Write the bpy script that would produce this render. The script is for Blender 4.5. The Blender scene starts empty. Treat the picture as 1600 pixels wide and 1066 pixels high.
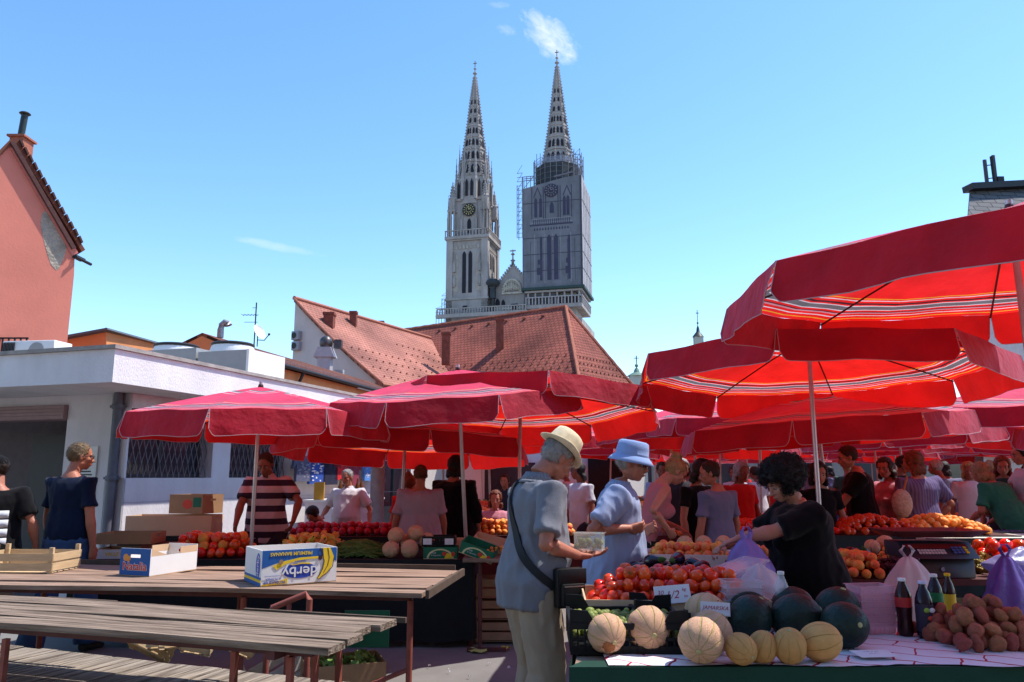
import bpy, math, random
from math import sin, cos, pi, radians, sqrt, atan, tan
from mathutils import Vector, Matrix, noise, Euler
random.seed(7)
S = bpy.context.scene
COL = S.collection
# ------------------------------------------------------------------ camera
CAM = Vector((0, 0, 1.5)); PITCH = radians(10); CP, SP = cos(PITCH), sin(PITCH)
cd = bpy.data.cameras.new('camera'); cd.lens = 27; cd.sensor_width = 36; cd.clip_start = .05; cd.clip_end = 3000
cam = bpy.data.objects.new('camera', cd); COL.objects.link(cam)
cam.location = CAM; cam.rotation_euler = (pi/2 + PITCH, 0, 0); S.camera = cam
# ------------------------------------------------------------------ light
SUN_EL, SUN_AZ = radians(61), radians(74)       # azimuth from +Y towards +X
sdir = Vector((sin(SUN_AZ)*cos(SUN_EL), cos(SUN_AZ)*cos(SUN_EL), sin(SUN_EL)))
sl = bpy.data.lights.new('sun', 'SUN'); sl.energy = 3.15; sl.angle = radians(.5); sl.color = (1, .955, .88)
so = bpy.data.objects.new('sun', sl); COL.objects.link(so); so.rotation_euler = (-sdir).to_track_quat('-Z', 'Y').to_euler()
S.view_settings.view_transform = 'Standard'; S.view_settings.look = 'None'
S.view_settings.exposure = 0.98; S.view_settings.gamma = 1.0
S.render.engine = 'CYCLES'
S.cycles.max_bounces = 8; S.cycles.transparent_max_bounces = 12; S.cycles.caustics_reflective = False; S.cycles.caustics_refractive = False
W = bpy.data.worlds.new('World'); S.world = W; W.use_nodes = True
def build_world():
    nt = W.node_tree; N = nt.nodes; L = nt.links; N.clear()
    out = N.new('ShaderNodeOutputWorld'); bg = N.new('ShaderNodeBackground'); sky = N.new('ShaderNodeTexSky')
    sky.sky_type = 'NISHITA'; sky.sun_disc = False; sky.sun_elevation = SUN_EL; sky.sun_rotation = SUN_AZ
    sky.altitude = 100; sky.air_density = 1.0; sky.dust_density = .25; sky.ozone_density = 2.2
    bg.inputs[1].default_value = .15
    tc = N.new('ShaderNodeTexCoord')
    def cloud(px, py, ax, sx, sy, nscale, thr, gain):
        # soft mask round a direction, in an orthonormal frame of that direction
        u, v = (px-800)/1200, (533-py)/1200
        d = Vector((u, CP - v*SP, SP + v*CP)).normalized()
        r = d.cross(Vector((0,0,1))).normalized(); q = r.cross(d)
        e1 = r*cos(ax) + q*sin(ax); e2 = -r*sin(ax) + q*cos(ax)
        def dot(vec, scale):
            n = N.new('ShaderNodeVectorMath'); n.operation = 'DOT_PRODUCT'; L.new(tc.outputs['Generated'], n.inputs[0]); n.inputs[1].default_value = vec*scale
            return n.outputs['Value']
        def m(op, a, b=None):
            n = N.new('ShaderNodeMath'); n.operation = op
            for i, x in enumerate((a, b)):
                if x is None: continue
                if isinstance(x, (int, float)): n.inputs[i].default_value = x
                else: L.new(x, n.inputs[i])
            return n.outputs[0]
        a = dot(e1, 1/sx); b = dot(e2, 1/sy)
        rr = m('ADD', m('MULTIPLY', a, a), m('MULTIPLY', b, b))
        front = m('GREATER_THAN', dot(d, 1), .5)
        base = m('MULTIPLY', m('SUBTRACT', 1, m('MINIMUM', rr, 1)), front)
        cv = N.new('ShaderNodeCombineXYZ'); L.new(m('MULTIPLY', a, 1.0), cv.inputs[0]); L.new(m('MULTIPLY', b, sy/sx*2.0), cv.inputs[1])
        no = N.new('ShaderNodeTexNoise'); no.inputs['Scale'].default_value = nscale; no.inputs['Detail'].default_value = 9; no.inputs['Roughness'].default_value = .62; no.inputs['Distortion'].default_value = .6
        L.new(cv.outputs[0], no.inputs['Vector'])
        s = m('SUBTRACT', m('ADD', m('MULTIPLY', base, .75), m('MULTIPLY', no.outputs['Fac'], .9)), thr)
        s = m('MULTIPLY', m('MULTIPLY', s, gain), m('MINIMUM', m('MULTIPLY', base, 5), 1))
        n = N.new('ShaderNodeClamp'); L.new(s, n.inputs[0]); return n.outputs[0]
    # sky is made a little bluer/brighter than the raw model, as the camera recorded it
    hs = N.new('ShaderNodeHueSaturation'); hs.inputs['Saturation'].default_value = 1.18; hs.inputs['Hue'].default_value = .4985; hs.inputs['Value'].default_value = 1.0
    L.new(sky.outputs[0], hs.inputs['Color'])
    col = hs.outputs[0]
    for args, amount in (((862, 60, radians(-40), .062, .032, 3.2, .84, 1.8), .75), ((792, 47, radians(-14), .018, .009, 3.5, .82, 1.5), .25),
                 ((432, 385, radians(-6), .070, .008, 1.8, .78, 1.1), .45), ((780, 8, 0, .02, .006, 3.0, .84, 1.2), .25)):
        f = cloud(*args); sc = N.new('ShaderNodeMath'); sc.operation = 'MULTIPLY'; L.new(f, sc.inputs[0]); sc.inputs[1].default_value = amount
        mx = N.new('ShaderNodeMixRGB'); L.new(sc.outputs[0], mx.inputs[0]); L.new(col, mx.inputs[1]); mx.inputs[2].default_value = (4.2, 4.3, 4.5, 1); col = mx.outputs[0]
    L.new(col, bg.inputs[0]); L.new(bg.outputs[0], out.inputs[0])
build_world()
# ------------------------------------------------------------------ helpers
def ray(px, py):
    u, v = (px-800)/1200, (533-py)/1200
    return Vector((u, CP - v*SP, SP + v*CP))
def pt(px, py, Y): r = ray(px, py); return CAM + r*(Y/r.y)
def pz(px, py, z): r = ray(px, py); return CAM + r*((z-1.5)/r.z)
def zpx(py, Y): return pt(800, py, Y).z
def V(*a): return Vector(a)
MATS = {}
def mat(name, col, rough=.7, var=.12, scale=8, bump=0.0, bscale=None, metal=0, spec=.3, stretch=(1,1,1), hue=0, rnd=0.0, sheen=0, col2=None, contrast=.5):
    if name in MATS: return MATS[name]
    m = bpy.data.materials.new(name); m.use_nodes = True; nt = m.node_tree; N = nt.nodes; L = nt.links
    p = N['Principled BSDF']; p.inputs['Roughness'].default_value = rough; p.inputs['Metallic'].default_value = metal
    p.inputs['Specular IOR Level'].default_value = spec
    tc = N.new('ShaderNodeTexCoord'); mp = N.new('ShaderNodeMapping'); mp.inputs['Scale'].default_value = stretch
    L.new(tc.outputs['Object'], mp.inputs[0])
    n1 = N.new('ShaderNodeTexNoise'); n1.inputs['Scale'].default_value = scale; n1.inputs['Detail'].default_value = 6; n1.inputs['Roughness'].default_value = .6
    L.new(mp.outputs[0], n1.inputs['Vector'])
    cr = N.new('ShaderNodeValToRGB'); cr.color_ramp.elements[0].position = .5-contrast/2; cr.color_ramp.elements[1].position = .5+contrast/2
    c = Vector(col); c2 = Vector(col2) if col2 else c*(1+var); c1 = c if col2 else c*(1-var)
    cr.color_ramp.elements[0].color = (*c1, 1); cr.color_ramp.elements[1].color = (*[min(x, 1) for x in c2], 1)
    L.new(n1.outputs['Fac'], cr.inputs[0]); src = cr.outputs[0]
    if rnd or hue:
        oi = N.new('ShaderNodeObjectInfo'); h = N.new('ShaderNodeHueSaturation')
        def mr(lo, hi):
            q = N.new('ShaderNodeMapRange'); q.inputs[3].default_value = lo; q.inputs[4].default_value = hi; L.new(oi.outputs['Random'], q.inputs[0]); return q.outputs[0]
        L.new(mr(.5-hue, .5+hue), h.inputs['Hue'])
        # a second pseudo-random from the first
        mu = N.new('ShaderNodeMath'); mu.operation = 'MULTIPLY'; mu.inputs[1].default_value = 7.31; L.new(oi.outputs['Random'], mu.inputs[0])
        fr = N.new('ShaderNodeMath'); fr.operation = 'FRACT'; L.new(mu.outputs[0], fr.inputs[0])
        q = N.new('ShaderNodeMapRange'); q.inputs[3].default_value = 1-rnd; q.inputs[4].default_value = 1+rnd; L.new(fr.outputs[0], q.inputs[0]); L.new(q.outputs[0], h.inputs['Value'])
        L.new(src, h.inputs['Color']); src = h.outputs[0]
    L.new(src, p.inputs['Base Color'])
    if sheen: p.inputs['Sheen Weight'].default_value = sheen
    if bump:
        n2 = N.new('ShaderNodeTexNoise'); n2.inputs['Scale'].default_value = bscale or scale*5; n2.inputs['Detail'].default_value = 5
        L.new(mp.outputs[0], n2.inputs['Vector'])
        b = N.new('ShaderNodeBump'); b.inputs['Strength'].default_value = 1.0; b.inputs['Distance'].default_value = bump; L.new(n2.outputs['Fac'], b.inputs['Height']); L.new(b.outputs[0], p.inputs['Normal'])
    MATS[name] = m; return m
def glassy(name, col, alpha=.35, rough=.08):
    if name in MATS: return MATS[name]
    m = mat(name, col, rough, 0.05, spec=.6); p = m.node_tree.nodes['Principled BSDF']; p.inputs['Alpha'].default_value = alpha; return m
def tilemat(name, c1, c2, mortar, sx, sy, bumpd=.02, guards=True, gscale=1.0):
    m = bpy.data.materials.new(name); m.use_nodes = True; nt = m.node_tree; N = nt.nodes; L = nt.links
    p = N['Principled BSDF']; p.inputs['Roughness'].default_value = .85; p.inputs['Specular IOR Level'].default_value = .15
    tc = N.new('ShaderNodeTexCoord')
    br = N.new('ShaderNodeTexBrick'); br.inputs['Scale'].default_value = 1; br.inputs['Brick Width'].default_value = sx; br.inputs['Row Height'].default_value = sy
    br.inputs['Mortar Size'].default_value = .012*sy/.2; br.inputs['Color1'].default_value = (*c1, 1); br.inputs['Color2'].default_value = (*c2, 1); br.inputs['Mortar'].default_value = (*mortar, 1)
    nzd = N.new('ShaderNodeTexNoise'); nzd.inputs['Scale'].default_value = 1.3; L.new(tc.outputs['UV'], nzd.inputs['Vector']); vd = N.new('ShaderNodeVectorMath'); vd.operation = 'MULTIPLY_ADD'; L.new(nzd.outputs['Color'], vd.inputs[0]); vd.inputs[1].default_value = (.10,.10,0); L.new(tc.outputs['UV'], vd.inputs[2]); L.new(vd.outputs[0], br.inputs['Vector']); br.inputs['Bias'].default_value = -.2
    no = N.new('ShaderNodeTexNoise'); no.inputs['Scale'].default_value = .35; no.inputs['Detail'].default_value = 8; L.new(tc.outputs['UV'], no.inputs['Vector'])
    cr = N.new('ShaderNodeValToRGB'); cr.color_ramp.elements[0].color = (.50, .47, .47, 1); cr.color_ramp.elements[1].color = (1.22, 1.15, 1.10, 1); cr.color_ramp.elements[0].position = .3; cr.color_ramp.elements[1].position = .7
    L.new(no.outputs['Fac'], cr.inputs[0])
    mx = N.new('ShaderNodeMixRGB'); mx.blend_type = 'MULTIPLY'; mx.inputs[0].default_value = 1; L.new(br.outputs['Color'], mx.inputs[1]); L.new(cr.outputs[0], mx.inputs[2])
    L.new(mx.outputs[0], p.inputs['Base Color'])
    # each tile row tips up like a saw tooth
    sp = N.new('ShaderNodeSeparateXYZ'); L.new(tc.outputs['UV'], sp.inputs[0])
    d = N.new('ShaderNodeMath'); d.operation = 'DIVIDE'; L.new(sp.outputs[1], d.inputs[0]); d.inputs[1].default_value = sy
    f = N.new('ShaderNodeMath'); f.operation = 'FRACT'; L.new(d.outputs[0], f.inputs[0])
    ad = N.new('ShaderNodeMath'); ad.operation = 'SUBTRACT'; ad.inputs[0].default_value = 1; L.new(f.outputs[0], ad.inputs[1])
    mm = N.new('ShaderNodeMath'); mm.operation = 'SUBTRACT'; L.new(ad.outputs[0], mm.inputs[0]); L.new(br.outputs['Fac'], mm.inputs[1])
    b = N.new('ShaderNodeBump'); b.inputs['Distance'].default_value = bumpd; L.new(mm.outputs[0], b.inputs['Height']); L.new(b.outputs[0], p.inputs['Normal'])
    MATS[name] = m; return m

class MB:
    def __init__(s): s.v = []; s.f = []; s.m = []; s.uv = None; s.M = Matrix.Identity(4)
    def add(s, vs, fs, mi=0, uvs=None):
        n = len(s.v); s.v += [s.M @ Vector(v) for v in vs]; s.f += [tuple(i+n for i in f) for f in fs]; s.m += [mi]*len(fs)
        if uvs is not None:
            if s.uv is None: s.uv = {}
            for k, u in enumerate(uvs): s.uv[n+k] = u
        return s
    def box(s, c, d, mi=0, R=None, taper=1.0):
        cx, cy, cz = c; x, y, z = d[0]/2, d[1]/2, d[2]/2
        vs = [V(i*x*(taper if k > 0 else 1), j*y*(taper if k > 0 else 1), k*z) for k in (-1,1) for j in (-1,1) for i in (-1,1)]
        if R is not None:
            if isinstance(R, (int, float)): R = Matrix.Rotation(R, 3, 'Z')
            vs = [R @ v for v in vs]
        vs = [v + V(cx, cy, cz) for v in vs]
        return s.add(vs, [(0,2,3,1),(4,5,7,6),(0,1,5,4),(2,6,7,3),(0,4,6,2),(1,3,7,5)], mi)
    def beam(s, a, b, w, h, mi=0, up=V(0,0,1)):
        a, b = Vector(a), Vector(b); d = (b-a); l = d.length; d.normalize()
        x = d.cross(up)
        if x.length < 1e-4: x = d.cross(V(1,0,0))
        x.normalize(); z = x.cross(d)
        R = Matrix((x, d, z)).transposed(); return s.box((a+b)/2, (w, l, h), mi, R)
    def loft(s, pts, rad, n=12, side=None, mi=0, cap=True):
        """rings along pts; rad = r or (rx,ry); side = preferred x axis"""
        P = [Vector(p) for p in pts]; rings = []
        for i, p in enumerate(P):
            t = (P[min(i+1, len(P)-1)] - P[max(i-1, 0)])
            if t.length < 1e-9: t = V(0,0,1)
            t.normalize(); x = Vector(side) if side is not None else (V(0,0,1).cross(t) if abs(t.z) < .9 else V(1,0,0))
            x = x - t*x.dot(t)
            if x.length < 1e-5: x = V(0,1,0) - t*t.y
            x.normalize(); y = t.cross(x)
            r = rad[i] if isinstance(rad, (list, tuple)) else rad
            rx, ry = r if isinstance(r, (list, tuple)) else (r, r)
            rings.append([p + x*(rx*cos(2*pi*k/n)) + y*(ry*sin(2*pi*k/n)) for k in range(n)])
        vs = [v for r in rings for v in r]; fs = []
        for i in range(len(P)-1):
            for k in range(n): fs.append((i*n+k, i*n+(k+1) % n, (i+1)*n+(k+1) % n, (i+1)*n+k))
        if cap: fs.append(tuple(range(n-1, -1, -1))); fs.append(tuple((len(P)-1)*n+k for k in range(n)))
        return s.add(vs, fs, mi)
    def tube(s, pts, r, n=8, mi=0): return s.loft(pts, r, n, None, mi)
    def cyl(s, a, b, r, n=16, r2=None, mi=0): return s.loft([a, b], [r, r if r2 is None else r2], n, None, mi)
    def lathe(s, prof, n=20, c=(0,0,0), mi=0, cap=True):
        c = Vector(c); vs = []; fs = []
        for r, z in prof: vs += [c + V(r*cos(2*pi*k/n), r*sin(2*pi*k/n), z) for k in range(n)]
        for i in range(len(prof)-1):
            for k in range(n): fs.append((i*n+k, i*n+(k+1) % n, (i+1)*n+(k+1) % n, (i+1)*n+k))
        if cap: fs.append(tuple(range(n-1, -1, -1))); fs.append(tuple((len(prof)-1)*n+k for k in range(n)))
        return s.add(vs, fs, mi)
    def ell(s, c, r, R=None, nu=14, nv=9, mi=0, fn=None):
        c = Vector(c); r = (r, r, r) if isinstance(r, (int, float)) else r; vs = []; fs = []
        for j in range(nv+1):
            th = pi*j/nv; row = 1 if j in (0, nv) else nu
            for k in range(row):
                ph = 2*pi*k/nu; d = V(sin(th)*cos(ph), sin(th)*sin(ph), cos(th)); q = V(d.x*r[0], d.y*r[1], d.z*r[2])
                if fn: q = q*fn(d)
                if R is not None: q = R @ q
                vs.append(c+q)
        idx = lambda j, k: 0 if j == 0 else (1+(nv-1)*nu if j == nv else 1+(j-1)*nu+k % nu)
        for j in range(nv):
            for k in range(nu):
                if j == 0: fs.append((0, idx(1, k), idx(1, k+1)))
                elif j == nv-1: fs.append((idx(j, k), idx(nv, 0), idx(j, k+1)))
                else: fs.append((idx(j, k), idx(j+1, k), idx(j+1, k+1), idx(j, k+1)))
        return s.add(vs, fs, mi)
    def quad(s, a, b, c, d, mi=0, uvs=None): return s.add([a, b, c, d], [(0,1,2,3)], mi, uvs)
    def prism(s, pts, off, mi=0):
        """closed polygon extruded by vector off"""
        n = len(pts); P = [Vector(p) for p in pts]; o = Vector(off)
        return s.add(P + [p+o for p in P], [tuple(range(n-1,-1,-1)), tuple(range(n, 2*n))] + [(k, (k+1) % n, n+(k+1) % n, n+k) for k in range(n)], mi)
    def mesh(s, name, mats):
        me = bpy.data.meshes.new(name); me.from_pydata(s.v, [], s.f)
        for m in (mats if isinstance(mats, (list, tuple)) else [mats]): me.materials.append(m)
        me.polygons.foreach_set('material_index', s.m)
        if s.uv is not None:
            ul = me.uv_layers.new(name='UVMap')
            for l in me.loops: ul.data[l.index].uv = s.uv.get(l.vertex_index, (0,0))
        me.validate(); return me
    def build(s, name, mats, parent=None, world=False, smooth=40, fixn=True, bevel=0):
        me = s.mesh(name, mats)
        if fixn or bevel:
            import bmesh
            bm = bmesh.new(); bm.from_mesh(me)
            if bevel:
                bmesh.ops.bevel(bm, geom=bm.edges[:], offset=bevel, segments=2, affect='EDGES', profile=.5, clamp_overlap=True)
            bmesh.ops.recalc_face_normals(bm, faces=bm.faces[:])
            bm.to_mesh(me); bm.free()
        if world and parent is not None:
            me.transform(Matrix.Translation(parent.location).inverted() if not parent.rotation_euler.z else (Matrix.Translation(parent.location) @ Matrix.Rotation(parent.rotation_euler.z, 4, 'Z')).inverted())
        if smooth: me.shade_smooth(); me.set_sharp_from_angle(angle=radians(smooth))
        o = bpy.data.objects.new(name, me); COL.objects.link(o)
        if parent is not None: o.parent = parent
        return o
def thing(name, label, cat, loc=(0,0,0), rz=0, group=None):
    o = bpy.data.objects.new(name, None); COL.objects.link(o); o.empty_display_size = .1
    o.location = loc; o.rotation_euler = (0,0,rz); o['label'] = label; o['category'] = cat
    if group: o['group'] = group
    return o
def tag(o, label, cat, group=None):
    o['label'] = label; o['category'] = cat
    if group: o['group'] = group
    return o
def recenter(o):
    """move a top-level mesh's origin to the foot of its own geometry"""
    me = o.data; xs = [v.co for v in me.vertices]
    c = V((min(v.x for v in xs)+max(v.x for v in xs))/2, (min(v.y for v in xs)+max(v.y for v in xs))/2, min(v.z for v in xs))
    me.transform(Matrix.Translation(-c)); o.location = Vector(o.location)+c; return o
def struct(name, mb, m, **k):
    o = mb.build(name, m, None, **k); o['kind'] = 'structure'; return o
def kids(o): return [c for c in o.children]
def dup(root, loc, rz=0, label=None, group=None, scale=None, parent=None, rot=None):
    r = root.copy(); COL.objects.link(r)
    if parent is None:
        r.location = loc; r.rotation_euler = rot if rot is not None else (0,0,rz)
        if scale is not None: r.scale = (scale,)*3 if isinstance(scale, (int, float)) else scale
        if label: r['label'] = label
        if group: r['group'] = group
    else: r.parent = parent
    for c in kids(root): dup(c, None, parent=r)
    return r
def text(body, size, m, parent, M, name='lettering', ext=.0015, xs=1.0, shear=0, bold=0):
    cu = bpy.data.curves.new(name, 'FONT'); cu.body = body; cu.size = size; cu.extrude = ext; cu.align_x = 'CENTER'; cu.align_y = 'CENTER'; cu.shear = shear; cu.offset = bold; cu.resolution_u = 3
    t = bpy.data.objects.new(name+'_c', cu); COL.objects.link(t); dg = bpy.context.evaluated_depsgraph_get()
    me = bpy.data.meshes.new_from_object(t.evaluated_get(dg)); bpy.data.objects.remove(t); me.transform(M @ Matrix.Diagonal((xs,1,1,1))); me.materials.clear(); me.materials.append(m); me.name = name
    o = bpy.data.objects.new(name, me); COL.objects.link(o); o.parent = parent; return o
def frame(origin, xa, ya):
    """4x4 with columns x, y and normal x cross y"""
    xa = Vector(xa).normalized(); ya = Vector(ya).normalized(); z = xa.cross(ya)
    return Matrix.Translation(origin) @ Matrix((xa, ya, z)).transposed().to_4x4()

def explode(o):
    """each loose piece of a mesh becomes an object of its own, with the same name and parent"""
    me = o.data; par = list(range(len(me.vertices)))
    def find(a):
        while par[a] != a: par[a] = par[par[a]]; a = par[a]
        return a
    for p in me.polygons:
        r = find(p.vertices[0])
        for v in p.vertices[1:]: par[find(v)] = r
    groups = {}
    for p in me.polygons: groups.setdefault(find(p.vertices[0]), []).append(p)
    nm = o.name.split('.')[0]; out = []
    for ps in groups.values():
        ids = {}; vs = []; fs = []
        for p in ps:
            f = []
            for v in p.vertices:
                if v not in ids: ids[v] = len(vs); vs.append(me.vertices[v].co.copy())
                f.append(ids[v])
            fs.append(f)
        m2 = bpy.data.meshes.new(nm); m2.from_pydata(vs, [], fs)
        for m in me.materials: m2.materials.append(m)
        m2.polygons.foreach_set('material_index', [p.material_index for p in ps]); m2.polygons.foreach_set('use_smooth', [p.use_smooth for p in ps])
        c = bpy.data.objects.new(nm, m2); COL.objects.link(c); c.parent = o.parent; out.append(c)
    bpy.data.objects.remove(o); return out
# ------------------------------------------------------------------ ground and setting
g = MB(); n = 24
g.box((0, 400, -.5), (3000, 3000, 1.0))
struct('ground', g, mat('asphalt', (.19,.182,.175), .9, .22, 3.2, .004, 160, contrast=.8), smooth=0)
M_STUC = mat('white_stucco', (.67,.63,.64), .9, .13, 1.6, .006, 45, stretch=(1.5,1.5,.5))
M_STUCL = mat('white_render', (.78,.75,.75), .9, .13, 1.6, .008, 60, stretch=(1.5,1.5,.6))
M_CONC = mat('weathered_concrete', (.36,.33,.30), .95, .3, 6, .005, 60)
M_DARK = mat('dark_void', (.02,.018,.022), .8, .2)
M_GLASS = mat('dark_glass', (.035,.035,.045), .12, .2, spec=.6)
M_ZINC = mat('zinc_metal', (.30,.31,.33), .5, .2, 6, metal=.6)
M_BLK = mat('black_metal', (.02,.02,.022), .5, .2)
M_WHT = mat('white_paint', (.78,.78,.78), .6, .06)
M_GRYP = mat('grey_paint', (.33,.33,.34), .6, .08)
M_TILE = tilemat('red_roof_tiles', (.32,.10,.072), (.25,.078,.058), (.09,.03,.025), .24, .22, .04)
M_TILEL = tilemat('pale_roof_tiles', (.46,.20,.155), (.40,.17,.13), (.2,.09,.07), .24, .22, .03)
M_TILED = tilemat('brown_roof_tiles', (.22,.085,.055), (.16,.06,.04), (.04,.02,.015), .26, .30, .05)
M_BRICK = mat('chimney_brick', (.38,.13,.08), .9, .25, 5, .01, 30)
M_ORG = mat('orange_render', (.62,.25,.10), .9, .12, 2, .004)
M_CREAM = mat('cream_render', (.60,.52,.47), .9, .08, 1.5, .004)
M_PINK = mat('coral_render', (.66,.215,.155), .92, .14, .5, .003, 22, contrast=.5)

# ---- unseen houses added behind the viewer to cut sky light on the stalls
for bx_, bw_, bh_, c_, lab_ in ((-17,13,15,(.42,.36,.28),'unseen ochre house added behind the viewer to block sky light'),(-3,14,17,(.36,.30,.26),'unseen tall brown-grey house added behind the viewer to block sky light'),(12,15,16,(.40,.33,.24),'unseen sand coloured house added behind the viewer to block sky light')):
    t = thing('sky_blocking_house', lab_, 'building', (bx_, -13, 0)); m = MB(); m.box((0,-4,bh_/2), (bw_,8,bh_)); m.build('wall', mat('render_'+str(bx_), c_, .9), t, smooth=0)
    m = MB(); m.prism([V(-bw_/2-.3,.4,bh_),V(-bw_/2-.3,-8.4,bh_),V(-bw_/2-.3,-4,bh_+3.5)], (bw_+.6,0,0)); m.build('roof', M_TILED, t, smooth=0)
    for fl_i in range(4):
        for k in range(5): m = MB(); m.box((-bw_/2+1.4+k*(bw_-2.8)/4, .02, 2.2+fl_i*3.4), (1.1,.06,1.7)); m.build('window', M_GLASS, t, smooth=0)
# ---- the low white kiosk building at left (pavilion)
C0 = pt(180, 545, 8.2); CX = C0.x; CY = 8.2; TOPZ = C0.z; BOTZ = pt(178, 597, 8.2).z
dv = V(.315, 1, 0).normalized(); nv = V(dv.y, -dv.x, 0)          # along the long side, outward normal
fl = -nv
pav = thing('market_pavilion', 'low white flat-roofed market building with barred windows at the left', 'building', (CX, CY, 0))
def pq(a, b, z=0): return V(CX, CY, 0) + dv*a + fl*b + V(0,0,z)   # a back along side, b to the left
def pbox(mb, a0, a1, b0, b1, z0, z1, mi=0):
    P = [pq(a0,b0), pq(a1,b0), pq(a1,b1), pq(a0,b1)]
    mb.prism([p+V(0,0,z0) for p in P], (0,0,z1-z0), mi)
LEN = 9.0
m = MB(); pbox(m, 0, LEN, 0, 7, BOTZ, TOPZ); m.build('roof_slab', M_STUCL, pav, True, smooth=0)
m = MB(); pbox(m, -.03, LEN, -.03, 7, TOPZ+.002, TOPZ+.045); m.build('roof_edge', M_CONC, pav, True, smooth=0)
# walls, set back under the slab; window and door openings are real gaps
wa = .95; wb = .62
wl = MB(); WT = BOTZ-.002
def wallseg_side(a0, a1, z0, z1): pbox(wl, a0, a1, wb, wb+.28, z0, z1)
SILL = .0
zs = pt(270, 747, 9.6).z; zt = 2.32
def wa_px(px):                         # distance along the side wall that shows at image column px (at eye level)
    k = (px-800)/(1200*CP); o = pq(0, wb); return (k*o.y - o.x)/(dv.x - k*dv.y)
a1, a2, a3, a4, a5, a6 = [wa_px(x) for x in (212, 344, 371, 462, 600, 652)]
wallseg_side(wa, a1, 0, WT); wallseg_side(a1, a2, 0, zs); wallseg_side(a1, a2, zt, WT); wallseg_side(a2, a3, 0, WT)
wallseg_side(a3, a4, 0, zs); wallseg_side(a3, a4, zt, WT); wallseg_side(a4, a5, 0, WT); wallseg_side(a5, a6, 2.2, WT); wallseg_side(a6, LEN-.05, 0, WT)
pbox(wl, wa, wa+.25, wb+.282, wb+.98, 0, WT)               # pier between doorway and side wall
pbox(wl, wa, wa+.25, wb+.982, 6.95, 2.38, WT)
pbox(wl, LEN-.3, LEN-.06, wb+.29, 6.95, 0, WT); 
wl.build('wall', M_STUC, pav, True, smooth=0)
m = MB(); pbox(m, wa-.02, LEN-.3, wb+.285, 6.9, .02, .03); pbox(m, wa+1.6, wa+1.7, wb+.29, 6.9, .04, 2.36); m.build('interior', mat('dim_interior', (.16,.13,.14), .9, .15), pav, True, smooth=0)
m = MB(); pbox(m, wa, LEN-.1, wb-.004, wb-.0005, 1.19, 1.196); m.build('wall_line', mat('plinth', (.42,.40,.46), .9), pav, True, smooth=0)
# roller shutter box and door leaf in the doorway
dr = MB(); pbox(dr, wa-.05, wa+.22, wb+.99, 6.9, 2.20, 2.378)
for k in range(4): pbox(dr, wa-.06, wa-.05, wb+.99, 6.9, 2.21+k*.042, 2.245+k*.042)
d = dr.build('roller_shutter', mat('faded_shutter', (.34,.22,.22), .7, .15), pav, True, smooth=0)
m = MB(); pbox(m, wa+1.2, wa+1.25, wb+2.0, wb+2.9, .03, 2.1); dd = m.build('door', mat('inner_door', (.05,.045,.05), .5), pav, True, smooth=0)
m = MB(); pbox(m, wa+1.15, wa+1.19, wb+1.96, wb+2.0, .03, 2.14); m.build('door_frame', mat('yellowish_frame', (.30,.26,.20), .6), pav, True, smooth=0)
m = MB(); pbox(m, wa+.8, wa+.86, wb+1.6, wb+1.75, 2.08, 2.13); 
mm_ = mat('lamp_glow', (.8,.8,.4), .5); mm_.node_tree.nodes['Principled BSDF'].inputs['Emission Color'].default_value = (.75,.8,.25,1); mm_.node_tree.nodes['Principled BSDF'].inputs['Emission Strength'].default_value = .8
m.build('ceiling_lamp', mm_, pav, True, smooth=0)
for (w0, w1) in ((a1, a2), (a3, a4)):
    f = MB(); fw = .05
    pbox(f, w0, w1, wb+.20, wb+.24, zs, zs+fw); pbox(f, w0, w1, wb+.20, wb+.24, zt-fw, zt); pbox(f, w0, w0+fw, wb+.20, wb+.24, zs+fw, zt-fw); pbox(f, w1-fw, w1, wb+.20, wb+.24, zs+fw, zt-fw)
    mid = (w0+w1)/2; pbox(f, mid-.03, mid+.03, wb+.20, wb+.24, zs+fw, zt-fw)
    fo = f.build('window', mat('brown_frame', (.07,.05,.05), .6), pav, True, smooth=0)
    p_ = MB(); pbox(p_, w0+fw, mid-.03, wb+.218, wb+.222, zs+fw, zt-fw); pbox(p_, mid+.03, w1-fw, wb+.218, wb+.222, zs+fw, zt-fw)
    p_ = p_.build('pane', M_GLASS, fo); p_.data.transform(Matrix.Translation(-pav.location))
    gr = MB(); nn = int((w1-w0)/.10)                         # diamond security grille
    H = zt-zs; step = (w1-w0)/nn
    for i in range(-nn, nn*2):
        for sg in (1, -1):
            x0, x1 = w0+i*step, w0+i*step+sg*H*.32; z0, z1 = zs, zt
            lo, hi = w0, w1
            def clipx(xa, za, xb, zb):
                t0, t1 = 0, 1
                for lim, s_ in ((lo, 1), (hi, -1)):
                    fa, fb = (xa-lim)*s_, (xb-lim)*s_
                    if fa < 0 and fb < 0: return None
                    if fa < 0: t0 = max(t0, fa/(fa-fb))
                    elif fb < 0: t1 = min(t1, fa/(fa-fb))
                if t0 >= t1: return None
                return (xa+(xb-xa)*t0, za+(zb-za)*t0, xa+(xb-xa)*t1, za+(zb-za)*t1)
            c = clipx(x0, z0, x1, z1)
            if c and abs(c[2]-c[0]) > .02: gr.beam(pq(c[0], wb+.10+.006*sg, c[1]), pq(c[2], wb+.10+.006*sg, c[3]), .008, .008)
    gr.build('window_grille', mat('grille_iron', (.20,.17,.18), .6), pav, True, smooth=0)
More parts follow.
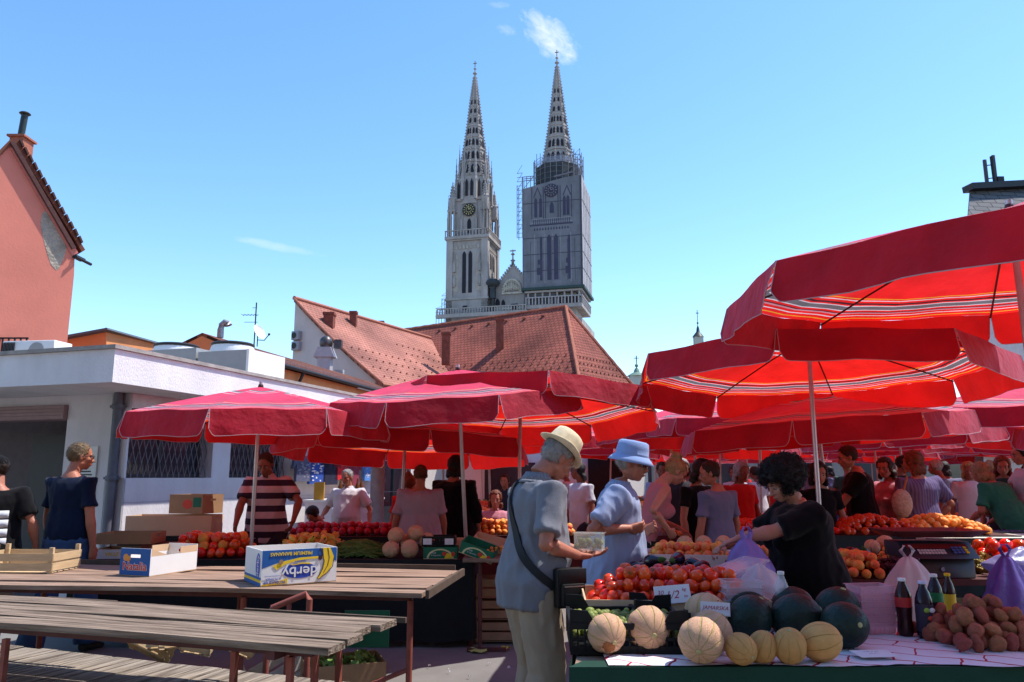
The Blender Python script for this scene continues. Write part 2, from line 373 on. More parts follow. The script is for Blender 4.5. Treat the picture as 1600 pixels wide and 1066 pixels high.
# further doorway (glazed) on the side wall
m = MB(); pbox(m, a5+.02, a6-.02, wb+.12, wb+.16, .02, 2.18); m.build('glazed_door', M_GLASS, pav, True, smooth=0)
m = MB()
for t in (0, .5, 1): pbox(m, a5+.02+(a6-a5-.12)*t, a5+.08+(a6-a5-.12)*t, wb+.09, wb+.118, .02, 2.18)
m.build('door_frame', mat('green_frame', (.05,.09,.08), .5), pav, True, smooth=0)
# drain pipe on the corner
m = MB(); c = pq(wa-.08, wb+.13); m.tube([c+V(0,0,.0), c+V(0,0,BOTZ-.003)], .055, 14); 
for z in (.6, 1.45, 2.3): m.lathe([(.068,z),(.072,z+.01),(.072,z+.05),(.068,z+.06)], 14, c); m.box(c+V(0,0,z+.03), (.19,.02,.03))
m.build('drainpipe', mat('dull_zinc', (.12,.125,.15), .55, .2), pav, True)
# notice board with paper notices by the doorway
nb = thing('notice_board', 'white notice board with printed rules beside the dark doorway', 'notice', pq(wa-.012, wb+.62, 1.15))
m = MB(); R_ = Matrix((fl*-1, dv, V(0,0,1))).transposed()
m.box((0,0,.35), (.36,.02,.72), 0, R_); m.build('board', mat('notice_white', (.70,.70,.66), .6), nb, smooth=0)
m = MB()
for z in (.02, .27, .52): m.box(V(0,0,z) - dv*.0125, (.34,.004,.006), 0, R_)
m.build('divider', M_BLK, nb, smooth=0)
Mt = frame(V(0,0,0), -fl, V(0,0,1))
rr_ = random.Random(4); m = MB()
for k, w_ in enumerate((.05,.14,.24,.26,.20,.22)):
    x_ = -.14
    while x_ < -.14+w_: d_ = rr_.uniform(.012,.035); m.box(V(0,0,.485-k*.038) - dv*.0125 - fl*(x_+d_/2), (d_-.005,.003,.016), 0, R_); x_ += d_
for k in range(3): m.box(V(0,0,.235-k*.05) - dv*.0125 - fl*(-.10+.03*k), (.08,.003,.014), 0, R_)
m.build('printed_lines', M_BLK, nb, smooth=0)
# rooftop plant
PZ = zpx(545, 11.0); PZ2 = zpx(548, 11.6)
rb = thing('rooftop_plant', 'big grey ventilation plant box with a painted sunlit side standing on the white flat roof', 'ventilation unit', pq(2.7, 1.5, TOPZ+.046))
m = MB(); pbox(m, 2.85, 3.74, .42, 1.30, TOPZ+.046, PZ); pbox(m, 2.85, 3.74, 1.34, 3.3, TOPZ+.046, PZ2); m.build('casing', M_GRYP, rb, True, smooth=0)
m = MB(); pbox(m, 2.85, 3.74, .40, .417, TOPZ+.046, PZ+.004); pbox(m, 2.835, 2.847, .40, .44, TOPZ+.046, PZ+.004); m.build('sunlit_side', M_WHT, rb, True, smooth=0)  # white sheet; sunlight on the right side is put into its colour
def fanunit(label, px, py, pw, Y):
    c = pt(px, py, Y); r = pw/1200*Y/2
    t = thing('roof_fan', label, 'ventilation fan', (c.x, Y, c.z-.10), group='round fans on the plant boxes')
    m = MB(); m.lathe([(r*1.0,-.12),(r*.98,.02),(r*.9,.10),(r*.86,.10)], 28); m.build('cowl', M_WHT, t)
    m = MB(); m.lathe([(r*.93,.10),(r*.95,.13),(r*.88,.15),(r*.3,.155),(r*.2,.17)], 28); m.build('grille', M_BLK, t); return t

fanunit('round white fan with black rim, left of the two on the plant box', 276, 544, 72, 12.6)
fanunit('round white fan with black rim, nearer the painted sunlit side of the plant box', 364, 542, 70, 12.2)
# air conditioner on the flat roof in front of the coral house
c = pt(60, 553, 9.6)
ac = thing('air_conditioner', 'white air conditioner lying on the flat roof below the coral house', 'air conditioner', (c.x-.02, 9.6, TOPZ+.05), radians(-8))
m = MB(); m.box((0,0,.13), (.72,.32,.26)); m.build('casing', M_WHT, ac, bevel=.012)
m = MB(); m.lathe([(.10,-.008),(.105,0),(.02,.004)], 20); q = m.build('fan_grille', M_GRYP, ac); q.data.transform(Matrix.Translation((.12,-.165,.13)) @ Matrix.Rotation(pi/2, 4, 'X'))
m = MB()
for k in range(9): m.box((-.345+k*.02, -.168, .13), (.008,.01,.22))
m.build('louvre', M_BLK, ac, smooth=0)

# ---- coral house, gable wall towards the market
def bld(name, label, loc, cat='building'): return thing(name, label, cat, loc)
Yp = 16.0
EVW = pt(118, 388, 16.0); GD = V(.70,.714,0); GN = V(-.714,.70,0)
def PP(px, py, Y=Yp):
    """point of the gable wall plane (turned a little to the right), or at depth Y when one is given"""
    if Y > 16.5: return pt(px, py, Y)
    r = ray(px, py); t = (EVW-CAM).dot(GN)/r.dot(GN)*(1 if Y == Yp else Y/Yp); return CAM + r*t
def frontwall(mb, pts, Y, th, mi=0, slope=0.0):
    """polygon given in picture points at depth Y, extruded th metres away from the viewer"""
    P = [pt(x, y, Y) for x, y in pts]; mb.prism(P, (0, th, 0), mi)
ap = PP(22, 222); ev = PP(118, 388); rt = PP(104, 545); GZ = 0
ph = bld('coral_house', 'coral pink house with a bare plaster patch on its gable wall', (-12.5, 17, 0))
xr = rt.x
m = MB()
gl = lambda p, z: V(p.x, p.y, z)
lf = ap*2-ev
pts = [gl(lf, 0), gl(rt, 0), gl(rt, PP(106,430).z), gl(ev, PP(112,400).z), ev, ap, gl(lf, ev.z-.3)]
m.prism(pts, GN*9); m.build('wall', M_PINK, ph, True, smooth=0)
m = MB()                                                        # plaster loss patch
pp = [(66,333),(72,329),(80,340),(90,352),(100,365),(106,372),(104,388),(99,404),(92,420),(88,423),(80,415),(74,398),(68,375),(63,350)]
m.prism([PP(x, y)-GN*.004 for x, y in pp], GN*.08); m.build('plaster_patch', mat('bare_plaster', (.36,.31,.25), .98, .4, 4, .05, 14, contrast=.6), ph, True, smooth=0)
m = MB()                                                        # roof slopes with thickness and overhang
def slope(a, b, th=.08, over=.03):
    n_ = (b-a).cross(GN).normalized()
    if n_.z < 0: n_ = -n_
    a = a-GN*over; b = b-GN*over; m.prism([a, b, b+n_*th, a+n_*th], GN*9.3)
EV2 = ev+GD*.12-V(0,0,.05); slope(ap, EV2); slope(ap, gl(lf, ev.z-.4))
m.build('roof', M_TILED, ph, True, smooth=0)
m = MB()                                                        # tile ends along the verge
dirr = EV2-ap; L_ = dirr.length; dirr.normalize(); nn_ = dirr.cross(GN).normalized(); nn_ = nn_ if nn_.z > 0 else -nn_
RV = Matrix((dirr, GN, dirr.cross(GN))).transposed()
for k in range(int(L_/.17)):
    p = ap-GN*.05+dirr*(k*.17+.08)+nn_*.095; m.box(p, (.15,.12,.035), 0, RV @ Matrix.Rotation(.14, 3, 'Y'))
m.beam(ap-GN*.06-nn_*.06, ev-GN*.06-nn_*.06, .10, .08, 0); m.build('verge', [mat('dark_tile', (.10,.045,.04), .9, .3)], ph, True, smooth=0)
m = MB(); m.beam(ap-GN*.01-V(0,0,.12), ev-GN*.01-V(0,0,.14), .04, .14); m.build('verge_moulding', mat('coral_trim', (.60,.20,.16), .9), ph, True, smooth=0)
c = PP(34, 222, 17.2)
m = MB(); m.box((c.x, 17.2, c.z-.25), (.32,.4,.6)); m.box((c.x, 17.2, c.z+.07), (.42,.5,.05)); ch = m.build('chimney', M_BRICK, ph, True, smooth=0)
m = MB(); m.cyl(V(c.x-.04,17.2,c.z+.1), V(c.x-.0,17.2,PP(29,178,17.2).z), .075, 12); m.lathe([(.09,0),(.13,.03),(.10,.06)], 12, V(c.x,17.2,PP(29,180,17.2).z)); f = m.build('flue', mat('flue_green_black', (.03,.04,.035), .4), ch); f.data.transform(Matrix.Translation(-ph.location))
m = MB(); a = PP(118, 402); m.box(a+V(.02,.1,-.0), (.12,.3,.06)); m.cyl(a+V(.06,-.1,-.02), a+V(.06,.5,-.02), .035, 8); m.build('gutter', M_BLK, ph, True)
c = PP(8, 540, 15.93); m = MB()
for k in range(7): m.box(c+V(-.3+k*.12,0,-.2), (.02,.03,.7))
m.box(c+V(0,0,.15), (.9,.03,.03)); m.build('window_grille', M_BLK, ph, True, smooth=0)

# ---- orange house behind the flat roof
oh = bld('orange_house', 'small orange rendered house with a lean-to metal roof next to the coral house', (-10, 22, 0))
m = MB(); P = [pt(90,600,20), pt(166,600,20), pt(166,517,20), pt(90,528,20)]; m.prism(P, (1.0, 5, 0))
P = [pt(166,600,20.01), pt(225,600,22), pt(188,537,22), pt(166,517,20.01)]; m.prism(P, (-.3, 3, 0)); m.build('wall', M_ORG, oh, True, smooth=0)
m = MB(); P = [pt(84,527,19.8), pt(167,512,19.8), pt(168,515,19.8), pt(84,531,19.8)]; m.prism(P, (.4,2.5,0)); P = [pt(165,511,19.8), pt(190,537,21.5), pt(190,541,21.5), pt(165,515,19.8)]; m.prism(P, (-.8,1.5,0)); m.build('roof', mat('slate_sheet', (.10,.12,.15), .6), oh, True, smooth=0)
m = MB(); P = [pt(186,534,21), pt(235,543,24), pt(235,560,24), pt(186,560,21)]; m.prism(P, (0,3,0)); m.build('annex', M_ORG, oh, True, smooth=0)
m = MB()
for k in range(14):
    c = pt(187+k*3.6, 534+k*1.0, 21+k*.22); m.cyl(c, c+V(.2,1.2,.05), .07, 6)
m.build('ridge_tiles', M_TILED, oh, True)

# ---- long house with brown roof behind the plant
lh = bld('long_brown_roofed_house', 'long low orange house under a dark brown tiled roof', (-7, 25, 0))
A = pt(316,520,20); Bq = pt(575,600,30.5); zr = A.z; Bq = V(Bq.x, Bq.y, zr)
ld = (V(Bq.x, Bq.y, 0)-V(A.x, A.y, 0)); LL = ld.length; ld.normalize(); ln = V(ld.y, -ld.x, 0)
E0 = A + ln*1.9 - V(0,0,.78); E1 = V(Bq.x,Bq.y,zr) + ln*1.9 - V(0,0,.78)
def rquad(mb, a, b, c, d, th=.08, mi=0):
    """roof sheet a,b (eave) c,d (ridge) with metric uv, top first"""
    u = (b-a).normalized(); n_ = u.cross(d-a).normalized()
    if n_.z < 0: n_ = -n_
    v = n_.cross(u)
    if v.z < 0: v = -v
    P = [a, b, c, d]; uv = [((p-a).dot(u)+50, (p-a).dot(v)+50) for p in P]
    mb.add(P, [(0,1,2,3)], mi, uv); Q = [p-n_*th for p in P]; mb.add(Q, [(3,2,1,0)], mi, uv)
    for k in range(4): mb.add([P[k], P[(k+1)%4], Q[(k+1)%4], Q[k]], [(0,1,2,3)], mi, [uv[k], uv[(k+1)%4], uv[(k+1)%4], uv[k]])
m = MB(); rquad(m, E0, E1, V(Bq.x,Bq.y,zr), A); rquad(m, A-ln*3-V(0,0,1.2), V(Bq.x,Bq.y,zr)-ln*3-V(0,0,1.2), V(Bq.x,Bq.y,zr), A); ROOFL = m
m = MB(); w0 = A+ln*1.7; w1 = V(Bq.x,Bq.y,zr)+ln*1.7; m.prism([V(w0.x,w0.y,0), V(w1.x,w1.y,0), V(w1.x,w1.y,zr-.85), V(w0.x,w0.y,zr-.85)], -ln*4.4)
e = A+ln*1.7; f = A-ln*2.7; m.prism([V(e.x,e.y,0), V(f.x,f.y,0), V(f.x,f.y,zr-1.2), V(A.x,A.y,zr-.09), V(e.x,e.y,zr-.8)], ld*.2); m.build('wall', M_ORG, lh, True, smooth=0)
m = MB(); m.tube([E0+ln*.05-V(0,0,.04), E1+ln*.05-V(0,0,.04)], .06, 8); m.tube([E0+ln*.05+ld*2.0, E0-ln*.1+ld*2.0-V(0,0,.35), E0-ln*.16+ld*2-V(0,0,1.6)], .045, 8); m.build('gutter', M_BLK, lh, True)
m = MB()
for k in range(48):
    p = E0+ld*(k*LL/48)-ln*.25+V(0,0,.16); m.box(p, (.10,.05,.06), 0, .4)
GB = m; m = ROOFL; m.add(GB.v, GB.f, 1, [(0,0)]*len(GB.v)); m.build('roof', [M_TILED, mat('guard_pink', (.5,.3,.25), .7)], lh, True, smooth=0)
m = MB(); c = pt(344, 528, 19.9); k_ = 1/1200*19.9
m.tube([c, c+V(0,0,.22), c+V(.02,0,.34), c+V(.10,0,.42), c+V(.18,0,.38), c+V(.20,0,.33)], [.085,.085,.085,.085,.09,.10], 12); m.build('flue', M_ZINC, lh, True)
# TV aerial
c = pt(397, 538, 20.5)
an = thing('tv_aerial', 'thin television aerial mast with crossbars on the brown roof', 'aerial', c-V(0,0,.5))
m = MB(); m.cyl((0,0,0), (0,0,.5+zpx(473,20.5)-c.z), .018, 6); m.build('mast', M_BLK, an)
m = MB(); hz = .5+zpx(480,20.5)-c.z
for z, l in ((hz-.02,.10),(hz-.22,.36),(hz-.42,.30)): m.beam((-l,0,z), (l*.2,0,z), .012, .012)
for k in range(5): m.beam((-.36+k*.09,-.12,hz-.22), (-.36+k*.09,.12,hz-.22), .008, .008)
m.build('crossbar', M_BLK, an, smooth=0)
c = pt(402, 536, 20.3)
sd = thing('satellite_dish', 'white satellite dish mounted beside the aerial mast', 'satellite dish', c)
m = MB(); m.lathe([(.02,.0),(.1,.012),(.18,.04),(.21,.065),(.215,.065),(.18,.03),(.1,0),(.02,-.01)], 22); q = m.build('reflector', M_WHT, sd); q.data.transform(Matrix.Translation((0,0,.28)) @ Matrix.Rotation(radians(64),4,'Y') @ Matrix.Rotation(radians(20),4,'X'))
m = MB(); m.tube([(0,0,-.1),(0,0,.2)], .015, 6); m.tube([(.02,0,.08),(.2,-.05,.06),(.32,-.08,.2)], .012, 6); m.ell((.33,-.08,.22), .035, None, 8, 6); m.build('feed_arm', M_BLK, sd)

# ---- cream gabled house with the pale red roof
Hh = bld('cream_gable_house', 'house with cream side wall and a long pale red tiled roof', (-8, 37, 0))
A = pt(463, 468, 34); gd = V(.894,-.447,0); rd = V(.447,.894,0); RZ = A.z
B2 = pt(668, 528, 43.8); B2 = A + rd*((B2-A).dot(rd)+.3); B2.z = RZ
def pr(w, l): 
    """roof surface: w across from ridge, l along; concave like the photograph"""
    z = RZ - (.93*w - .022*w*w); return V(A.x,A.y,0)+gd*w+rd*l+V(0,0,z)
LR = (B2-A).length; m = MB(); ws = [0,.8,1.6,2.4,3.2,4.0,4.6,5.0]
ulen = [0]
for i in range(1, len(ws)): ulen.append(ulen[-1]+(pr(ws[i],0)-pr(ws[i-1],0)).length)
for i in range(len(ws)-1):
    P = [pr(ws[i+1],-.15), pr(ws[i+1],LR), pr(ws[i],LR), pr(ws[i],-.15)]; uv = [(50, 60-ulen[i+1]), (50+LR, 60-ulen[i+1]), (50+LR, 60-ulen[i]), (50, 60-ulen[i])]
    m.add(P, [(0,1,2,3)], 0, uv); m.add([p-V(0,0,.14) for p in P], [(3,2,1,0)], 0, uv)
    m.add([P[0], P[3], P[3]-V(0,0,.14), P[0]-V(0,0,.14)], [(0,1,2,3)], 0, [uv[0],uv[3],uv[3],uv[0]])
ROOFH = m
m = MB(); P = [V(A.x,A.y,0)+gd*w+V(0,0,0) for w in (0,)] ; top = [pr(w,0)-V(0,0,.06) for w in ws[:-1]]
poly = [V(A.x,A.y,0)-gd*.05, V(A.x,A.y,0)+gd*4.55] + [V(A.x,A.y,0)+gd*4.55+V(0,0,pr(4.55,0).z-.06)] + top[::-1][1:] + [V(A.x,A.y,RZ-.05)-gd*.05]
m.prism(poly, rd*(LR)); m.build('wall', M_CREAM, Hh, True, smooth=0)
m = MB(); m.tube([pr(w,-.17)+V(0,0,.03) for w in ws], .05, 6); m.tube([pr(4.98,-.1)+V(0,0,-.06), pr(4.98,LR)+V(0,0,-.06)], .07, 6); m.tube([pr(0,-.15)+V(0,0,.04), pr(0,LR)+V(0,0,.04)], .10, 8); m.build('edge_trim', mat('roof_trim', (.38,.14,.09), .8), Hh, True)
def chim(parent, px, pyb, pyt, w, Y, label=None):
    c = pt(px, pyb, Y); zt_ = zpx(pyt, Y); w = w/1200*Y; m = MB(); m.box((c.x, Y, (c.z-.5+zt_-.12)/2), (w*.86, w*.9, zt_-.12-c.z+.5)); m.box((c.x, Y, zt_-.06), (w, w, .12)); return m.build('chimney', mat('old_chimney_brick', (.20,.06,.04), .95, .35, 5, .01, 30), parent, True, smooth=0)
chim(Hh, 514, 516, 489, 18, 34.2); chim(Hh, 552, 508, 487, 12, 36.6); chim(Hh, 596, 506, 502, 9, 42)
m = MB(); rr_ = random.Random(3)                                  # rows of snow guards
for row in (1.5, 2.1, 2.7, 3.3, 3.9, 4.5):
    for k in range(22):
        l = .5 + k*LR/22 + (.2 if int(row*10) % 4 else 0)
        if l < LR and (row > 2.5 or k > 9): p = pr(row, l)+V(0,0,.05); m.box(p, (.07,.04,.06), 0, -.46)
mat('guard_dark', (.27,.10,.07), .8); GB = m; m = ROOFH; m.add(GB.v, GB.f, 1, [(0,0)]*len(GB.v)); m.build('roof', [M_TILEL, MATS['guard_dark']], Hh, True, smooth=0, fixn=False)
for (px, py) in ((469,527),(469,543)):
    c = pt(px, py, 34.2); t = thing('wall_air_conditioner', 'grey air conditioner on the edge of the cream gable wall, %s one' % ('upper' if py < 530 else 'lower'), 'air conditioner', c-V(.05,.35,.2), radians(-26))
    m = MB(); m.box((0,0,.2), (.42,.28,.40)); m.build('casing', M_GRYP, t, bevel=.02); m = MB(); m.lathe([(.13,0),(.14,.012),(.03,.012)], 14); q = m.build('fan_grille', M_BLK, t); q.data.transform(Matrix.Translation((-.05,-.142,.2)) @ Matrix.Rotation(pi/2,4,'X'))
c = pt(507, 592, 30.5)
t = thing('roof_vent', 'boxy zinc vent with a round cowl in front of the cream gable wall', 'vent', (c.x, 30.5, c.z-.5))
m = MB(); m.box((0,0,.85), (.5,.5,1.0)); m.prism([V(-.42,-.3,1.35), V(.42,-.3,1.35), V(.25,-.3,1.75), V(-.25,-.3,1.75)], (0,.6,0)); m.build('duct', mat('galvanised', (.42,.40,.42), .5, .15), t, smooth=0)
m = MB(); m.ell((0,0,1.95), (.27,.27,.30)); m.box((.5,0,1.9), (.28,.3,.35)); m.build('cowl', mat('tarnished_metal', (.10,.09,.09), .4, .3, metal=.6), t)
c = pt(532, 583, 31); t = thing('small_wall_vent', 'small grey box vent low on the cream gable wall', 'vent', c-V(0,.2,.25)); m = MB(); m.box((0,0,.18), (.34,.3,.34)); m.box((.3,0,.0), (.2,.3,.12)); m.build('casing', M_GRYP, t, bevel=.01)

# ---- big house with the steep red hipped roof
Bh = bld('hipped_red_roof_house', 'large house under a steep hipped red tiled roof below the cathedral', (2, 40, 0))
RL = pt(680, 510, 45.2); RR = pt(884, 479, 40); RL.z = RR.z = (RL.z+RR.z)/2
rdd = (RR-RL).normalized(); rp = V(rdd.y, -rdd.x, 0)
EZ = 4.2; run = 5.0
FC = pt(914, 640, 33.0); FC.z = EZ; FC = FC; BC = pt(1034, 640, 38); BC.z = EZ
FL = V(FC.x, FC.y, EZ) - rdd*17; 
m = MB(); rquad(m, FL, FC, RR, RL-rdd*4); rquad(m, FC, BC, RR, RR-V(.01,0,0)); BL = BC - rdd*22; rquad(m, BC, BL, RL-rdd*4, RR); ROOFB = m
m = MB()
def bumpy(a, b, r=.09, nn=None):
    L2 = (b-a).length; k2 = int(L2/.35); m.tube([a+(b-a)*(i/k2)+V(0,0,.03+.02*(i%2)) for i in range(k2+1)], r, 6)
bumpy(RL-rdd*4, RR); bumpy(RR, FC); bumpy(RR, BC); m.build('ridge_tiles', M_BRICK, Bh, True)
m = MB(); q = [FC-rp*.4-rdd*.2, BC-rdd*.6-rp*.0, BL, FL]; q = [V(p.x,p.y,0) for p in q]; m.prism(q, (0,0,EZ-.05)); m.build('wall', M_CREAM, Bh, True, smooth=0)
chim(Bh, 781, 545, 498, 14, 40.0); chim(Bh, 697, 555, 520, 15, 39.0)
m = MB(); c = pt(746, 583, 37.5); m.box(c, (.7,.5,.12), 0, .4); m.build('roof_window', M_GLASS, Bh, True, smooth=0)
rn = (FC-FL).normalized().cross(RL-FL).normalized(); rn = rn if rn.z > 0 else -rn
m = MB()
for i in range(9):
    for j in range(34):
        t_ = .06+i*.055; s_ = (j+.5*(i%2))/34*1.0; a = FL.lerp(FC, s_); b_ = (RL-rdd*4).lerp(RR, s_); p = a.lerp(b_, t_); m.box(p+rn*.04, (.09,.04,.055), 0, -.6)
for j in range(7): p = FL.lerp(FC, .35+j*.09).lerp((RL-rdd*4).lerp(RR, .35+j*.09), .93); m.box(p+rn*.05, (.2,.08,.08), 0, -.6)
rn2 = (BC-FC).normalized().cross(RR-FC).normalized(); rn2 = rn2 if rn2.z > 0 else -rn2
for i in range(8):
    for j in range(12):
        t_ = .06+i*.06; s_ = (j+.5*(i%2))/12; p = FC.lerp(BC, s_).lerp(RR, t_); m.box(p+rn2*.04, (.08,.06,.055), 0, .8)
GB = m; m = ROOFB; m.add(GB.v, GB.f, 1, [(0,0)]*len(GB.v)); m.build('roof', [M_TILE, MATS['guard_dark']], Bh, True, smooth=0)
c = pt(668, 528, 46); t = bld('grey_roofed_house', 'bit of a grey roofed house between the two red roofs', (c.x, 48, 0))
m = MB(); P = [pt(648,522,48), pt(668,519,48), pt(682,538,48), pt(648,560,48)]; m.prism(P, (0,3,0)); m.build('roof', mat('old_grey_tile', (.16,.12,.11), .9), t, True, smooth=0)
m = MB(); P = [pt(656,535,47.9), pt(668,521,47.9), pt(676,535,47.9), pt(676,560,47.9), pt(656,560,47.9)]; m.prism(P, (0,.6,0)); m.build('wall', mat('grey_render', (.40,.38,.34), .9), t, True, smooth=0)

# ---- slate roofed house at far right with mobile antenna
t = bld('slate_roofed_house', 'grey slate roofed house showing above the parasols at the right edge', (19, 28, 0))
Ys = 26
m = MB(); a = pt(1516, 297, Ys); b = pt(1720, 285, Ys+1); c2 = pt(1745, 420, Ys-3); d2 = pt(1506, 420, Ys-3)
rquad(m, d2, c2, b, a); m.build('roof', tilemat('slate', (.17,.175,.185), (.12,.125,.135), (.05,.05,.055), .5, .28, .02), t, True, smooth=0)
m = MB(); m.beam(pt(1512, 294, Ys-.15), pt(1720, 283, Ys+.85), .5, .22); m.build('roof_ridge', M_BLK, t, True, smooth=0)
m = MB(); m.prism([V(d2.x+.05,Ys-2.9,0), V(c2.x,Ys-2.9,0), V(c2.x,Ys-2.9,d2.z-.12), V(d2.x+.05,Ys-2.9,d2.z-.12)], (6,8,0)); m.prism([V(d2.x+.2,Ys-2.8,d2.z-.12), V(a.x+.2,Ys+.3,a.z-.2), V(a.x+.2,Ys+1,0), V(d2.x+.2,Ys-2.0,0)], (.3,0,0)); m.build('wall', mat('pale_wall', (.6,.58,.55), .9), t, True, smooth=0)
c = pt(1554, 290, 26.2)
t = thing('mobile_antenna', 'two upright mobile phone antennas on a post on the slate roof ridge', 'antenna', c)
m = MB(); m.cyl((0,0,-.1), (-.02,0,1.1), .04, 8); m.build('post', M_BLK, t)
for x, z0, z1 in ((-.26,.12,.98), (.06,.05,1.15)): m = MB(); m.box((x,0,(z0+z1)/2), (.11,.09,z1-z0)); m.build('antenna_panel', mat('antenna_grey', (.06,.06,.065), .6), t, bevel=.015)
m = MB(); m.box((.2,0,.2), (.22,.2,.22)); m.beam((-.26,0,.75),(.06,0,.8),.03,.03); m.beam((-.26,0,.25),(.06,0,.3),.03,.03); m.build('bracket', M_BLK, t, smooth=0)

# ---- two little steeples on the skyline
def steeple(name, label, px, pyb, pyt, w, Y, col):
    c = pt(px, pyb, Y); zt_ = zpx(pyt, Y); t = thing(name, label, 'steeple', (c.x, Y, 0)); w = w/1200*Y; h = zt_-c.z
    m = MB(); m.box((0,0,c.z/2), (w*1.1,w*1.1,c.z)); m.build('tower', mat('steeple_wall', (.45,.42,.36), .9), t, smooth=0)
    m = MB(); m.lathe([(w*.8,c.z),(w*.5,c.z+h*.12),(w*.25,c.z+h*.2),(w*.18,c.z+h*.35),(w*.05,c.z+h*.45),(w*.03,zt_)], 8, (0,0,0)); m.ell((0,0,c.z+h*.55), w*.14, None, 8, 6); m.build('roof', col, t)
    m = MB(); m.box((0,0,zt_-h*.08), (w*.07,w*.07,h*.3)); m.box((0,0,zt_-h*.06), (w*.4,w*.06,h*.03)); m.build('cross', M_BLK, t, smooth=0)
steeple('church_steeple', 'tiny dark steeple with a weather vane above the middle parasol', 1091, 527, 487, 12, 120, mat('dark_copper', (.03,.035,.035), .5))
steeple('church_steeple', 'small green copper steeple with a cross right of the hipped red roof', 995, 588, 558, 20, 110, mat('green_copper', (.13,.20,.16), .6))
# ------------------------------------------------------------------ cathedral
M_ST = mat('cathedral_stone', (.34,.30,.28), .9, .45, .45, .06, 2.0, col2=None, stretch=(1,1,.35), contrast=.7)
M_STD = mat('weathered_spire_stone', (.36,.32,.30), .95, .28, .5, .05, 3, stretch=(1,1,.5), contrast=.8)
M_STW = mat('dark_opening', (.025,.022,.03), .9, .1)
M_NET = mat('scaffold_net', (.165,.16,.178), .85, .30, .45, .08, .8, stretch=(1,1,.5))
M_NETL = mat('sun_side_net', (.33,.31,.325), .8, .22, .4, .08, .7)  # paler copy of the net; the sun on its right face is painted in
M_NETD = mat('dark_debris_net', (.045,.05,.055), .8, .35, .6)
M_PRN = mat('printed_shadow', (.055,.05,.085), .8, .2, .5)
M_PRL = mat('printed_light', (.235,.22,.24), .8, .2)
M_SCF = mat('scaffold_steel', (.16,.15,.17), .5, .2)
YC = 172.0; LX = pt(740.5, 300, YC).x
ROT = -math.atan2(5.0, 19.4)
ax = V(cos(ROT), sin(ROT), 0); ay = V(-sin(ROT), cos(ROT), 0)
cath = thing('cathedral', 'grey stone gothic cathedral with twin spires, its right tower wrapped in scaffold netting', 'cathedral', (LX, YC, 0), ROT)
def hz(py, Y=YC): return zpx(py, Y)
def lancet(mb, x, z0, z1, w, face, off, mi=0, th=.12):
    """pointed opening on a face: 'f' front (y=-off) or 'r' right (x=off)"""
    P = [(-w/2, z0), (w/2, z0), (w/2, z1-w*.9), (w*.28, z1-w*.35), (0, z1), (-w*.28, z1-w*.35), (-w/2, z1-w*.9)]
    if face == 'f': mb.prism([V(x+a, -off, b) for a, b in P], (0, -th, 0), mi)
    else: mb.prism([V(off, x+a, b) for a, b in P], (th, 0, 0), mi)
def pinn(mb, x, y, z0, h, w, mi=0, n=4):
    mb.box((x, y, z0+h*.2), (w, w, h*.4), mi)
    mb.lathe([(w*.75, z0+h*.4), (w*.78, z0+h*.44), (w*.5, z0+h*.5), (w*.08, z0+h*.95), (w*.16, z0+h*.97), (.03, z0+h)], n, (x, y, 0), mi)
    for k in range(4):
        z = z0+h*(.52+k*.1); r = w*.5*(1-(k*.1+.02)/.45)+w*.1
        for dx, dy in ((1,1),(1,-1),(-1,1),(-1,-1)): mb.box((x+dx*r*.6, y+dy*r*.6, z), (w*.2,w*.2,w*.25), mi)
def balus(mb, x0, x1, y, z, h, axis='x', mi=0, step=.7):
    n_ = max(2, int(abs(x1-x0)/step))
    for k in range(n_+1):
        t = x0+(x1-x0)*k/n_; c = (t, y, z+h/2) if axis == 'x' else (y, t, z+h/2); mb.box(c, (.22,.22,h), mi)
    c = ((x0+x1)/2, y, z+h); mb.box(c if axis == 'x' else (y, (x0+x1)/2, z+h), (abs(x1-x0)+.3,.34,.22) if axis == 'x' else (.34,abs(x1-x0)+.3,.22), mi)
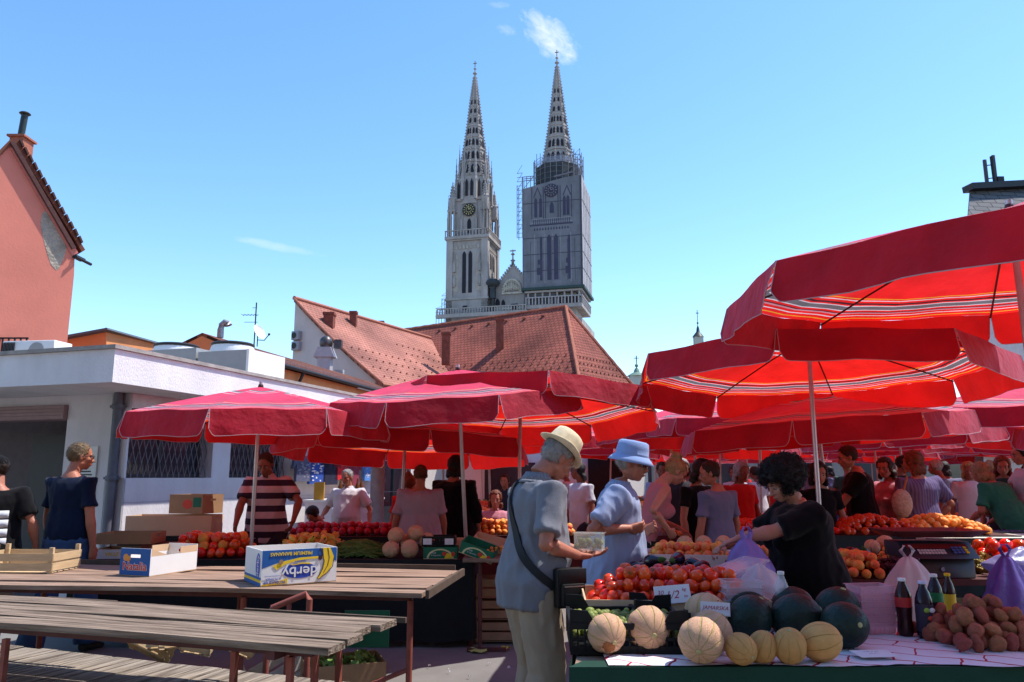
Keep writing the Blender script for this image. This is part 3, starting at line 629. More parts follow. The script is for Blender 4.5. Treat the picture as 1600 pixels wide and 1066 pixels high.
def spire(parent, ox, oy, zb, zt, R0):
    """openwork stone spire: eight crocketed ribs, bands, dark traceried openings"""
    H = zt-zb-3.2; a = MB(); n_ = 8; R = lambda t: R0*(1-t)**1.0*(1-.12*sin(pi*t))+.22
    prof = [(R(k/14)*.93, zb+H*k/14) for k in range(15)]
    vs = []; a.lathe(prof, 8, (ox, oy, 0))
    a.build('spire', M_STD, parent, smooth=0)
    r = MB()
    for k in range(8):
        an_ = 2*pi*k/8
        for j in range(14):
            p0 = V(ox+cos(an_)*R(j/14), oy+sin(an_)*R(j/14), zb+H*j/14); p1 = V(ox+cos(an_)*R((j+1)/14), oy+sin(an_)*R((j+1)/14), zb+H*(j+1)/14); r.beam(p0, p1, .22, .22)
        nn = 34
        for j in range(nn):
            t = (j+.5)/nn; s = .30*(1-t*.45); p = V(ox+cos(an_)*(R(t)+.24), oy+sin(an_)*(R(t)+.24), zb+H*t); r.box(p, (s,s,s*.8), 0, Matrix.Rotation(an_, 3, 'Z'))
    for t in (.14,.27,.39,.50,.60,.69,.78,.86,.93): r.lathe([(R(t)+.0, zb+H*t-.18),(R(t)+.07, zb+H*t),(R(t)-.02, zb+H*t+.18)], 8, (ox, oy, 0))
    r.build('spire_rib', M_STD, parent, smooth=0)
    w = MB()
    lv = [(0,.13),(.14,.26),(.28,.38),(.40,.49),(.51,.59),(.61,.68),(.70,.77)]
    for (t0, t1) in lv:
        for k in range(8):
            an_ = 2*pi*(k+.5)/8; nn_ = V(cos(an_), sin(an_), 0); tt = V(-sin(an_), cos(an_), 0)
            rad = lambda t: R(t)*.93*cos(pi/8)+.05
            for sgn in ((-1, 1) if t0 < .5 else (0,)):
                ww = R((t0+t1)/2)*(.22 if t0 < .5 else .30)
                lo = t0+(t1-t0)*.2; hi = t1-(t1-t0)*.15
                pts = []
                for (a_, t_) in ((-1,lo),(1,lo),(1,lo+(hi-lo)*.7),(0,hi),(-1,lo+(hi-lo)*.7)):
                    pts.append(V(ox,oy,zb+H*t_)+nn_*rad(t_)+tt*(sgn*R(t_)*.17+a_*ww/2))
                w.prism(pts, nn_*.08)
    w.build('spire_opening', M_STW, parent, smooth=0)
    f = MB(); z = zb+H
    f.lathe([(.24,z-.2),(.20,z+.6),(.55,z+.75),(.5,z+.95),(.16,z+1.1),(.13,z+1.9),(.38,z+2.0),(.34,z+2.15),(.10,z+2.25),(.08,z+2.6)], 8, (ox,oy,0)); f.build('finial', M_STD, parent, smooth=0)
    c = MB(); c.box((ox,oy,z+3.3), (.16,.16,1.6)); c.box((ox,oy,z+3.5), (.9,.14,.16)); c.build('cross', mat('gilt_iron', (.22,.15,.06), .5, metal=.5), parent, smooth=0)
def clock(parent, x, y, z, r, face='f', m1=None, m2=None):
    c = MB(); c.lathe([(r,0),(r,.15),(r*.9,.2),(0.01,.2)], 32, (0,0,0)); 
    d = c.build('clock', m1 or mat('clock_black', (.02,.018,.015), .5), parent)
    rot = Matrix.Rotation(pi/2, 4, 'X') if face == 'f' else Matrix.Rotation(pi/2, 4, 'Z') @ Matrix.Rotation(pi/2, 4, 'X')
    T_ = Matrix.Translation((x, y, z)) @ rot; d.data.transform(T_)
    q = MB()
    for k in range(12): an_ = pi*k/6; q.box((r*.74*cos(an_), r*.74*sin(an_), .24), (r*.22, r*.09, .05), 0, Matrix.Rotation(an_, 3, 'Z'))
    q.beam((0,0,.26),(r*.3,r*.2,.26),.13,.05); q.beam((0,0,.28),(-r*.15,r*.6,.28),.11,.05)
    nr = 28
    for k in range(nr): a0 = 2*pi*k/nr; q.box((r*.42*cos(a0), r*.42*sin(a0), .24), (r*.05,r*.11,.05), 0, Matrix.Rotation(a0, 3, 'Z'))
    h = q.build('clock_hand', m2 or mat('clock_gold', (.62,.50,.22), .5), d, smooth=0); h.data.transform(T_)
# left tower
z0, zA, zB, zC, zS, zT = 0, hz(470), hz(382), hz(322), hz(298), hz(101)
W1 = 4.5
b = MB(); b.box((0,0,zB/2), (W1*2,W1*2,zB))
for sx in (-1,1):
    for sy in (-1,1): b.box((sx*(W1-.35),sy*(W1-.35),zB/2), (1.5,1.5,zB-.02))
b.box((0,0,zA-.6), (W1*2+1.2,W1*2+1.2,.5)); b.box((0,0,(zA-.9)/2), (W1*2+.8,W1*2+.8,zA-.9))
b.box((0,0,zB+.25), (W1*2+1.5,W1*2+1.5,.7)); b.box((0,0,zB-.3), (W1*2+.9,W1*2+.9,.38))
b.box((0,0,(zB+zC)/2+.3), (6.7,6.7,zC-zB)); b.box((0,0,zC+.4), (7.4,7.4,.5))
tw = b.build('tower', M_ST, cath, smooth=0)
o = MB()
for x in (-.72,.72): lancet(o, x, zA+.8, hz(401), .85, 'f', W1+.0)
for x in (-1.3,0,1.3): lancet(o, x, zA+.8+6, hz(401), .6, 'r', W1+.0)
lancet(o, 0, zB+1.7, zB+5.2, .9, 'f', 3.35); lancet(o, -1.6, zB+1.4, zB+6.0, .8, 'r', 3.35); lancet(o, 1.6, zB+1.4, zB+6.0, .8, 'r', 3.35)
o.box((-.3,-W1-.25,hz(488)), (1.0,.8,.9)); explode(o.build('window', M_STW, tw, smooth=0))
o = MB()
for x in (-3.0,3.0): lancet(o, x, zA+1.2, hz(400), 1.7, 'f', W1+.002, 0, .08)
for x in (-2.6,2.6): lancet(o, x, zA+3, hz(400), 1.3, 'r', W1+.002, 0, .1)
for k in range(9): lancet(o, -3.4+k*.85, hz(397), hz(391), .5, 'f', W1+.005, 0, .14)
for k in range(9): lancet(o, -3.4+k*.85, hz(397), hz(391), .5, 'r', W1+.005, 0, .14)
explode(o.build('blind_arch', mat('tan_arch_stone', (.40,.34,.29), .95, .3, .8), tw, smooth=0))  # tan stone for the blind arches
o = MB()
for x in (-3.0,3.0):                                             # niche statues with canopies
    zz = hz(455); o.lathe([(.30,zz),(.42,zz+.3),(.30,zz+.35)], 8, (x,-W1-.3,0)); o.lathe([(.28,zz+.4),(.36,zz+1.2),(.33,zz+2.0),(.12,zz+2.3),(.2,zz+2.6),(.1,zz+2.8)], 8, (x,-W1-.3,0)); pinn(o, x, -W1-.25, zz+3.4, 5.0, .6)
o.build('statue', M_ST, tw)
o = MB()
balus(o, -W1-.6, W1+.6, -W1-.6, zB+.6, 1.3); balus(o, -W1-.6, W1+.6, W1+.6, zB+.6, 1.3, 'y'); balus(o, -W1-.6, W1+.6, W1+.6, zB+.6, 1.3)
o.build('balustrade', M_ST, tw, smooth=0)
o = MB()                                                          # corner turrets, open below, with tall pinnacles
for sx in (-1,1):
    for sy in (-1,1):
        x, y = sx*3.9, sy*3.9
        for dx in (-.65,.65):
            for dy in (-.65,.65): o.box((x+dx,y+dy,zB+3.6), (.34,.34,6.4)); 
        o.box((x,y,zB+6.9), (1.9,1.9,.5)); pinn(o, x, y, zB+7.0, hz(297)-zB-7.0+.8, 1.3)
        for dx, dy in ((sx*1.0,0),(0,sy*1.0)): pinn(o, x+dx, y+dy, zB+.8, 6.2+4.0, .42)
    for y in (-3.55, 3.55): pinn(o, sx*1.75, y, zB+.9, 10.5, .5); pinn(o, y, sx*1.75, zB+.9, 10.5, .5)
for s_ in (-1,1):                                                 # gables over the clocks
    o.prism([V(-1.9,s_*3.42,zC-.6),V(1.9,s_*3.42,zC-.6),V(0,s_*3.42,zC+2.8)], (0,s_*.25,0)); o.prism([V(s_*3.42,-1.9,zC-.6),V(s_*3.42,1.9,zC-.6),V(s_*3.42,0,zC+2.8)], (s_*.25,0,0))
o.build('pinnacle', M_ST, tw, smooth=0)
clock(tw, 0, -3.65, hz(336), 1.5, 'f'); clock(tw, 3.65, 0, hz(336), 1.5, 'r')
o = MB(); RO = 3.9
o.lathe([(RO, zC),(RO*.97,zS+1.5),(RO*.93,hz(282)),(3.4,hz(268)),(3.0,hz(262))], 8); oc = o.build('octagon_stage', M_STD, cath, smooth=0); oc.data.transform(Matrix.Rotation(pi/8,4,'Z'))
o = MB()
for k in range(8):
    an_ = 2*pi*k/8; c_ = V(cos(an_),sin(an_),0); tt = V(-sin(an_),cos(an_),0)
    for s_ in (-1,1):
        P = [c_*(RO*.95)+tt*(s_*.6+a_)+V(0,0,z_) for a_, z_ in ((-.3,zC+1.2),(.3,zC+1.2),(.3,zC+4.5),(0,zC+5.4),(-.3,zC+4.5))]; o.prism(P, c_*.12)
explode(o.build('window', M_STW, oc, smooth=0))
o = MB()
for k in range(8):
    an_ = 2*pi*(k+.5)/8; pinn(o, cos(an_)*(RO+.25), sin(an_)*(RO+.25), zC+.3, 9.2+2.0, .62); pinn(o, cos(an_)*(RO-.45), sin(an_)*(RO-.45), zC+6, 9.0, .42)
o.build('pinnacle', M_STD, oc, smooth=0)
spire(cath, 0, 0, hz(282), zT, 3.75)
# right tower; its own distance
DR = 20.0; Yr = YC + ROT*0 + sin(ROT)*DR
def hr(py): return zpx(py, Yr)
b = MB(); b.box((DR,0,hr(470)/2), (9.2,9.2,hr(470)+1)); b.box((DR,0,hr(487)), (12.4,12.4,.8)); rt2 = b.build('tower', M_ST, cath, smooth=0)
b = MB(); b.box((DR,0,(hr(470)+hr(487))/2), (10.6,10.6,(hr(470)-hr(487))*.9)); b.build('scaffold_deck', mat('reddish_boarding', (.10,.055,.05), .9, .5, 1.2), rt2, smooth=0)
b = MB()
for k in range(8): x_ = DR-5.6+k*1.6; b.box((x_,-5.7,(hr(462)+hr(487))/2), (.35,.35,hr(462)-hr(487)))
for k in range(6): b.box((DR+5.7,-5.0+k*2,(hr(462)+hr(487))/2), (.35,.35,hr(462)-hr(487)))
balus(b, DR-6, DR+6.2, -6.2, hr(487)+.4, 1.6); balus(b, -6.2, 6.2, DR+6.2, hr(487)+.4, 1.6, 'y'); b.box((DR,0,hr(462)-.35), (12.6,12.6,.4)); b.build('gallery', mat('pale_gallery', (.36,.33,.33), .9, .3), rt2, smooth=0)
b = MB(); b.box((DR,0,hr(460)-.1), (13.8,13.8,.55)); b.build('green_ledge', mat('green_ledge', (.03,.055,.05), .6), rt2, smooth=0)
NW = 6.3; zN0, zN1 = hr(458), hr(301)
NO = [V(DR-NW-.4,-NW,0), V(DR+NW,-NW,0)]
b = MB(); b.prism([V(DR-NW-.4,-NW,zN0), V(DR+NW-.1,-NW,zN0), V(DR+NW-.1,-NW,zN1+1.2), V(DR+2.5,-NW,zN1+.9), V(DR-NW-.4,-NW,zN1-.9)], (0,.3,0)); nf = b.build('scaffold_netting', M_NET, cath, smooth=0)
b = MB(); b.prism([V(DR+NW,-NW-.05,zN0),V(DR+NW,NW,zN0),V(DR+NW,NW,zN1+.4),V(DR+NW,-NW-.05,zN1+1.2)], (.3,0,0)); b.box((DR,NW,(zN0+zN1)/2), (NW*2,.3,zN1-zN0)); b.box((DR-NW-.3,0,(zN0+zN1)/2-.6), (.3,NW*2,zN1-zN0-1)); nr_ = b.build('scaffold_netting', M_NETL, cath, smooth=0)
# what is printed on the netting
w = MB(); F = NW+.002
for x in (-.75,.75): lancet(w, DR+x, hr(448), hr(379), .95, 'f', F, 0, .03)
for x in (-3.1,3.1): lancet(w, DR+x+.55, hr(448), hr(381), .55, 'f', F, 0, .03)
for x in (-3.7,-2.6,2.7,3.5): lancet(w, DR+x, hr(352), hr(322), .65, 'f', F, 0, .03)
lancet(w, DR-.1, hr(347), hr(330), .95, 'f', F, 0, .03)
for x in (-4.6,-2.0,-1.5,1.3,1.8,4.3): w.box((DR+x,-F-.015,(hr(355)+hr(306))/2), (.16,.03,hr(306)-hr(355)))
w.box((DR-.3,-F-.015,hr(364)), (9.6,.03,.32))
for k in range(13): lancet(w, DR-4+k*.62, hr(372), hr(368), .3, 'f', F, 0, .03)
for k in range(18): w.box((DR-4.2+k*.47,-F-.015,hr(359)), (.16,.03,1.1))
for x in (-3.3,3.3): w.prism([V(DR+x-1,-F,hr(322)),V(DR+x-.75,-F,hr(322)),V(DR+x,-F,hr(309)),V(DR+x+.75,-F,hr(322)),V(DR+x+1,-F,hr(322)),V(DR+x,-F,hr(306))], (0,-.03,0))
for k in range(7): w.box((DR-4.9+k*1.63,-F-.015,(hr(450)+hr(388))/2), (.07,.03,hr(388)-hr(450)))
for x in (-3.1,3.2): w.box((DR+x,-F-.016,hr(434)), (.8,.03,1.6)); w.box((DR+x,-F-.016,hr(420)), (.5,.03,1.1))
explode(w.build('printed_window', M_PRN, nf, smooth=0))
w = MB()
for x in (-4.0,-1.7,-.0,1.7,4.0): w.box((DR+x,-F-.012,(hr(452)+hr(378))/2), (.28 if x else .16,.03,hr(378)-hr(452)))
w.box((DR-.2,-F-.012,hr(360.5)), (9.4,.03,.3)); w.box((DR-.2,-F-.012,hr(355)), (9,.03,.2))
explode(w.build('printed_stone', M_PRL, nf, smooth=0))
clock(nf, DR-.2, -F, hr(313), 1.55, 'f', mat('printed_dark', (.05,.045,.07), .8), mat('printed_pale', (.24,.22,.24), .8))
w = MB()
for z_ in (hr(433), hr(408), hr(383), hr(330)): w.box((DR-.2,-F-.02,z_), (NW*2,.05,.14)); w.box((DR+NW+.32,0,z_), (.05,NW*2,.16))
for k in range(5): w.box((DR+NW+.32,-4.2+k*2.1,(zN0+zN1)/2), (.05,.12,zN1-zN0))
w.box((DR+NW+.05,-F-.08,(zN0+zN1)/2+.5), (.3,.2,zN1-zN0+1)); explode(w.build('netting_seam', mat('seam_dark', (.06,.055,.08), .8), nf, smooth=0))
# upper dark drum with poles
b = MB(); zD0, zD1 = hr(301)-1, hr(266); RD = 5.3
b.lathe([(RD,zD0),(RD,zD1)], 8); dd = b.build('debris_netting', M_NETD, cath, smooth=0); dd.data.transform(Matrix.Translation((DR+.2,0,0)) @ Matrix.Rotation(pi/8,4,'Z'))
b = MB(); b.lathe([(RD+.1,zD1),(RD+.1,hr(257))], 8, cap=False); d3 = b.build('guard_netting', mat('thin_guard_net', (.36,.38,.48), .8), dd, smooth=0); d3.data.transform(Matrix.Translation((DR+.2,0,0)) @ Matrix.Rotation(pi/8,4,'Z')); d3.data.materials[0].node_tree.nodes['Principled BSDF'].inputs['Alpha'].default_value = .45
sc = MB(); rr_ = random.Random(5)
for k in range(26):
    an_ = 2*pi*k/26; x_, y_ = DR+.2+cos(an_)*(RD+.3), sin(an_)*(RD+.3); sc.cyl((x_,y_,zD0), (x_,y_,hr(rr_.uniform(248,258))), .07, 5)
for z_ in [zD0+k*(hr(257)-zD0)/6 for k in range(1,7)]: sc.tube([V(DR+.2+cos(2*pi*k/16)*(RD+.3), sin(2*pi*k/16)*(RD+.3), z_) for k in range(17)], .05, 5)
for k in range(6): # ladder scaffold on the right and left of the drum
    x_ = DR+NW-1.4+(k%2)*1.3; y_ = -NW+.6+(k//2)*2.4; sc.cyl((x_,y_,zN1), (x_,y_,hr(252)), .08, 5)
for z_ in range(6): z2 = zN1+z_*1.25; sc.beam((DR+NW-1.4,-NW+.6,z2),(DR+NW-.1,-NW+.6,z2),.1,.1); sc.beam((DR+NW-1.4,-NW+.6,z2),(DR+NW-.1,-NW+.6,z2+1.25),.07,.07); sc.beam((DR+NW-.1,-NW+.6,z2),(DR+NW-.1,-NW+5.4,z2),.08,.08)
for k in range(2):
    for j in range(2): sc.cyl((DR-NW-1.7+k*1.2,-NW+.2+j*1.6,hr(380)), (DR-NW-1.7+k*1.2,-NW+.2+j*1.6,hr(289 if k else 300)), .08, 5)
for z_ in range(16):
    z2 = hr(380)+z_*1.0
    sc.beam((DR-NW-1.7,-NW+.2,z2),(DR-NW-.4,-NW+.2,z2),.12,.07); 
    if z_ % 2: sc.beam((DR-NW-1.7,-NW+.2,z2),(DR-NW-.5,-NW+.2,z2+1.9),.07,.07)
for x0 in (DR-NW-.4,): 
    for k in range(4): sc.cyl((x0+k*.9,-NW+.2,zN1-1.2), (x0+k*.9,-NW+.2,hr(288)), .08, 5)
    for z_ in (hr(288), hr(294), hr(291)): sc.beam((x0-.2,-NW+.2,z_),(x0+2.8,-NW+.2,z_),.13,.13)
    sc.beam((x0,-NW+.2,zN1-1),(x0+2.5,-NW+.2,hr(288)),.1,.1)
sc.beam((DR+.5,-NW-.2,zN1+1.2),(DR+4.6,-NW-.2,zN1+1.9),.3,.3)
sc.build('scaffold_pole', M_SCF, cath, smooth=0)
spire(cath, DR+.2, 0, hr(262), hr(84), 3.6)
# middle gable with relief, cross, rear gable, gallery balustrade, small scaffold at the left foot
MX = 10.1; g0 = hz(492); gz = hz(424)
b = MB(); b.prism([V(MX-3.6,-3.2,0),V(MX+4.2,-3.2,0),V(MX+4.2,-3.2,hz(455)),V(MX+.1,-3.2,gz),V(MX-4.0,-3.2,hz(458))], (0,1.2,0)); gb = b.build('gable', M_ST, cath, smooth=0)
b = MB()
for k in range(11):
    t_ = k/10; b.box((MX-4.0+4.1*t_,-3.3,hz(458)+(gz-hz(458))*t_+.25), (.34,.5,.5)); b.box((MX+4.2-4.1*t_,-3.3,hz(455)+(gz-hz(455))*t_+.25), (.34,.5,.5))
b.lathe([(.35,gz-.2),(.3,gz+.8),(.6,gz+1.0),(.2,gz+1.3),(.15,gz+2.2),(.5,gz+2.5),(.12,gz+2.8),(.1,gz+3.6)], 8, (MX+.1,-2.9,0)); b.box((MX+.1,-2.9,gz+3.3), (1.3,.25,.25))
b.lathe([(.3,hz(440)),(.2,hz(430)),(.45,hz(428)),(.1,hz(424)),(.08,hz(418))], 8, (MX+3.6,0,0)); b.box((MX+3.6,0,hz(423)), (1.1,.2,.25))
for x_, y_ in ((MX-4.6,-3.2),(MX+5.0,-3.0)): pinn(b, x_, y_, hz(472), 6.5, .8)
b.build('finial', M_ST, gb, smooth=0)
b = MB(); b.prism([V(MX+.6,-1.9,hz(434)),V(MX+4.9,-1.9,hz(462)),V(MX+4.9,-1.9,hz(470)),V(MX+.6,-1.9,hz(440))], (0,2,0)); b.build('roof', mat('lead_roof', (.04,.04,.05), .7), gb, smooth=0)
b = MB(); zz = hz(464); rr_ = random.Random(9)
for k in range(15):
    an_ = pi*k/14; b.ell((MX+cos(an_)*2.0, -3.35, zz+sin(an_)*2.6), (.36,.25,.36), None, 7, 5)
for k in range(9): x_ = MX-1.6+k*.4; h_ = 1.0+1.2*(1-abs(k-4)/4); b.ell((x_,-3.4,zz+h_*.5), (.22,.25,h_*.55), None, 7, 5); b.ell((x_,-3.45,zz+h_+.15), .2, None, 7, 5)
b.box((MX,-3.35,zz-.5), (4.6,.35,.4)); b.box((MX,-3.35,zz-4.0), (4.6,.3,.3)); b.build('relief', mat('relief_stone', (.50,.44,.36), .9, .3, 1.2), gb)
b = MB(); lancet(b, MX-3.3, hz(486), hz(474), 1.0, 'f', 3.25); lancet(b, MX-2.0, hz(486), hz(476), .8, 'f', 3.25); b.box((MX+.6,-3.4,hz(488)), (1.5,.5,1.2)); explode(b.build('window', M_STW, gb, smooth=0))
b = MB(); b.box((6.4,-2.0,hz(485)), (3.6,2,hz(455)-hz(512))); b.box((17,-5.0,hz(484)), (7,1.5,3.0)); b.build('recess_shade_box', mat('recess_shade_dark', (.09,.08,.08), .9, .4, 1), cath, smooth=0)  # solid dark boxes; the recess shade is put into their colour
b = MB(); b.ell((6.0,-4.4,hz(452)), (1.7,1.4,1.0), None, 10, 6); b.box((6.0,-4.4,hz(463)), (1.1,1.0,3.8)); b.cyl((6.0,-4.4,hz(490)), (6.0,-4.4,hz(468)), .3, 8); b.build('netted_canopy', M_NETD, cath)
b = MB(); balus(b, -6.2, 14, -6.6, hz(499), hz(491)-hz(499), step=.62); b.box((4,-6.6,hz(500)-.3), (20.8,1.0,.8)); b.build('gallery_balustrade', M_ST, cath, smooth=0)
b = MB(); b.box((10,4,hz(512)/2), (32,18,hz(512))); b.build('nave_wall', M_ST, cath, smooth=0)
b = MB()
for k in range(3):
    for j in range(2): b.cyl((-7.4+k*1.3,-4+j*1.8,0), (-7.4+k*1.3,-4+j*1.8,hz(452+ (2-k)*18)), .08, 5)
for z_ in range(9):
    z2 = hz(498)+z_*.95; x1_ = -4.8; x0_ = -7.6 if z_ < 3 else (-6.2 if z_ < 6 else -5.2); b.beam((x0_,-4,z2),(x1_,-4,z2),.12,.1); b.beam((x0_,-4,z2),(x1_,-4,z2+.95),.06,.06)
b.build('scaffold_pole', mat('pale_steel', (.36,.37,.42), .5), cath, smooth=0)
# ------------------------------------------------------------------ people
def remesh(mb, voxel, sm=2, disp=0, dscale=6, seed=0, ripple=0, deci=None):
    me = mb.mesh('tmp', [])
    import bmesh
    bm = bmesh.new(); bm.from_mesh(me); bmesh.ops.recalc_face_normals(bm, faces=bm.faces[:]); bm.to_mesh(me); bm.free()
    o = bpy.data.objects.new('tmp', me); COL.objects.link(o)
    r = o.modifiers.new('r', 'REMESH'); r.mode = 'VOXEL'; r.voxel_size = voxel
    if sm: s_ = o.modifiers.new('s', 'SMOOTH'); s_.iterations = sm; s_.factor = .5
    dg = bpy.context.evaluated_depsgraph_get(); me2 = bpy.data.meshes.new_from_object(o.evaluated_get(dg)); bpy.data.objects.remove(o)
    if disp or ripple:
        off = Vector((seed*3.7, seed*1.3, 0)); ns = [v.normal.copy() for v in me2.vertices]
        for v, n_ in zip(me2.vertices, ns):
            p = v.co; d = 0
            if disp: d += disp*noise.fractal(p*dscale+off, 1.0, 2.0, 3)
            if ripple:                                             # long soft folds, mostly running down
                q = Vector((p.x*9, p.y*9, p.z*2.6))+off; a = noise.noise(q); d += ripple*(1-abs(a)*2.4)
                q = Vector((p.x*16+p.z*7, p.y*16, p.z*9-p.x*5))+off; d += ripple*.5*(1-abs(noise.noise(q))*2.6)
            v.co = p + n_*d
    me2.shade_smooth(); return me2
def fin(me, name, m, parent):
    me.name = name; me.materials.clear()
    for x in (m if isinstance(m, (list, tuple)) else [m]): me.materials.append(x)
    o = bpy.data.objects.new(name, me); COL.objects.link(o); o.parent = parent; return o
def ik(a, b, l1, l2, hint):
    d = b-a; L = min(d.length, (l1+l2)*.995); u = d.normalized(); x = (l1*l1-l2*l2+L*L)/(2*L); h = sqrt(max(l1*l1-x*x, 0))
    hp = Vector(hint); hp = hp-u*hp.dot(u)
    if hp.length < 1e-4: hp = V(0,-1,0)
    hp.normalize(); return a+u*x+hp*h, a+u*L
def skinmat(name, c): 
    m = mat(name, c, .5, .10, 14, .0015, 90, spec=.35); p = m.node_tree.nodes['Principled BSDF']; p.inputs['Subsurface Weight'].default_value = .12; p.inputs['Subsurface Radius'].default_value = (.02,.008,.004); return m
SK1 = skinmat('skin_tanned', (.42,.155,.095)); SK2 = skinmat('skin_light', (.50,.23,.16)); SK3 = skinmat('skin_tan_and_shade', (.25,.085,.05))  # darkest tone: deep tan, and painted shade on the far people
def cloth(name, c, var=.12, bump=.0012): return mat('cloth_'+name, c, .9, var*.5, 5, bump, 220, spec=.1, sheen=.1)
HAIRS = {'light brown': (.15,.095,.05), 'grey': (.30,.28,.27), 'white': (.55,.53,.50), 'black': (.012,.010,.010), 'brown': (.035,.018,.011), 'blond': (.36,.22,.10), 'ginger': (.16,.045,.02)}
def hairmat(k): return mat('hair_'+k, HAIRS[k], .6, .45, 30, .004, 120, stretch=(1,1,.3))
M_EYE = mat('eye_white', (.34,.30,.28), .4, .03); M_IRIS = mat('eye_dark', (.02,.015,.01), .2); M_LIP = mat('lip', (.35,.10,.08), .5); M_SHOE = mat('shoe_leather', (.03,.025,.02), .5, .2)
def strands(ho, hm, hc, Hd, k, style, rr):
    """fine locks lying over the hair mass so that its surface and outline break up"""
    me = ho.data; m = MB(); n_ = 1500 if style != 'curly' else 1300; up = Hd @ V(0,0,1); fw = Hd @ V(0,1,0); P_ = me.polygons
    for _ in range(n_):
        p = P_[rr.randrange(len(P_))]; nrm = p.normal; c = p.center.copy()
        if (c-hc).dot(nrm) < 0: continue
        if style == 'curly':
            r = rr.uniform(.007,.013)*k; t = nrm.cross(V(rr.uniform(-1,1),rr.uniform(-1,1),rr.uniform(-1,1))).normalized(); w = rr.uniform(0,6); b = (nrm+t*.4).normalized(); s = b.cross(t)
            pts = [c + b*(.004*j) + t*(r*cos(w+j*1.1)) + s*(r*sin(w+j*1.1)) for j in range(6)]; m.tube(pts, [.0016,.002,.002,.002,.0016,.0008], 3)
        else:
            d = (-up*.75 - fw*.55 + V(rr.gauss(0,.25),rr.gauss(0,.25),rr.gauss(0,.25))); d = (d-nrm*d.dot(nrm)).normalized(); L_ = rr.uniform(.014,.035)*k; w = d.cross(nrm)*.0012*k
            a = c+nrm*.001; b_ = c+d*L_*.5+nrm*rr.uniform(.002,.005); e = c+d*L_+nrm*rr.uniform(.0,.006); m.add([a-w,a+w,b_+w,b_-w,e], [(0,1,2,3),(3,2,4)])
    o = m.build('hair_locks', hm, ho, smooth=60, fixn=False); return o
def person(name_label, loc, face=0, H=1.75, build=1.0, lean=0, twist=0, head=(0,0,0), L=None, R=None, eL=(-.5,-.6,-.4), eR=(.5,-.6,-.4), feet=((-.11,0),(.11,.02)),
           skin=SK1, hair='grey', hstyle='short', shirt=None, shirt_len=.80, sleeve=.55, trousers=None, leg_end=.06, voxel=.009, cv=.013, loose=1.0, collar=True, grip=.6, DZ=0, belly=0, bust=0, skirt=False, group=None, seed=1, vneck=False, gR=None, gL=None, hips=1.0, shirt_parts=None):
    """face: heading in degrees, 0 looks along +Y, positive turns left. Local frame: +Y forward, +X right."""
    k = H/1.75; T = thing('person', name_label, 'person', loc, radians(face), group)
    pel = V(0, 0, .93*k-DZ)
    Rl = Matrix.Rotation(radians(-lean), 3, 'X') @ Matrix.Rotation(radians(twist), 3, 'Z')
    def tp(x, y, z): return pel + Rl @ (V(x*k, y*k, (z-.93)*k))
    b = build
    # torso sections: z, centre y, rx, ry
    sec = [(.84,-.005,.150*b*hips,.105*b),(.92,-.01,.168*b*hips,.118*b),(1.00,-.002+belly*.3,.158*b,.112*b+belly*.4),(1.08,.005+belly*.6,.148*b,.108*b+belly*.7),(1.18,.008+belly*.4,.152*b,.108*b+belly*.5),(1.28,.008,.168*b,.115*b),(1.36,.0,.180*b,.112*b),(1.42,-.012,.165*b,.088*b),(1.455,-.018,.10,.068),(1.49,-.01,.062,.058)]
    sh = [tp(s*.172*(.55+.45*b), -.012, 1.405) for s in (-1,1)]
    hr_ = [V(0,0,0), V(0,0,0)]
    def torso(mb, infl, zlo, ztop=9):
        ps = []; rs = []
        for z, y, rx, ry in sec:
            if z < zlo-.001 or z > ztop: continue
            ps.append(tp(0, y, z)); rs.append(((rx+infl)*k, (ry+infl)*k))
        mb.loft(ps, rs, 20, side=Rl @ V(1,0,0))
    lb = Rl @ V(0,1,0)
    hands = []; arms = []
    for s_, tgt, el, g in ((0, L, eL, gL), (1, R, eR, gR)):
        sg = -1 if s_ == 0 else 1
        t = Vector(tgt)*1.0 if tgt is not None else sh[s_]+V(sg*.10*k, .07*k, -.52*k)
        e, w = ik(sh[s_], t, .285*k, .255*k, el); arms.append((sh[s_], e, w))
    body = MB(); torso(body, -.006, .84)
    neck0 = tp(0,-.012,1.44); 
    Hd = Matrix.Rotation(radians(-lean*.35), 3, 'X') @ Matrix.Rotation(radians(head[1]), 3, 'Z') @ Matrix.Rotation(radians(-head[0]), 3, 'X') @ Matrix.Rotation(radians(head[2]), 3, 'Y')
    hc = tp(0,.012,1.50) + Hd @ V(0,.028*k,.125*k)
    body.loft([neck0, tp(0,0,1.50), hc+Hd @ V(0,-.02*k,-.06*k)], [.066*k,.056*k,.055*k], 14)
    def hp(x, y, z): return hc + Hd @ (V(x,y,z)*k)
    body.ell(hp(0,-.008,.028), (.075*k,.094*k,.088*k), Hd, 20, 14)
    body.ell(hp(0,.022,-.035), (.058*k,.066*k,.072*k), Hd, 16, 10)
    body.ell(hp(0,.052,-.082), (.030*k,.028*k,.024*k), Hd, 10, 8)
    for s_ in (-1,1):
        body.ell(hp(s_*.040,.052,-.020), (.024*k,.026*k,.024*k), Hd, 10, 8)
        body.ell(hp(s_*.030,.075,.022), (.026*k,.014*k,.008*k), Hd, 10, 6)
        body.ell(hp(s_*.077,-.004,-.004), (.009*k,.019*k,.031*k), Hd @ Matrix.Rotation(s_*.35,3,'Z'), 10, 8)
        body.ell(hp(s_*.040,.0,-.055), (.022*k,.04*k,.022*k), Hd, 10, 8)
    body.loft([hp(0,.080,.020), hp(0,.096,-.012), hp(0,.106,-.030), hp(0,.090,-.038)], [.008*k,.011*k,.014*k,.009*k], 8)
    for s_ in (-1,1): body.ell(hp(s_*.012,.094,-.032), (.009*k,.011*k,.008*k), Hd, 8, 6)
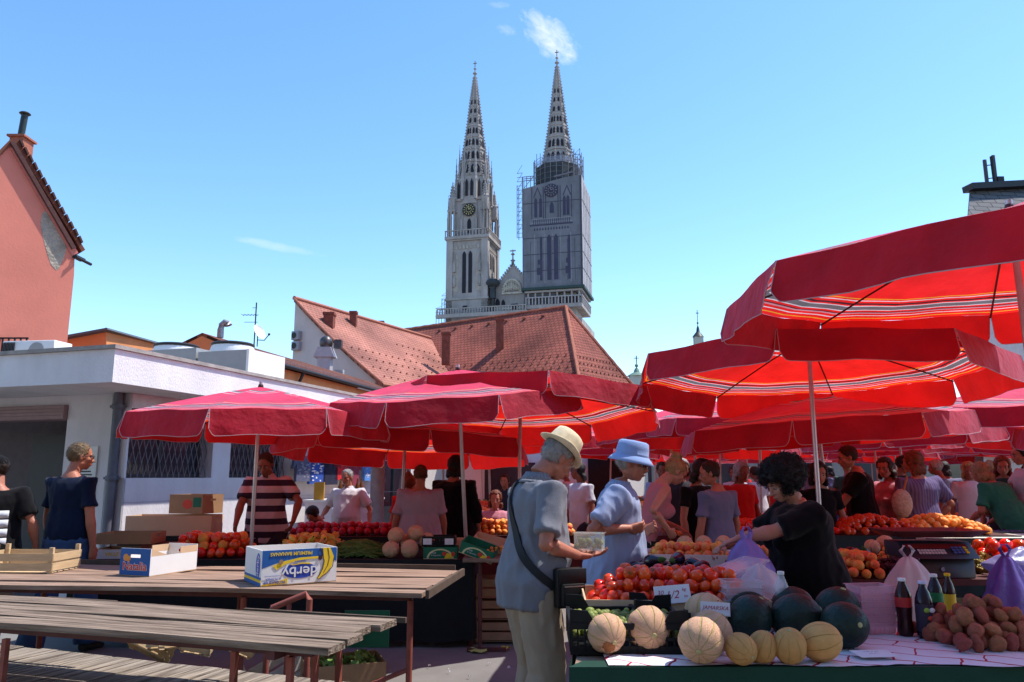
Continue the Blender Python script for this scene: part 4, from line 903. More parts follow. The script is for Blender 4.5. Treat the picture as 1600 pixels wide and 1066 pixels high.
    body.ell(hp(0,.083,-.056), (.024*k,.012*k,.006*k), Hd, 10, 6); body.ell(hp(0,.082,-.067), (.021*k,.012*k,.006*k), Hd, 10, 6)
    aw = .5+.5*b
    for i, (a, e, w) in enumerate(arms):
        sg = -1 if i == 0 else 1
        body.loft([a, a.lerp(e,.3), a.lerp(e,.7), e, e.lerp(w,.25), e.lerp(w,.7), w], [.050*aw*k,.048*aw*k,.042*aw*k,.038*aw*k,.042*aw*k,.030*k,.025*k], 12)
        body.ell(a, .052*aw*k, None, 10, 8); body.ell(e, .038*aw*k, None, 10, 8)
        # hand: palm and five fingers
        f = (w-e).normalized(); gspec = (gL if i == 0 else gR) or {}
        pn = Vector(gspec.get('palm', (-sg*1.0, .2, -.0) if abs(f.z) > .6 else (0,0,-1)))          # palm normal
        pn = (pn - f*pn.dot(f)).normalized(); f2 = (f + pn*gspec.get('bend', .12)).normalized(); pn = (pn-f2*pn.dot(f2)).normalized(); sdv = f2.cross(pn).normalized()
        # thumb side: for a left hand thumb is on +sdv or -sdv
        ths = gspec.get('thumb', None)
        thv = sdv if (Vector(ths).dot(sdv) > 0 if ths else (sdv.y > 0 if abs(f.z) > .6 else (sdv.x*sg < 0))) else -sdv
        pc = w + f2*.045*k
        body.loft([w-f*.01*k, w+f2*.02*k, w+f2*.06*k, w+f2*.088*k], [(.024*k,.019*k),(.033*k,.017*k),(.040*k,.015*k),(.038*k,.011*k)], 12, side=thv)
        cur = gspec.get('curl', grip)
        for j in range(4):
            q = w + f2*(.086-.006*abs(j-1.3))*k + thv*(.0315-.021*j)*k; ln_ = (.068,.077,.072,.056)[j]*k; ang = cur*.5
            pts = [q-f2*.012*k, q]; d = f2.copy()
            for seg, fr in ((.45,1.0),(.30,1.1),(.25,.8)):
                rot = Matrix.Rotation(ang*fr, 3, f2.cross(pn)); d = rot @ d; pts.append(pts[-1]+d*ln_*seg)
            body.loft(pts, [.0095*k,.0090*k,.0085*k,.0078*k,.0060*k], 8); body.ell(pts[-1], .0062*k, None, 6, 5)
        q = w+f2*.022*k+thv*.026*k; d = (f2*.75+thv*.6+pn*.35).normalized(); q2 = q+d*.036*k; d2 = (f2*.8+thv*.1+pn*(.3+.5*cur)).normalized(); q3 = q2+d2*.030*k
        body.loft([q-d*.01*k, q, q2, q3], [.014*k,.0135*k,.0105*k,.008*k], 8); body.ell(q3, .008*k, None, 6, 5)
        hands.append((w, f2, pn, thv))
    legs = []
    for i, (fx, fy) in enumerate(feet):
        hpj = V((-1 if i == 0 else 1)*.088*k*hips, 0, .90*k-DZ); an_ = V(fx*k, fy*k-.03*k, .085*k)
        kn, an2 = ik(hpj, an_, .42*k, .415*k, (0,1,0)); legs.append((hpj, kn, an_))
        body.loft([hpj, hpj.lerp(kn,.5), kn, kn.lerp(an_,.35), kn.lerp(an_,.8), an_], [.088*b*k,.072*b*k,.053*k,.055*k,.036*k,.036*k], 12)
    skin_me = remesh(body, voxel, 2); bo = fin(skin_me, 'body', skin, T)
    for i, (h0, kn, an_) in enumerate(legs):
        m = MB(); m.loft([an_+V(0,-.055*k,-.045*k), an_+V(0,-.02*k,-.04*k), an_+V(0,.07*k,-.05*k), an_+V(0,.14*k,-.058*k), an_+V(0,.18*k,-.064*k)], [(.032*k,.034*k),(.042*k,.042*k),(.046*k,.034*k),(.048*k,.026*k),(.03*k,.018*k)], 14, side=(1,0,0)); m.build('shoe', M_SHOE, T)
    # face
    for s_ in (-1,1):
        m = MB(); m.ell(hp(s_*.031,.0715,.004), .0118*k, Hd, 10, 8); e_ = m.build('eye', M_EYE, T); m = MB(); m.ell(hp(s_*.031,.081,.003), (.006*k,.005*k,.006*k), Hd, 8, 6); m.build('iris', M_IRIS, e_)
        m = MB(); m.loft([hp(s_*.014,.088,.024), hp(s_*.030,.088,.030), hp(s_*.048,.078,.024)], [.0025*k,.004*k,.002*k], 6); m.build('eyebrow', hairmat(hair), T)
    m = MB(); m.loft([hp(-.022,.090,-.062), hp(0,.0985,-.0605), hp(.022,.090,-.062)], [.002*k,.005*k,.002*k], 6); m.build('mouth', M_LIP, T)
    # hair
    hm = hairmat(hair); h = MB(); rr = random.Random(seed); R_ = Hd
    def cap(mb, rx, ry, rz, cut_front, cut_low, c=(0,-.014,.034)):
        rx -= .007; ry -= .007; rz -= .006
        """scalp shell with an open face"""
        for j in range(300 if voxel < .012 else 120):
            th = math.acos(1-2*((j+.5)/(300 if voxel < .012 else 120))); ph = j*2.39996
            d = V(sin(th)*cos(ph), sin(th)*sin(ph), cos(th)); p = V(c[0]+d.x*rx*rr.uniform(.97,1.05), c[1]+d.y*ry*rr.uniform(.97,1.05), c[2]+d.z*rz*rr.uniform(.97,1.06))
            lowlim = cut_low + (max(0, p.y-(-.02))*1.5 if p.y > -.02 else 0)
            if p.z < lowlim or (p.y > cut_front and p.z < .085): continue
            mb.ell(hp(*p), (.014 if voxel < .012 else .024)*k*rr.uniform(.8,1.1), None, 7, 5)
    if hstyle == 'short': cap(h, .076, .094, .086, .045, -.045)
    elif hstyle == 'fringe': cap(h, .080, .098, .090, .05, -.05); [h.ell(hp(rr.uniform(-.04,.05), .055+rr.uniform(-.01,.02), .10+rr.uniform(-.01,.01)), .024*k, None, 7, 5) for _ in range(9)]
    elif hstyle == 'bob': cap(h, .086, .102, .094, .04, -.10); [h.ell(hp(cos(a_)*.082, -.03+sin(a_)*.075, rr.uniform(-.12,-.04)), .028*k, None, 7, 5) for a_ in [pi*1.0+pi*j/14 for j in range(15)] for _ in range(2)]
    elif hstyle == 'bun': cap(h, .080, .098, .090, .05, -.05); h.ell(hp(0,-.07,.125), (.05*k,.05*k,.042*k), None, 12, 8); [h.ell(hp(rr.gauss(0,.03), -.07+rr.gauss(0,.03), .13+rr.gauss(0,.025)), .014*k, None, 6, 5) for _ in range(20)]
    elif hstyle == 'curly':
        for j in range(240):
            th = math.acos(1-2*((j+.5)/240)); ph = j*2.39996; d = V(sin(th)*cos(ph), sin(th)*sin(ph), cos(th))
            q = rr.uniform(.95,1.12); p = V(d.x*.118*q, -.035+d.y*.128*q, .055+d.z*.108*q)
            if p.y > .045 and p.z < .06: continue
            if p.z < -.075: continue
            h.ell(hp(*p), rr.uniform(.018,.030)*k, None, 7, 5)
        h.ell(hp(0,-.035,.055), (.10*k,.108*k,.10*k), Hd, 14, 10)
    if hstyle != 'none' and h.v:
        ho = fin(remesh(h, .007 if voxel < .012 else .012, 1, disp=.004, dscale=60, seed=seed), 'hair', hm, T)
        if voxel < .012: strands(ho, hm, hc, Hd, k, hstyle, rr)
    # trousers
    if trousers is not None:
        t = MB(); e = .016*loose
        ps = []; rs = []
        for z, y, rx, ry in sec[:4]:
            if z > 1.03: continue
            ps.append(tp(0,y,z) if z > .9 else V(0,y*k,z*k-DZ)); rs.append(((rx+e)*k,(ry+e)*k))
        t.loft(ps, rs, 20, side=(1,0,0)); t.ell(V(0,-.01*k,.87*k-DZ), (.15*b*k*hips,.115*b*k,.10*k), None, 14, 10)
        for (h0, kn, an_) in legs:
            end = kn.lerp(an_, min(1, (kn.z-leg_end*k)/(kn.z-an_.z))) if leg_end*k < kn.z else h0.lerp(kn, (h0.z-leg_end*k)/(h0.z-kn.z))
            P_ = [h0+V(0,0,.02), h0.lerp(kn,.5), kn, kn.lerp(end,.5), end] if leg_end*k < kn.z else [h0+V(0,0,.02), h0.lerp(end,.5), end]
            R2 = [.100*b*k+e*.5,.088*b*k+e*.6,.070*k+e*1.0,.068*k+e*1.2,.064*k+e*1.5] if leg_end*k < kn.z else [.10*b*k+e*.5,.092*b*k+e,.088*b*k+e]
            t.loft(P_, R2, 16)
        if skirt:
            t = MB(); t.loft([tp(0,0,1.02), tp(0,0,.93), V(0,0,.8*k), V(0,0,.45*k)], [(.15*b*k,.115*b*k),(.18*b*k,.14*b*k),(.20*b*k,.17*b*k),(.25*b*k,.21*b*k)], 22, side=(1,0,0))
        fin(remesh(t, cv, 2, ripple=.007*loose, seed=seed+5), 'skirt' if skirt else 'trousers', trousers, T)
    # shirt
    if shirt is not None:
        t = MB(); e = .014*loose; ps = []; rs = []
        lo = shirt_len
        zz = [lo] + [z for z, *_ in sec if z > lo+.02]
        for z in zz:
            if z > 1.47: continue
            y, rx, ry = sec[0][1:] if z <= .84 else next((s__[1:] for s__ in sec if abs(s__[0]-z) < .001), None) or sec[1][1:]
            fl_ = e+(.014*loose if z < 1.1 else 0)
            if z == lo: y, rx, ry = [s__[1:] for s__ in sec if s__[0] >= lo-.0001 or s__[0] == .84][0]
            ps.append(tp(0,y,z)); rs.append(((rx+fl_)*k,(ry+fl_)*k if z < 1.44 else (ry+.012)*k))
        t.loft(ps, rs, 24, side=Rl @ V(1,0,0))
        if bust:
            for s_ in (-1,1): t.ell(tp(s_*.075, .10*b, 1.245), (.075*k,.06*k+bust,.075*k), None, 12, 8)
        for i, (a, ee, w) in enumerate(arms):
            if sleeve <= 0: continue
            en = a.lerp(ee, sleeve) if sleeve <= 1 else ee.lerp(w, sleeve-1)
            c0 = tp((-1 if i == 0 else 1)*.10, -.012, 1.37)
            pts = [c0, a, en] if sleeve <= 1 else [c0, a, ee, en]
            rad = [.080*k*aw,.074*aw*k+e*.3,.058*aw*k+e*.42] if sleeve <= 1 else [.08*k*aw,.072*aw*k,.052*k*aw+e*.5,.042*k+e*.5]
            t.loft(pts, rad, 16)
        sm_ = remesh(t, cv, 2, ripple=.0062*(.5+.5*loose)*(1.25 if cv < .0115 else 1), seed=seed)
        shirt_o = fin(sm_, 'shirt', shirt, T)
        if collar:
            c = MB(); base = tp(0,-.012,1.452); up = Rl @ V(0,0,1); X_ = Rl @ V(1,0,0); Y_ = Rl @ V(0,1,0); n_ = 22; vs = []
            for j in range(n_+1):
                a_ = radians(70)-(radians(70)*2-2*pi)*0 + (2*pi-radians(40))*j/n_ + radians(40)
                d = X_*cos(a_)*1.0+Y_*sin(a_)
                vs.append((base+d*.070*k+up*.030*k, base+d*.062*k+up*.052*k, base+d*.092*k+up*.010*k-Y_*.0, base+d*.098*k-up*.006*k))
            for j in range(n_):
                A_, B_ = vs[j], vs[j+1]; c.add([A_[0],A_[1],B_[1],B_[0]], [(0,1,2,3)]); c.add([A_[1],A_[2],B_[2],B_[1]], [(0,1,2,3)]); c.add([A_[2],A_[3],B_[3],B_[2]], [(0,1,2,3)])
            co = c.build('collar', shirt, shirt_o, smooth=60, fixn=False); sd_ = co.modifiers.new('s', 'SOLIDIFY'); sd_.thickness = .003
        else: shirt_o['nc'] = 1; del shirt_o['nc']
    T2 = dict(T=T, hp=hp, Hd=Hd, tp=tp, hands=hands, arms=arms, k=k, Rl=Rl, hc=hc, legs=legs, shirt=shirt_o if shirt is not None else None)
    return T2
def stripemat(name, c1, c2, period, duty=.5, axis=2, off=0, c3=None):
    m = bpy.data.materials.new(name); m.use_nodes = True; nt = m.node_tree; N = nt.nodes; L = nt.links; p = N['Principled BSDF']; p.inputs['Roughness'].default_value = .9; p.inputs['Specular IOR Level'].default_value = .1
    tc = N.new('ShaderNodeTexCoord'); s_ = N.new('ShaderNodeSeparateXYZ'); L.new(tc.outputs['Object'], s_.inputs[0])
    def M_(op, a, b):
        n_ = N.new('ShaderNodeMath'); n_.operation = op
        for i, x in enumerate((a, b)):
            if isinstance(x, (int, float)): n_.inputs[i].default_value = x
            else: L.new(x, n_.inputs[i])
        return n_.outputs[0]
    v = M_('FRACT', M_('DIVIDE', M_('ADD', s_.outputs[axis], off), period), 0); g = M_('GREATER_THAN', v, duty)
    mx = N.new('ShaderNodeMixRGB'); L.new(g, mx.inputs[0]); mx.inputs[1].default_value = (*c1,1); mx.inputs[2].default_value = (*c2,1); L.new(mx.outputs[0], p.inputs['Base Color']); return m
def hat_fedora(P):
    hp, Hd, k, T = P['hp'], P['Hd'], P['k'], P['T']
    M0 = Matrix.Translation(hp(0,-.014,.060)) @ Hd.to_4x4() @ Matrix.Rotation(radians(-2), 4, 'X') @ Matrix.Scale(.90, 4)
    m = MB(); n_ = 36; rings = []
    def ring(rx, ry, z, dip=0, yo=0):
        r = []
        for j in range(n_):
            a_ = 2*pi*j/n_; zz = z + dip*(abs(cos(a_))**2) - dip*.5*max(0, sin(a_)); r.append(V(rx*cos(a_), ry*sin(a_)+yo, zz))
        return r
    R_ = [ring(.142,.162,-.004,.03), ring(.124,.145,.0,.015), ring(.104,.122,.002,.004), ring(.093,.112,.004), ring(.091,.110,.04), ring(.086,.104,.08), ring(.079,.095,.112), ring(.066,.080,.122), ring(.045,.058,.110,.012), ring(.012,.03,.098,.010)]
    vs = [v for r in R_ for v in r]; fs = [(i*n_+j, i*n_+(j+1)%n_, (i+1)*n_+(j+1)%n_, (i+1)*n_+j) for i in range(len(R_)-1) for j in range(n_)]; fs.append(tuple((len(R_)-1)*n_+j for j in range(n_)))
    m.add(vs, fs); h = m.build('straw_hat', mat('straw', (.72,.60,.40), .85, .18, 30, .002, 300), T, smooth=60, fixn=False); h.data.transform(M0); s_ = h.modifiers.new('s','SOLIDIFY'); s_.thickness = .004; s_.offset = 0
    m = MB(); m.lathe([(1,.006),(1.0,.030)], 36, cap=False); b_ = m.build('hat_band', mat('hatband', (.012,.012,.014), .7), h); b_.data.transform(M0 @ Matrix.Diagonal((.096,.115,1,1))); s_ = b_.modifiers.new('s','SOLIDIFY'); s_.thickness = .003
def hat_bucket(P, m_):
    hp, Hd, k, T = P['hp'], P['Hd'], P['k'], P['T']
    m = MB(); m.lathe([(.135,-.030),(.120,-.010),(.101,.012),(.097,.014),(.093,.060),(.086,.098),(.070,.108),(.001,.112)], 32, cap=False); h = m.build('bucket_hat', m_, T, smooth=60, fixn=False); M0 = Matrix.Translation(hp(0,-.008,.040)) @ Hd.to_4x4() @ Matrix.Diagonal((.98,1.12,1,1)); h.data.transform(M0); s_ = h.modifiers.new('s','SOLIDIFY'); s_.thickness = .003
    m = MB(); m.lathe([(.0985,.012),(.0975,.026)], 32, cap=False); b_ = m.build('hat_seam', m_, h, fixn=False); b_.data.transform(M0)
def glasses(P, dark=True, up=0):
    hp, Hd, k, T = P['hp'], P['Hd'], P['k'], P['T']
    m = MB(); u = up
    for s_ in (-1,1):
        m.ell(hp(s_*.032,.096,.004+u), (.024*k,.004*k,.017*k), Hd, 14, 8); m.tube([hp(s_*.055,.088,.008+u), hp(s_*.078,.06,.010+u), hp(s_*.084,-.01,.008+u)], .0025*k, 6)
    m.tube([hp(-.010,.099,.008+u), hp(.010,.099,.008+u)], .003*k, 6)
    m.build('sunglasses' if dark else 'glasses', mat('sunglass_black', (.01,.01,.012), .1, spec=.8) if dark else glassy('spectacle', (.2,.2,.2), .35), T)
# ------------------------------------------------------------------ parasols
def canopymat(name, diff, trans, stripes=True):
    m = bpy.data.materials.new(name); m.use_nodes = True; nt = m.node_tree; N = nt.nodes; L = nt.links
    p = N['Principled BSDF']; p.inputs['Roughness'].default_value = .75; p.inputs['Specular IOR Level'].default_value = .25; p.inputs['Sheen Weight'].default_value = .35; p.inputs['Sheen Tint'].default_value = (1,.55,.75,1)
    tr = N.new('ShaderNodeBsdfTranslucent'); mx = N.new('ShaderNodeMixShader'); mx.inputs[0].default_value = .37 if stripes else .34
    tc = N.new('ShaderNodeTexCoord')
    no = N.new('ShaderNodeTexNoise'); no.inputs['Scale'].default_value = 3.5; no.inputs['Detail'].default_value = 5; L.new(tc.outputs['Object'], no.inputs['Vector'])
    bp = N.new('ShaderNodeBump'); bp.inputs['Distance'].default_value = .05; L.new(no.outputs['Fac'], bp.inputs['Height']); L.new(bp.outputs[0], p.inputs['Normal'])
    cr0 = N.new('ShaderNodeValToRGB'); cr0.color_ramp.elements[0].color = (.82,.8,.8,1); cr0.color_ramp.elements[1].color = (1.1,1.1,1.12,1); cr0.color_ramp.elements[0].position = .35; cr0.color_ramp.elements[1].position = .65; L.new(no.outputs['Fac'], cr0.inputs[0])
    if stripes:
        sp = N.new('ShaderNodeSeparateXYZ'); L.new(tc.outputs['UV'], sp.inputs[0])
        G = (.16,.17,.17); Wt = (.80,.72,.72); Y = (.85,.42,.03); K = (.03,.02,.025); P = (.70,.30,.34)
        st = [(0,None),(.205,G),(.235,Wt),(.255,None),(.30,Wt),(.31,None),(.735,Y),(.743,None),(.757,Wt),(.765,None),(.785,K),(.797,None),(.81,Wt),(.82,G),(.853,Wt),(.862,None),(.878,K),(.886,P),(.896,None),(.915,Wt),(.925,None),(.946,Y),(.956,None)]
        def ramp(base, lighten):
            r = N.new('ShaderNodeValToRGB'); r.color_ramp.interpolation = 'CONSTANT'; e = r.color_ramp.elements
            while len(e) < len(st): e.new(.5)
            for el, (q, c) in zip(e, st): el.position = q
            for el, (q, c) in zip(e, st): el.color = (*(c or base), 1)
            L.new(sp.outputs[1], r.inputs[0]); return r.outputs[0]
        a, b = ramp(diff, 0), ramp(trans, 0)
    else:
        a = N.new('ShaderNodeRGB'); a.outputs[0].default_value = (*diff,1); a = a.outputs[0]; b = N.new('ShaderNodeRGB'); b.outputs[0].default_value = (*trans,1); b = b.outputs[0]
    for src, dst in ((a, p.inputs['Base Color']), (b, tr.inputs['Color'])):
        q = N.new('ShaderNodeMixRGB'); q.blend_type = 'MULTIPLY'; q.inputs[0].default_value = 1; L.new(src, q.inputs[1]); L.new(cr0.outputs[0], q.inputs[2]); L.new(q.outputs[0], dst)
    L.new(p.outputs[0], mx.inputs[1]); L.new(tr.outputs[0], mx.inputs[2]); L.new(mx.outputs[0], N['Material Output'].inputs[0]); return m
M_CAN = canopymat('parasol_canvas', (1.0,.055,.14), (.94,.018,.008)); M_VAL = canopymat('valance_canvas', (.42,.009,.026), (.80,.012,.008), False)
M_PIP = mat('piping', (.50,.33,.35), .8, .1); M_POLE = mat('pole_metal', (.50,.46,.47), .35, .12, 10, metal=.5); M_RIB = mat('rib_steel', (.07,.03,.03), .5)
def parasol(label, cx, cy, rim, R, rot0=22.5, tilt=(0,0), drop=.28, vh=.22, base=0, seed=0, group='red market parasols', logo=None, lean=True, flare=.04, pole=True):
    rr = random.Random(seed); T = thing('parasol', label, 'parasol', (cx, cy, base), 0, group)
    rim -= base; dz = drop*R/ (1.0)
    hub = V(0,0,rim+dz)
    TM = Matrix.Translation((0,0,rim)) @ Matrix.Rotation(radians(tilt[0]),4,'X') @ Matrix.Rotation(radians(tilt[1]),4,'Y')
    def q(r, a, z): return TM @ V(r*cos(a), r*sin(a), z)
    A = [radians(rot0+45*k) for k in range(8)]; na, nr = 6, 20; m = MB(); off = [rr.uniform(-.02,.02) for _ in range(8)]
    def surf(k, s, t):
        a0, a1 = A[k], A[(k+1) % 8]+(2*pi if k == 7 else 0)
        x = (1-s)*cos(a0)+s*cos(a1); y = (1-s)*sin(a0)+s*sin(a1)
        zr = dz*(1-t**1.12); sag = -.10*R*t*(1-t)*4*s*(1-s)*.6 - .03*R*(4*s*(1-s))*t*t*0
        zo = (off[k]*(1-s)+off[(k+1) % 8]*s)*t
        return TM @ V(x*R*t, y*R*t, zr+sag+zo+ .035*s*(1-s)*sin(9*s+5*t+k)*t)
    for k in range(8):
        vs = []; uv = []
        for i in range(nr+1):
            t = max(.02, i/nr)
            for j in range(na+1): vs.append(surf(k, j/na, t)); uv.append((j/na, min(t*.985, .99)))
        fs = [(i*(na+1)+j, i*(na+1)+j+1, (i+1)*(na+1)+j+1, (i+1)*(na+1)+j) for i in range(nr) for j in range(na)]
        m.add(vs, fs, 0, uv)
    c = m.build('canopy', M_CAN, T, smooth=50, fixn=False)
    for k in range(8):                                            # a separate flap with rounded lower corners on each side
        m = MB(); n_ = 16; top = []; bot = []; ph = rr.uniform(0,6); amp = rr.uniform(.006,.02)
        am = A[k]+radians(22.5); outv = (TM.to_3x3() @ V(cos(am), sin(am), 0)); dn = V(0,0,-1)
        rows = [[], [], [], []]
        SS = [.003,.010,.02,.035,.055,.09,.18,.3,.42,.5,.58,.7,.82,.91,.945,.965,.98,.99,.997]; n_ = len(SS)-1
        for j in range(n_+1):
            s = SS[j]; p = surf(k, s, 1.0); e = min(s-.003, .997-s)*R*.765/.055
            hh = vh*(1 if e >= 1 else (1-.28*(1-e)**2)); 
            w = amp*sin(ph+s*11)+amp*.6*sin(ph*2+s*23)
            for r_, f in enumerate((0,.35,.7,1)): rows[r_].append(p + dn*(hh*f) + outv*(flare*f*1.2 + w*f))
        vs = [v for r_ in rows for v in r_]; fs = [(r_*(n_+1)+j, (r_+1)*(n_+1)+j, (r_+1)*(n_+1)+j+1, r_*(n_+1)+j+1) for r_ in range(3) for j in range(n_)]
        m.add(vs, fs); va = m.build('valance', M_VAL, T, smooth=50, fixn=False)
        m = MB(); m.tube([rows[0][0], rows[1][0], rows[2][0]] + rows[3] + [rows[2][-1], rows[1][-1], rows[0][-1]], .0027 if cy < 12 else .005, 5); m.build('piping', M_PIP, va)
    hubp = TM @ V(0,0,dz*1.0); slp = TM @ V(0,0,dz-.42*R)
    for k in range(8):
        m = MB(); e = surf(k, 0, 1.0)-V(0,0,.02); m.tube([hubp-V(0,0,.03), surf(k,0,.35)-V(0,0,.025), surf(k,0,.7)-V(0,0,.022), e], .007, 5); m.build('rib', M_RIB, T)
    if pole:
        m = MB(); d = (hubp-slp).normalized(); foot = hubp - d*(hubp.z/d.z) if lean else V(0,0,0); m.tube([foot, hubp+d*.05], .019, 12); po = m.build('pole', M_POLE, T)
        m = MB(); m.cyl(hubp-d*.10, hubp-d*.03, .032, 10); m.lathe([(.03,-.02),(.022,.012),(.008,.03),(.001,.034)], 10, hubp+d*.01); explode(m.build('hub', M_RIB, T))
        m = MB(); m.lathe([(.24,0),(.25,.02),(.23,.07),(.05,.09),(.04,.20)], 16, (foot.x,foot.y,0)); m.build('base', mat('cast_base', (.10,.09,.09), .8), T)
    if logo:
        am = A[logo]+radians(22.5); p = surf(logo, .5, 1.0)+V(0,0,-vh*.55); outv = V(cos(am),sin(am),0)
        e_ = MB(); tv = V(-outv.y,outv.x,0); o_ = p+outv*(flare+.03); e_.prism([o_+tv*a_+V(0,0,b_) for a_, b_ in ((-.05,.0),(.05,.0),(.06,.06),(.03,.035),(0,.075),(-.03,.035),(-.06,.06))], outv*.004)
        for k in range(6): e_.box(o_+tv*(-.085+k*.034)+V(0,0,-.035), (.024,.006,.03), 0, Matrix.Rotation(math.atan2(tv.y,tv.x),3,'Z'))
        e_.build('printed_emblem', mat('logo_white', (.85,.8,.8), .7), T, smooth=0)
    return T
parasol('nearest and largest red parasol, cut off by the upper right edge', 2.82, 4.15, 2.605, 1.60, 18, (1.5,-1.7), vh=.225, seed=1, drop=.24)
parasol('wide red parasol over the vendor in black, right below the nearest one', 2.60, 6.64, 2.424, 1.545, 16.1, (-3.0,1.3), vh=.235, seed=2, drop=.20)
parasol('red parasol at left before the white building, over the man in the striped shirt', -2.45, 7.45, 2.066, 1.22, -.2, (.3,.3), seed=3, drop=.24)
parasol('tilted red parasol with grey stripes left of the man in the straw hat', -.527, 7.6, 2.322, 1.253, 19.5, (9.0,-2.8), seed=4, drop=.18, vh=.21)
parasol('red parasol showing its striped underside between the two left ones', -1.27, 9.2, 1.90, 1.49, 17.5, (-3.7,1.2), seed=5, drop=.20)
parasol('red parasol below the hipped roof, behind the man in the straw hat', .09, 8.25, 2.264, 1.5, 9, (-6.6,.8), seed=6, drop=.13)
parasol('red parasol with the pole leaning left just behind the vendor in black', 3.25, 8.2, 2.05, 1.45, 15, (0,-4), seed=7, drop=.22)
parasol('red parasol behind the right end of the wide one, pale top in the sun', 6.55, 9.3, 2.33, 1.4, 20, (4,0), seed=8)
parasol('lower red parasol at the right edge with one corner towards the viewer', 6.75, 7.9, 1.98, 1.35, 12, (2,0), seed=9)
parasol('red parasol with a small white printed emblem, over the seated woman in pink', -1.15, 13.0, 2.02, 1.25, 22, (5,0), seed=10, logo=5)
src = parasol('far red parasol in the rows at the back of the market', 3.4, 10.6, 2.24, 1.5, 30, (2,1), seed=11, group='far red parasols')
src2 = parasol('far red parasol in the rows at the back of the market', 6.2, 12.4, 2.2, 1.45, 10, (1,-3), seed=12, group='far red parasols')
for s_, st_ in ((src, ''), (src2, '')): pass
rr_ = random.Random(12); FARP = []
for iy, Y in enumerate((12.6, 15.2, 18, 21, 24.5, 28)):
    x = -.03*Y+(iy % 2)*1.3
    while x < .74*Y:
        if not (Y < 13 and (abs(x-6.2) < 2.6)): FARP.append((x+rr_.uniform(-.3,.3), Y+rr_.uniform(-.5,.5)))
        x += 3.15
for i, (x, y) in enumerate(FARP):
    dup(src if i % 2 else src2, (x, y, rr_.uniform(-.06,.08)), rr_.uniform(0,6.28), 'far red parasol in the rows at the back of the market', 'far red parasols')
# ------------------------------------------------------------------ tables
M_WOODG = mat('weathered_planks', (.07,.045,.03), .92, .4, 2.0, .012, 7, stretch=(1.0,18,18), col2=(.36,.265,.195), contrast=.35)
M_WOODB = mat('brown_planks', (.12,.07,.045), .9, .35, 2.5, .004, 9, stretch=(1.2,14,14), col2=(.44,.29,.21), contrast=.5)
M_IRON = mat('red_iron', (.26,.07,.05), .6, .3, 12, .001)
M_IRON2 = mat('dark_red_iron', (.10,.03,.03), .6, .3)
def planks(mb, x0, x1, ys, z, th, rr, endj=.05, gap=.014):
    for i in range(len(ys)-1):
        a = x1+rr.uniform(-endj, endj*.3); y0, y1 = ys[i]+gap/2, ys[i+1]-gap/2; n_ = 12; zt0 = rr.uniform(-.004,.004)
        top = []
        vs = []; 
        for j in range(n_+1):
            x = x0+(a-x0)*j/n_; w = .005*sin(j*.9+i*2)+zt0
            vs += [V(x,y0,z-th+w), V(x,y1,z-th+w), V(x,y1,z+w+rr.uniform(-.001,.001)), V(x,y0,z+w)]
        fs = [(j*4+q, j*4+(q+1) % 4, (j+1)*4+(q+1) % 4, (j+1)*4+q) for j in range(n_) for q in range(4)] + [(0,3,2,1), (n_*4,n_*4+1,n_*4+2,n_*4+3)]
        mb.add(vs, fs)
rr_ = random.Random(2)
TB = thing('plank_table', 'grey weathered plank table nearest the viewer at lower left', 'table', (-.797, 3.362, 0), radians(-17.2))
m = MB(); planks(m, -4.6, .02, [0,.155,.31,.335,.51,.70], .80, .03, rr_, .06); m.build('tabletop', M_WOODG, TB, smooth=30)
m = MB(); m.box((-.42,.722,.79), (.95,.02,.026)); m.box((-2.0,.722,.79), (.5,.02,.024)); explode(m.build('edge_lath', mat('dark_lath', (.10,.07,.05), .9, .3), TB, smooth=0))
m = MB(); m.box((-2.3,.12,.752), (4.4,.04,.035)); m.box((-2.3,.62,.752), (4.4,.04,.035)); m.box((-.25,.37,.75), (.04,.7,.04)); m.box((-2.9,.37,.75), (.04,.7,.04)); m.build('frame', M_IRON2, TB, smooth=0)
for (x, y) in ((-.20,.10),(-.20,.30),(-.28,.66),(-.5,.12),(-1.72,.02),(-3.3,.10),(-3.3,.66)):
    m = MB(); m.box((x,y,.366), (.026,.026,.73)); m.build('leg', M_IRON, TB, smooth=0)
TA = thing('plank_table', 'brown plank table behind the grey one, carrying the banana box', 'table', (-.549, 4.90, 0), radians(-7.5))
m = MB(); planks(m, -5.2, .0, [0,.16,.32,.34,.52,.72,.93,1.15], .80, .028, rr_, .02); m.build('tabletop', M_WOODB, TA, smooth=30)
m = MB(); m.box((-.66,1.165,.81), (1.25,.018,.05)); m.box((-3.05,1.165,.81), (1.6,.018,.05)); m.beam((.03,.0,.788),(.03,1.15,.788),.022,.05); explode(m.build('edge_lath', MATS['dark_lath'], TA, smooth=0))
m = MB(); m.box((-2.6,.12,.75), (5.0,.035,.035)); m.box((-2.6,.86,.75), (5.0,.035,.035)); m.build('frame', M_IRON2, TA, smooth=0)
for (x, y) in ((-.10,.10),(-.30,.86),(-1.20,.10),(-1.6,.86),(-3.2,.1),(-3.2,.86)):
    m = MB(); m.cyl((x,y,0), (x,y,.735), .02, 10); m.build('leg', M_IRON, TA)
m = MB(); m.tube([(-.1,.1,.33),(-.42,.02,.21)], .015, 8); m.build('crossbar', M_IRON, TA)
a, b = pt(420,950,4.62), pt(484,928,4.62); za, zb = a.z, b.z
tr = thing('tube_trestle', 'red painted tube trestle standing between the two plank tables', 'trestle', (a.x, a.y, 0))
m = MB(); m.tube([V(.0,0,.0), V(0,0,za-.03), V(.02,0,za), V(b.x-a.x-.02,0,zb), V(b.x-a.x,0,zb-.03), V(b.x-a.x,0,0)], .018, 10); m.build('frame', M_IRON, tr)
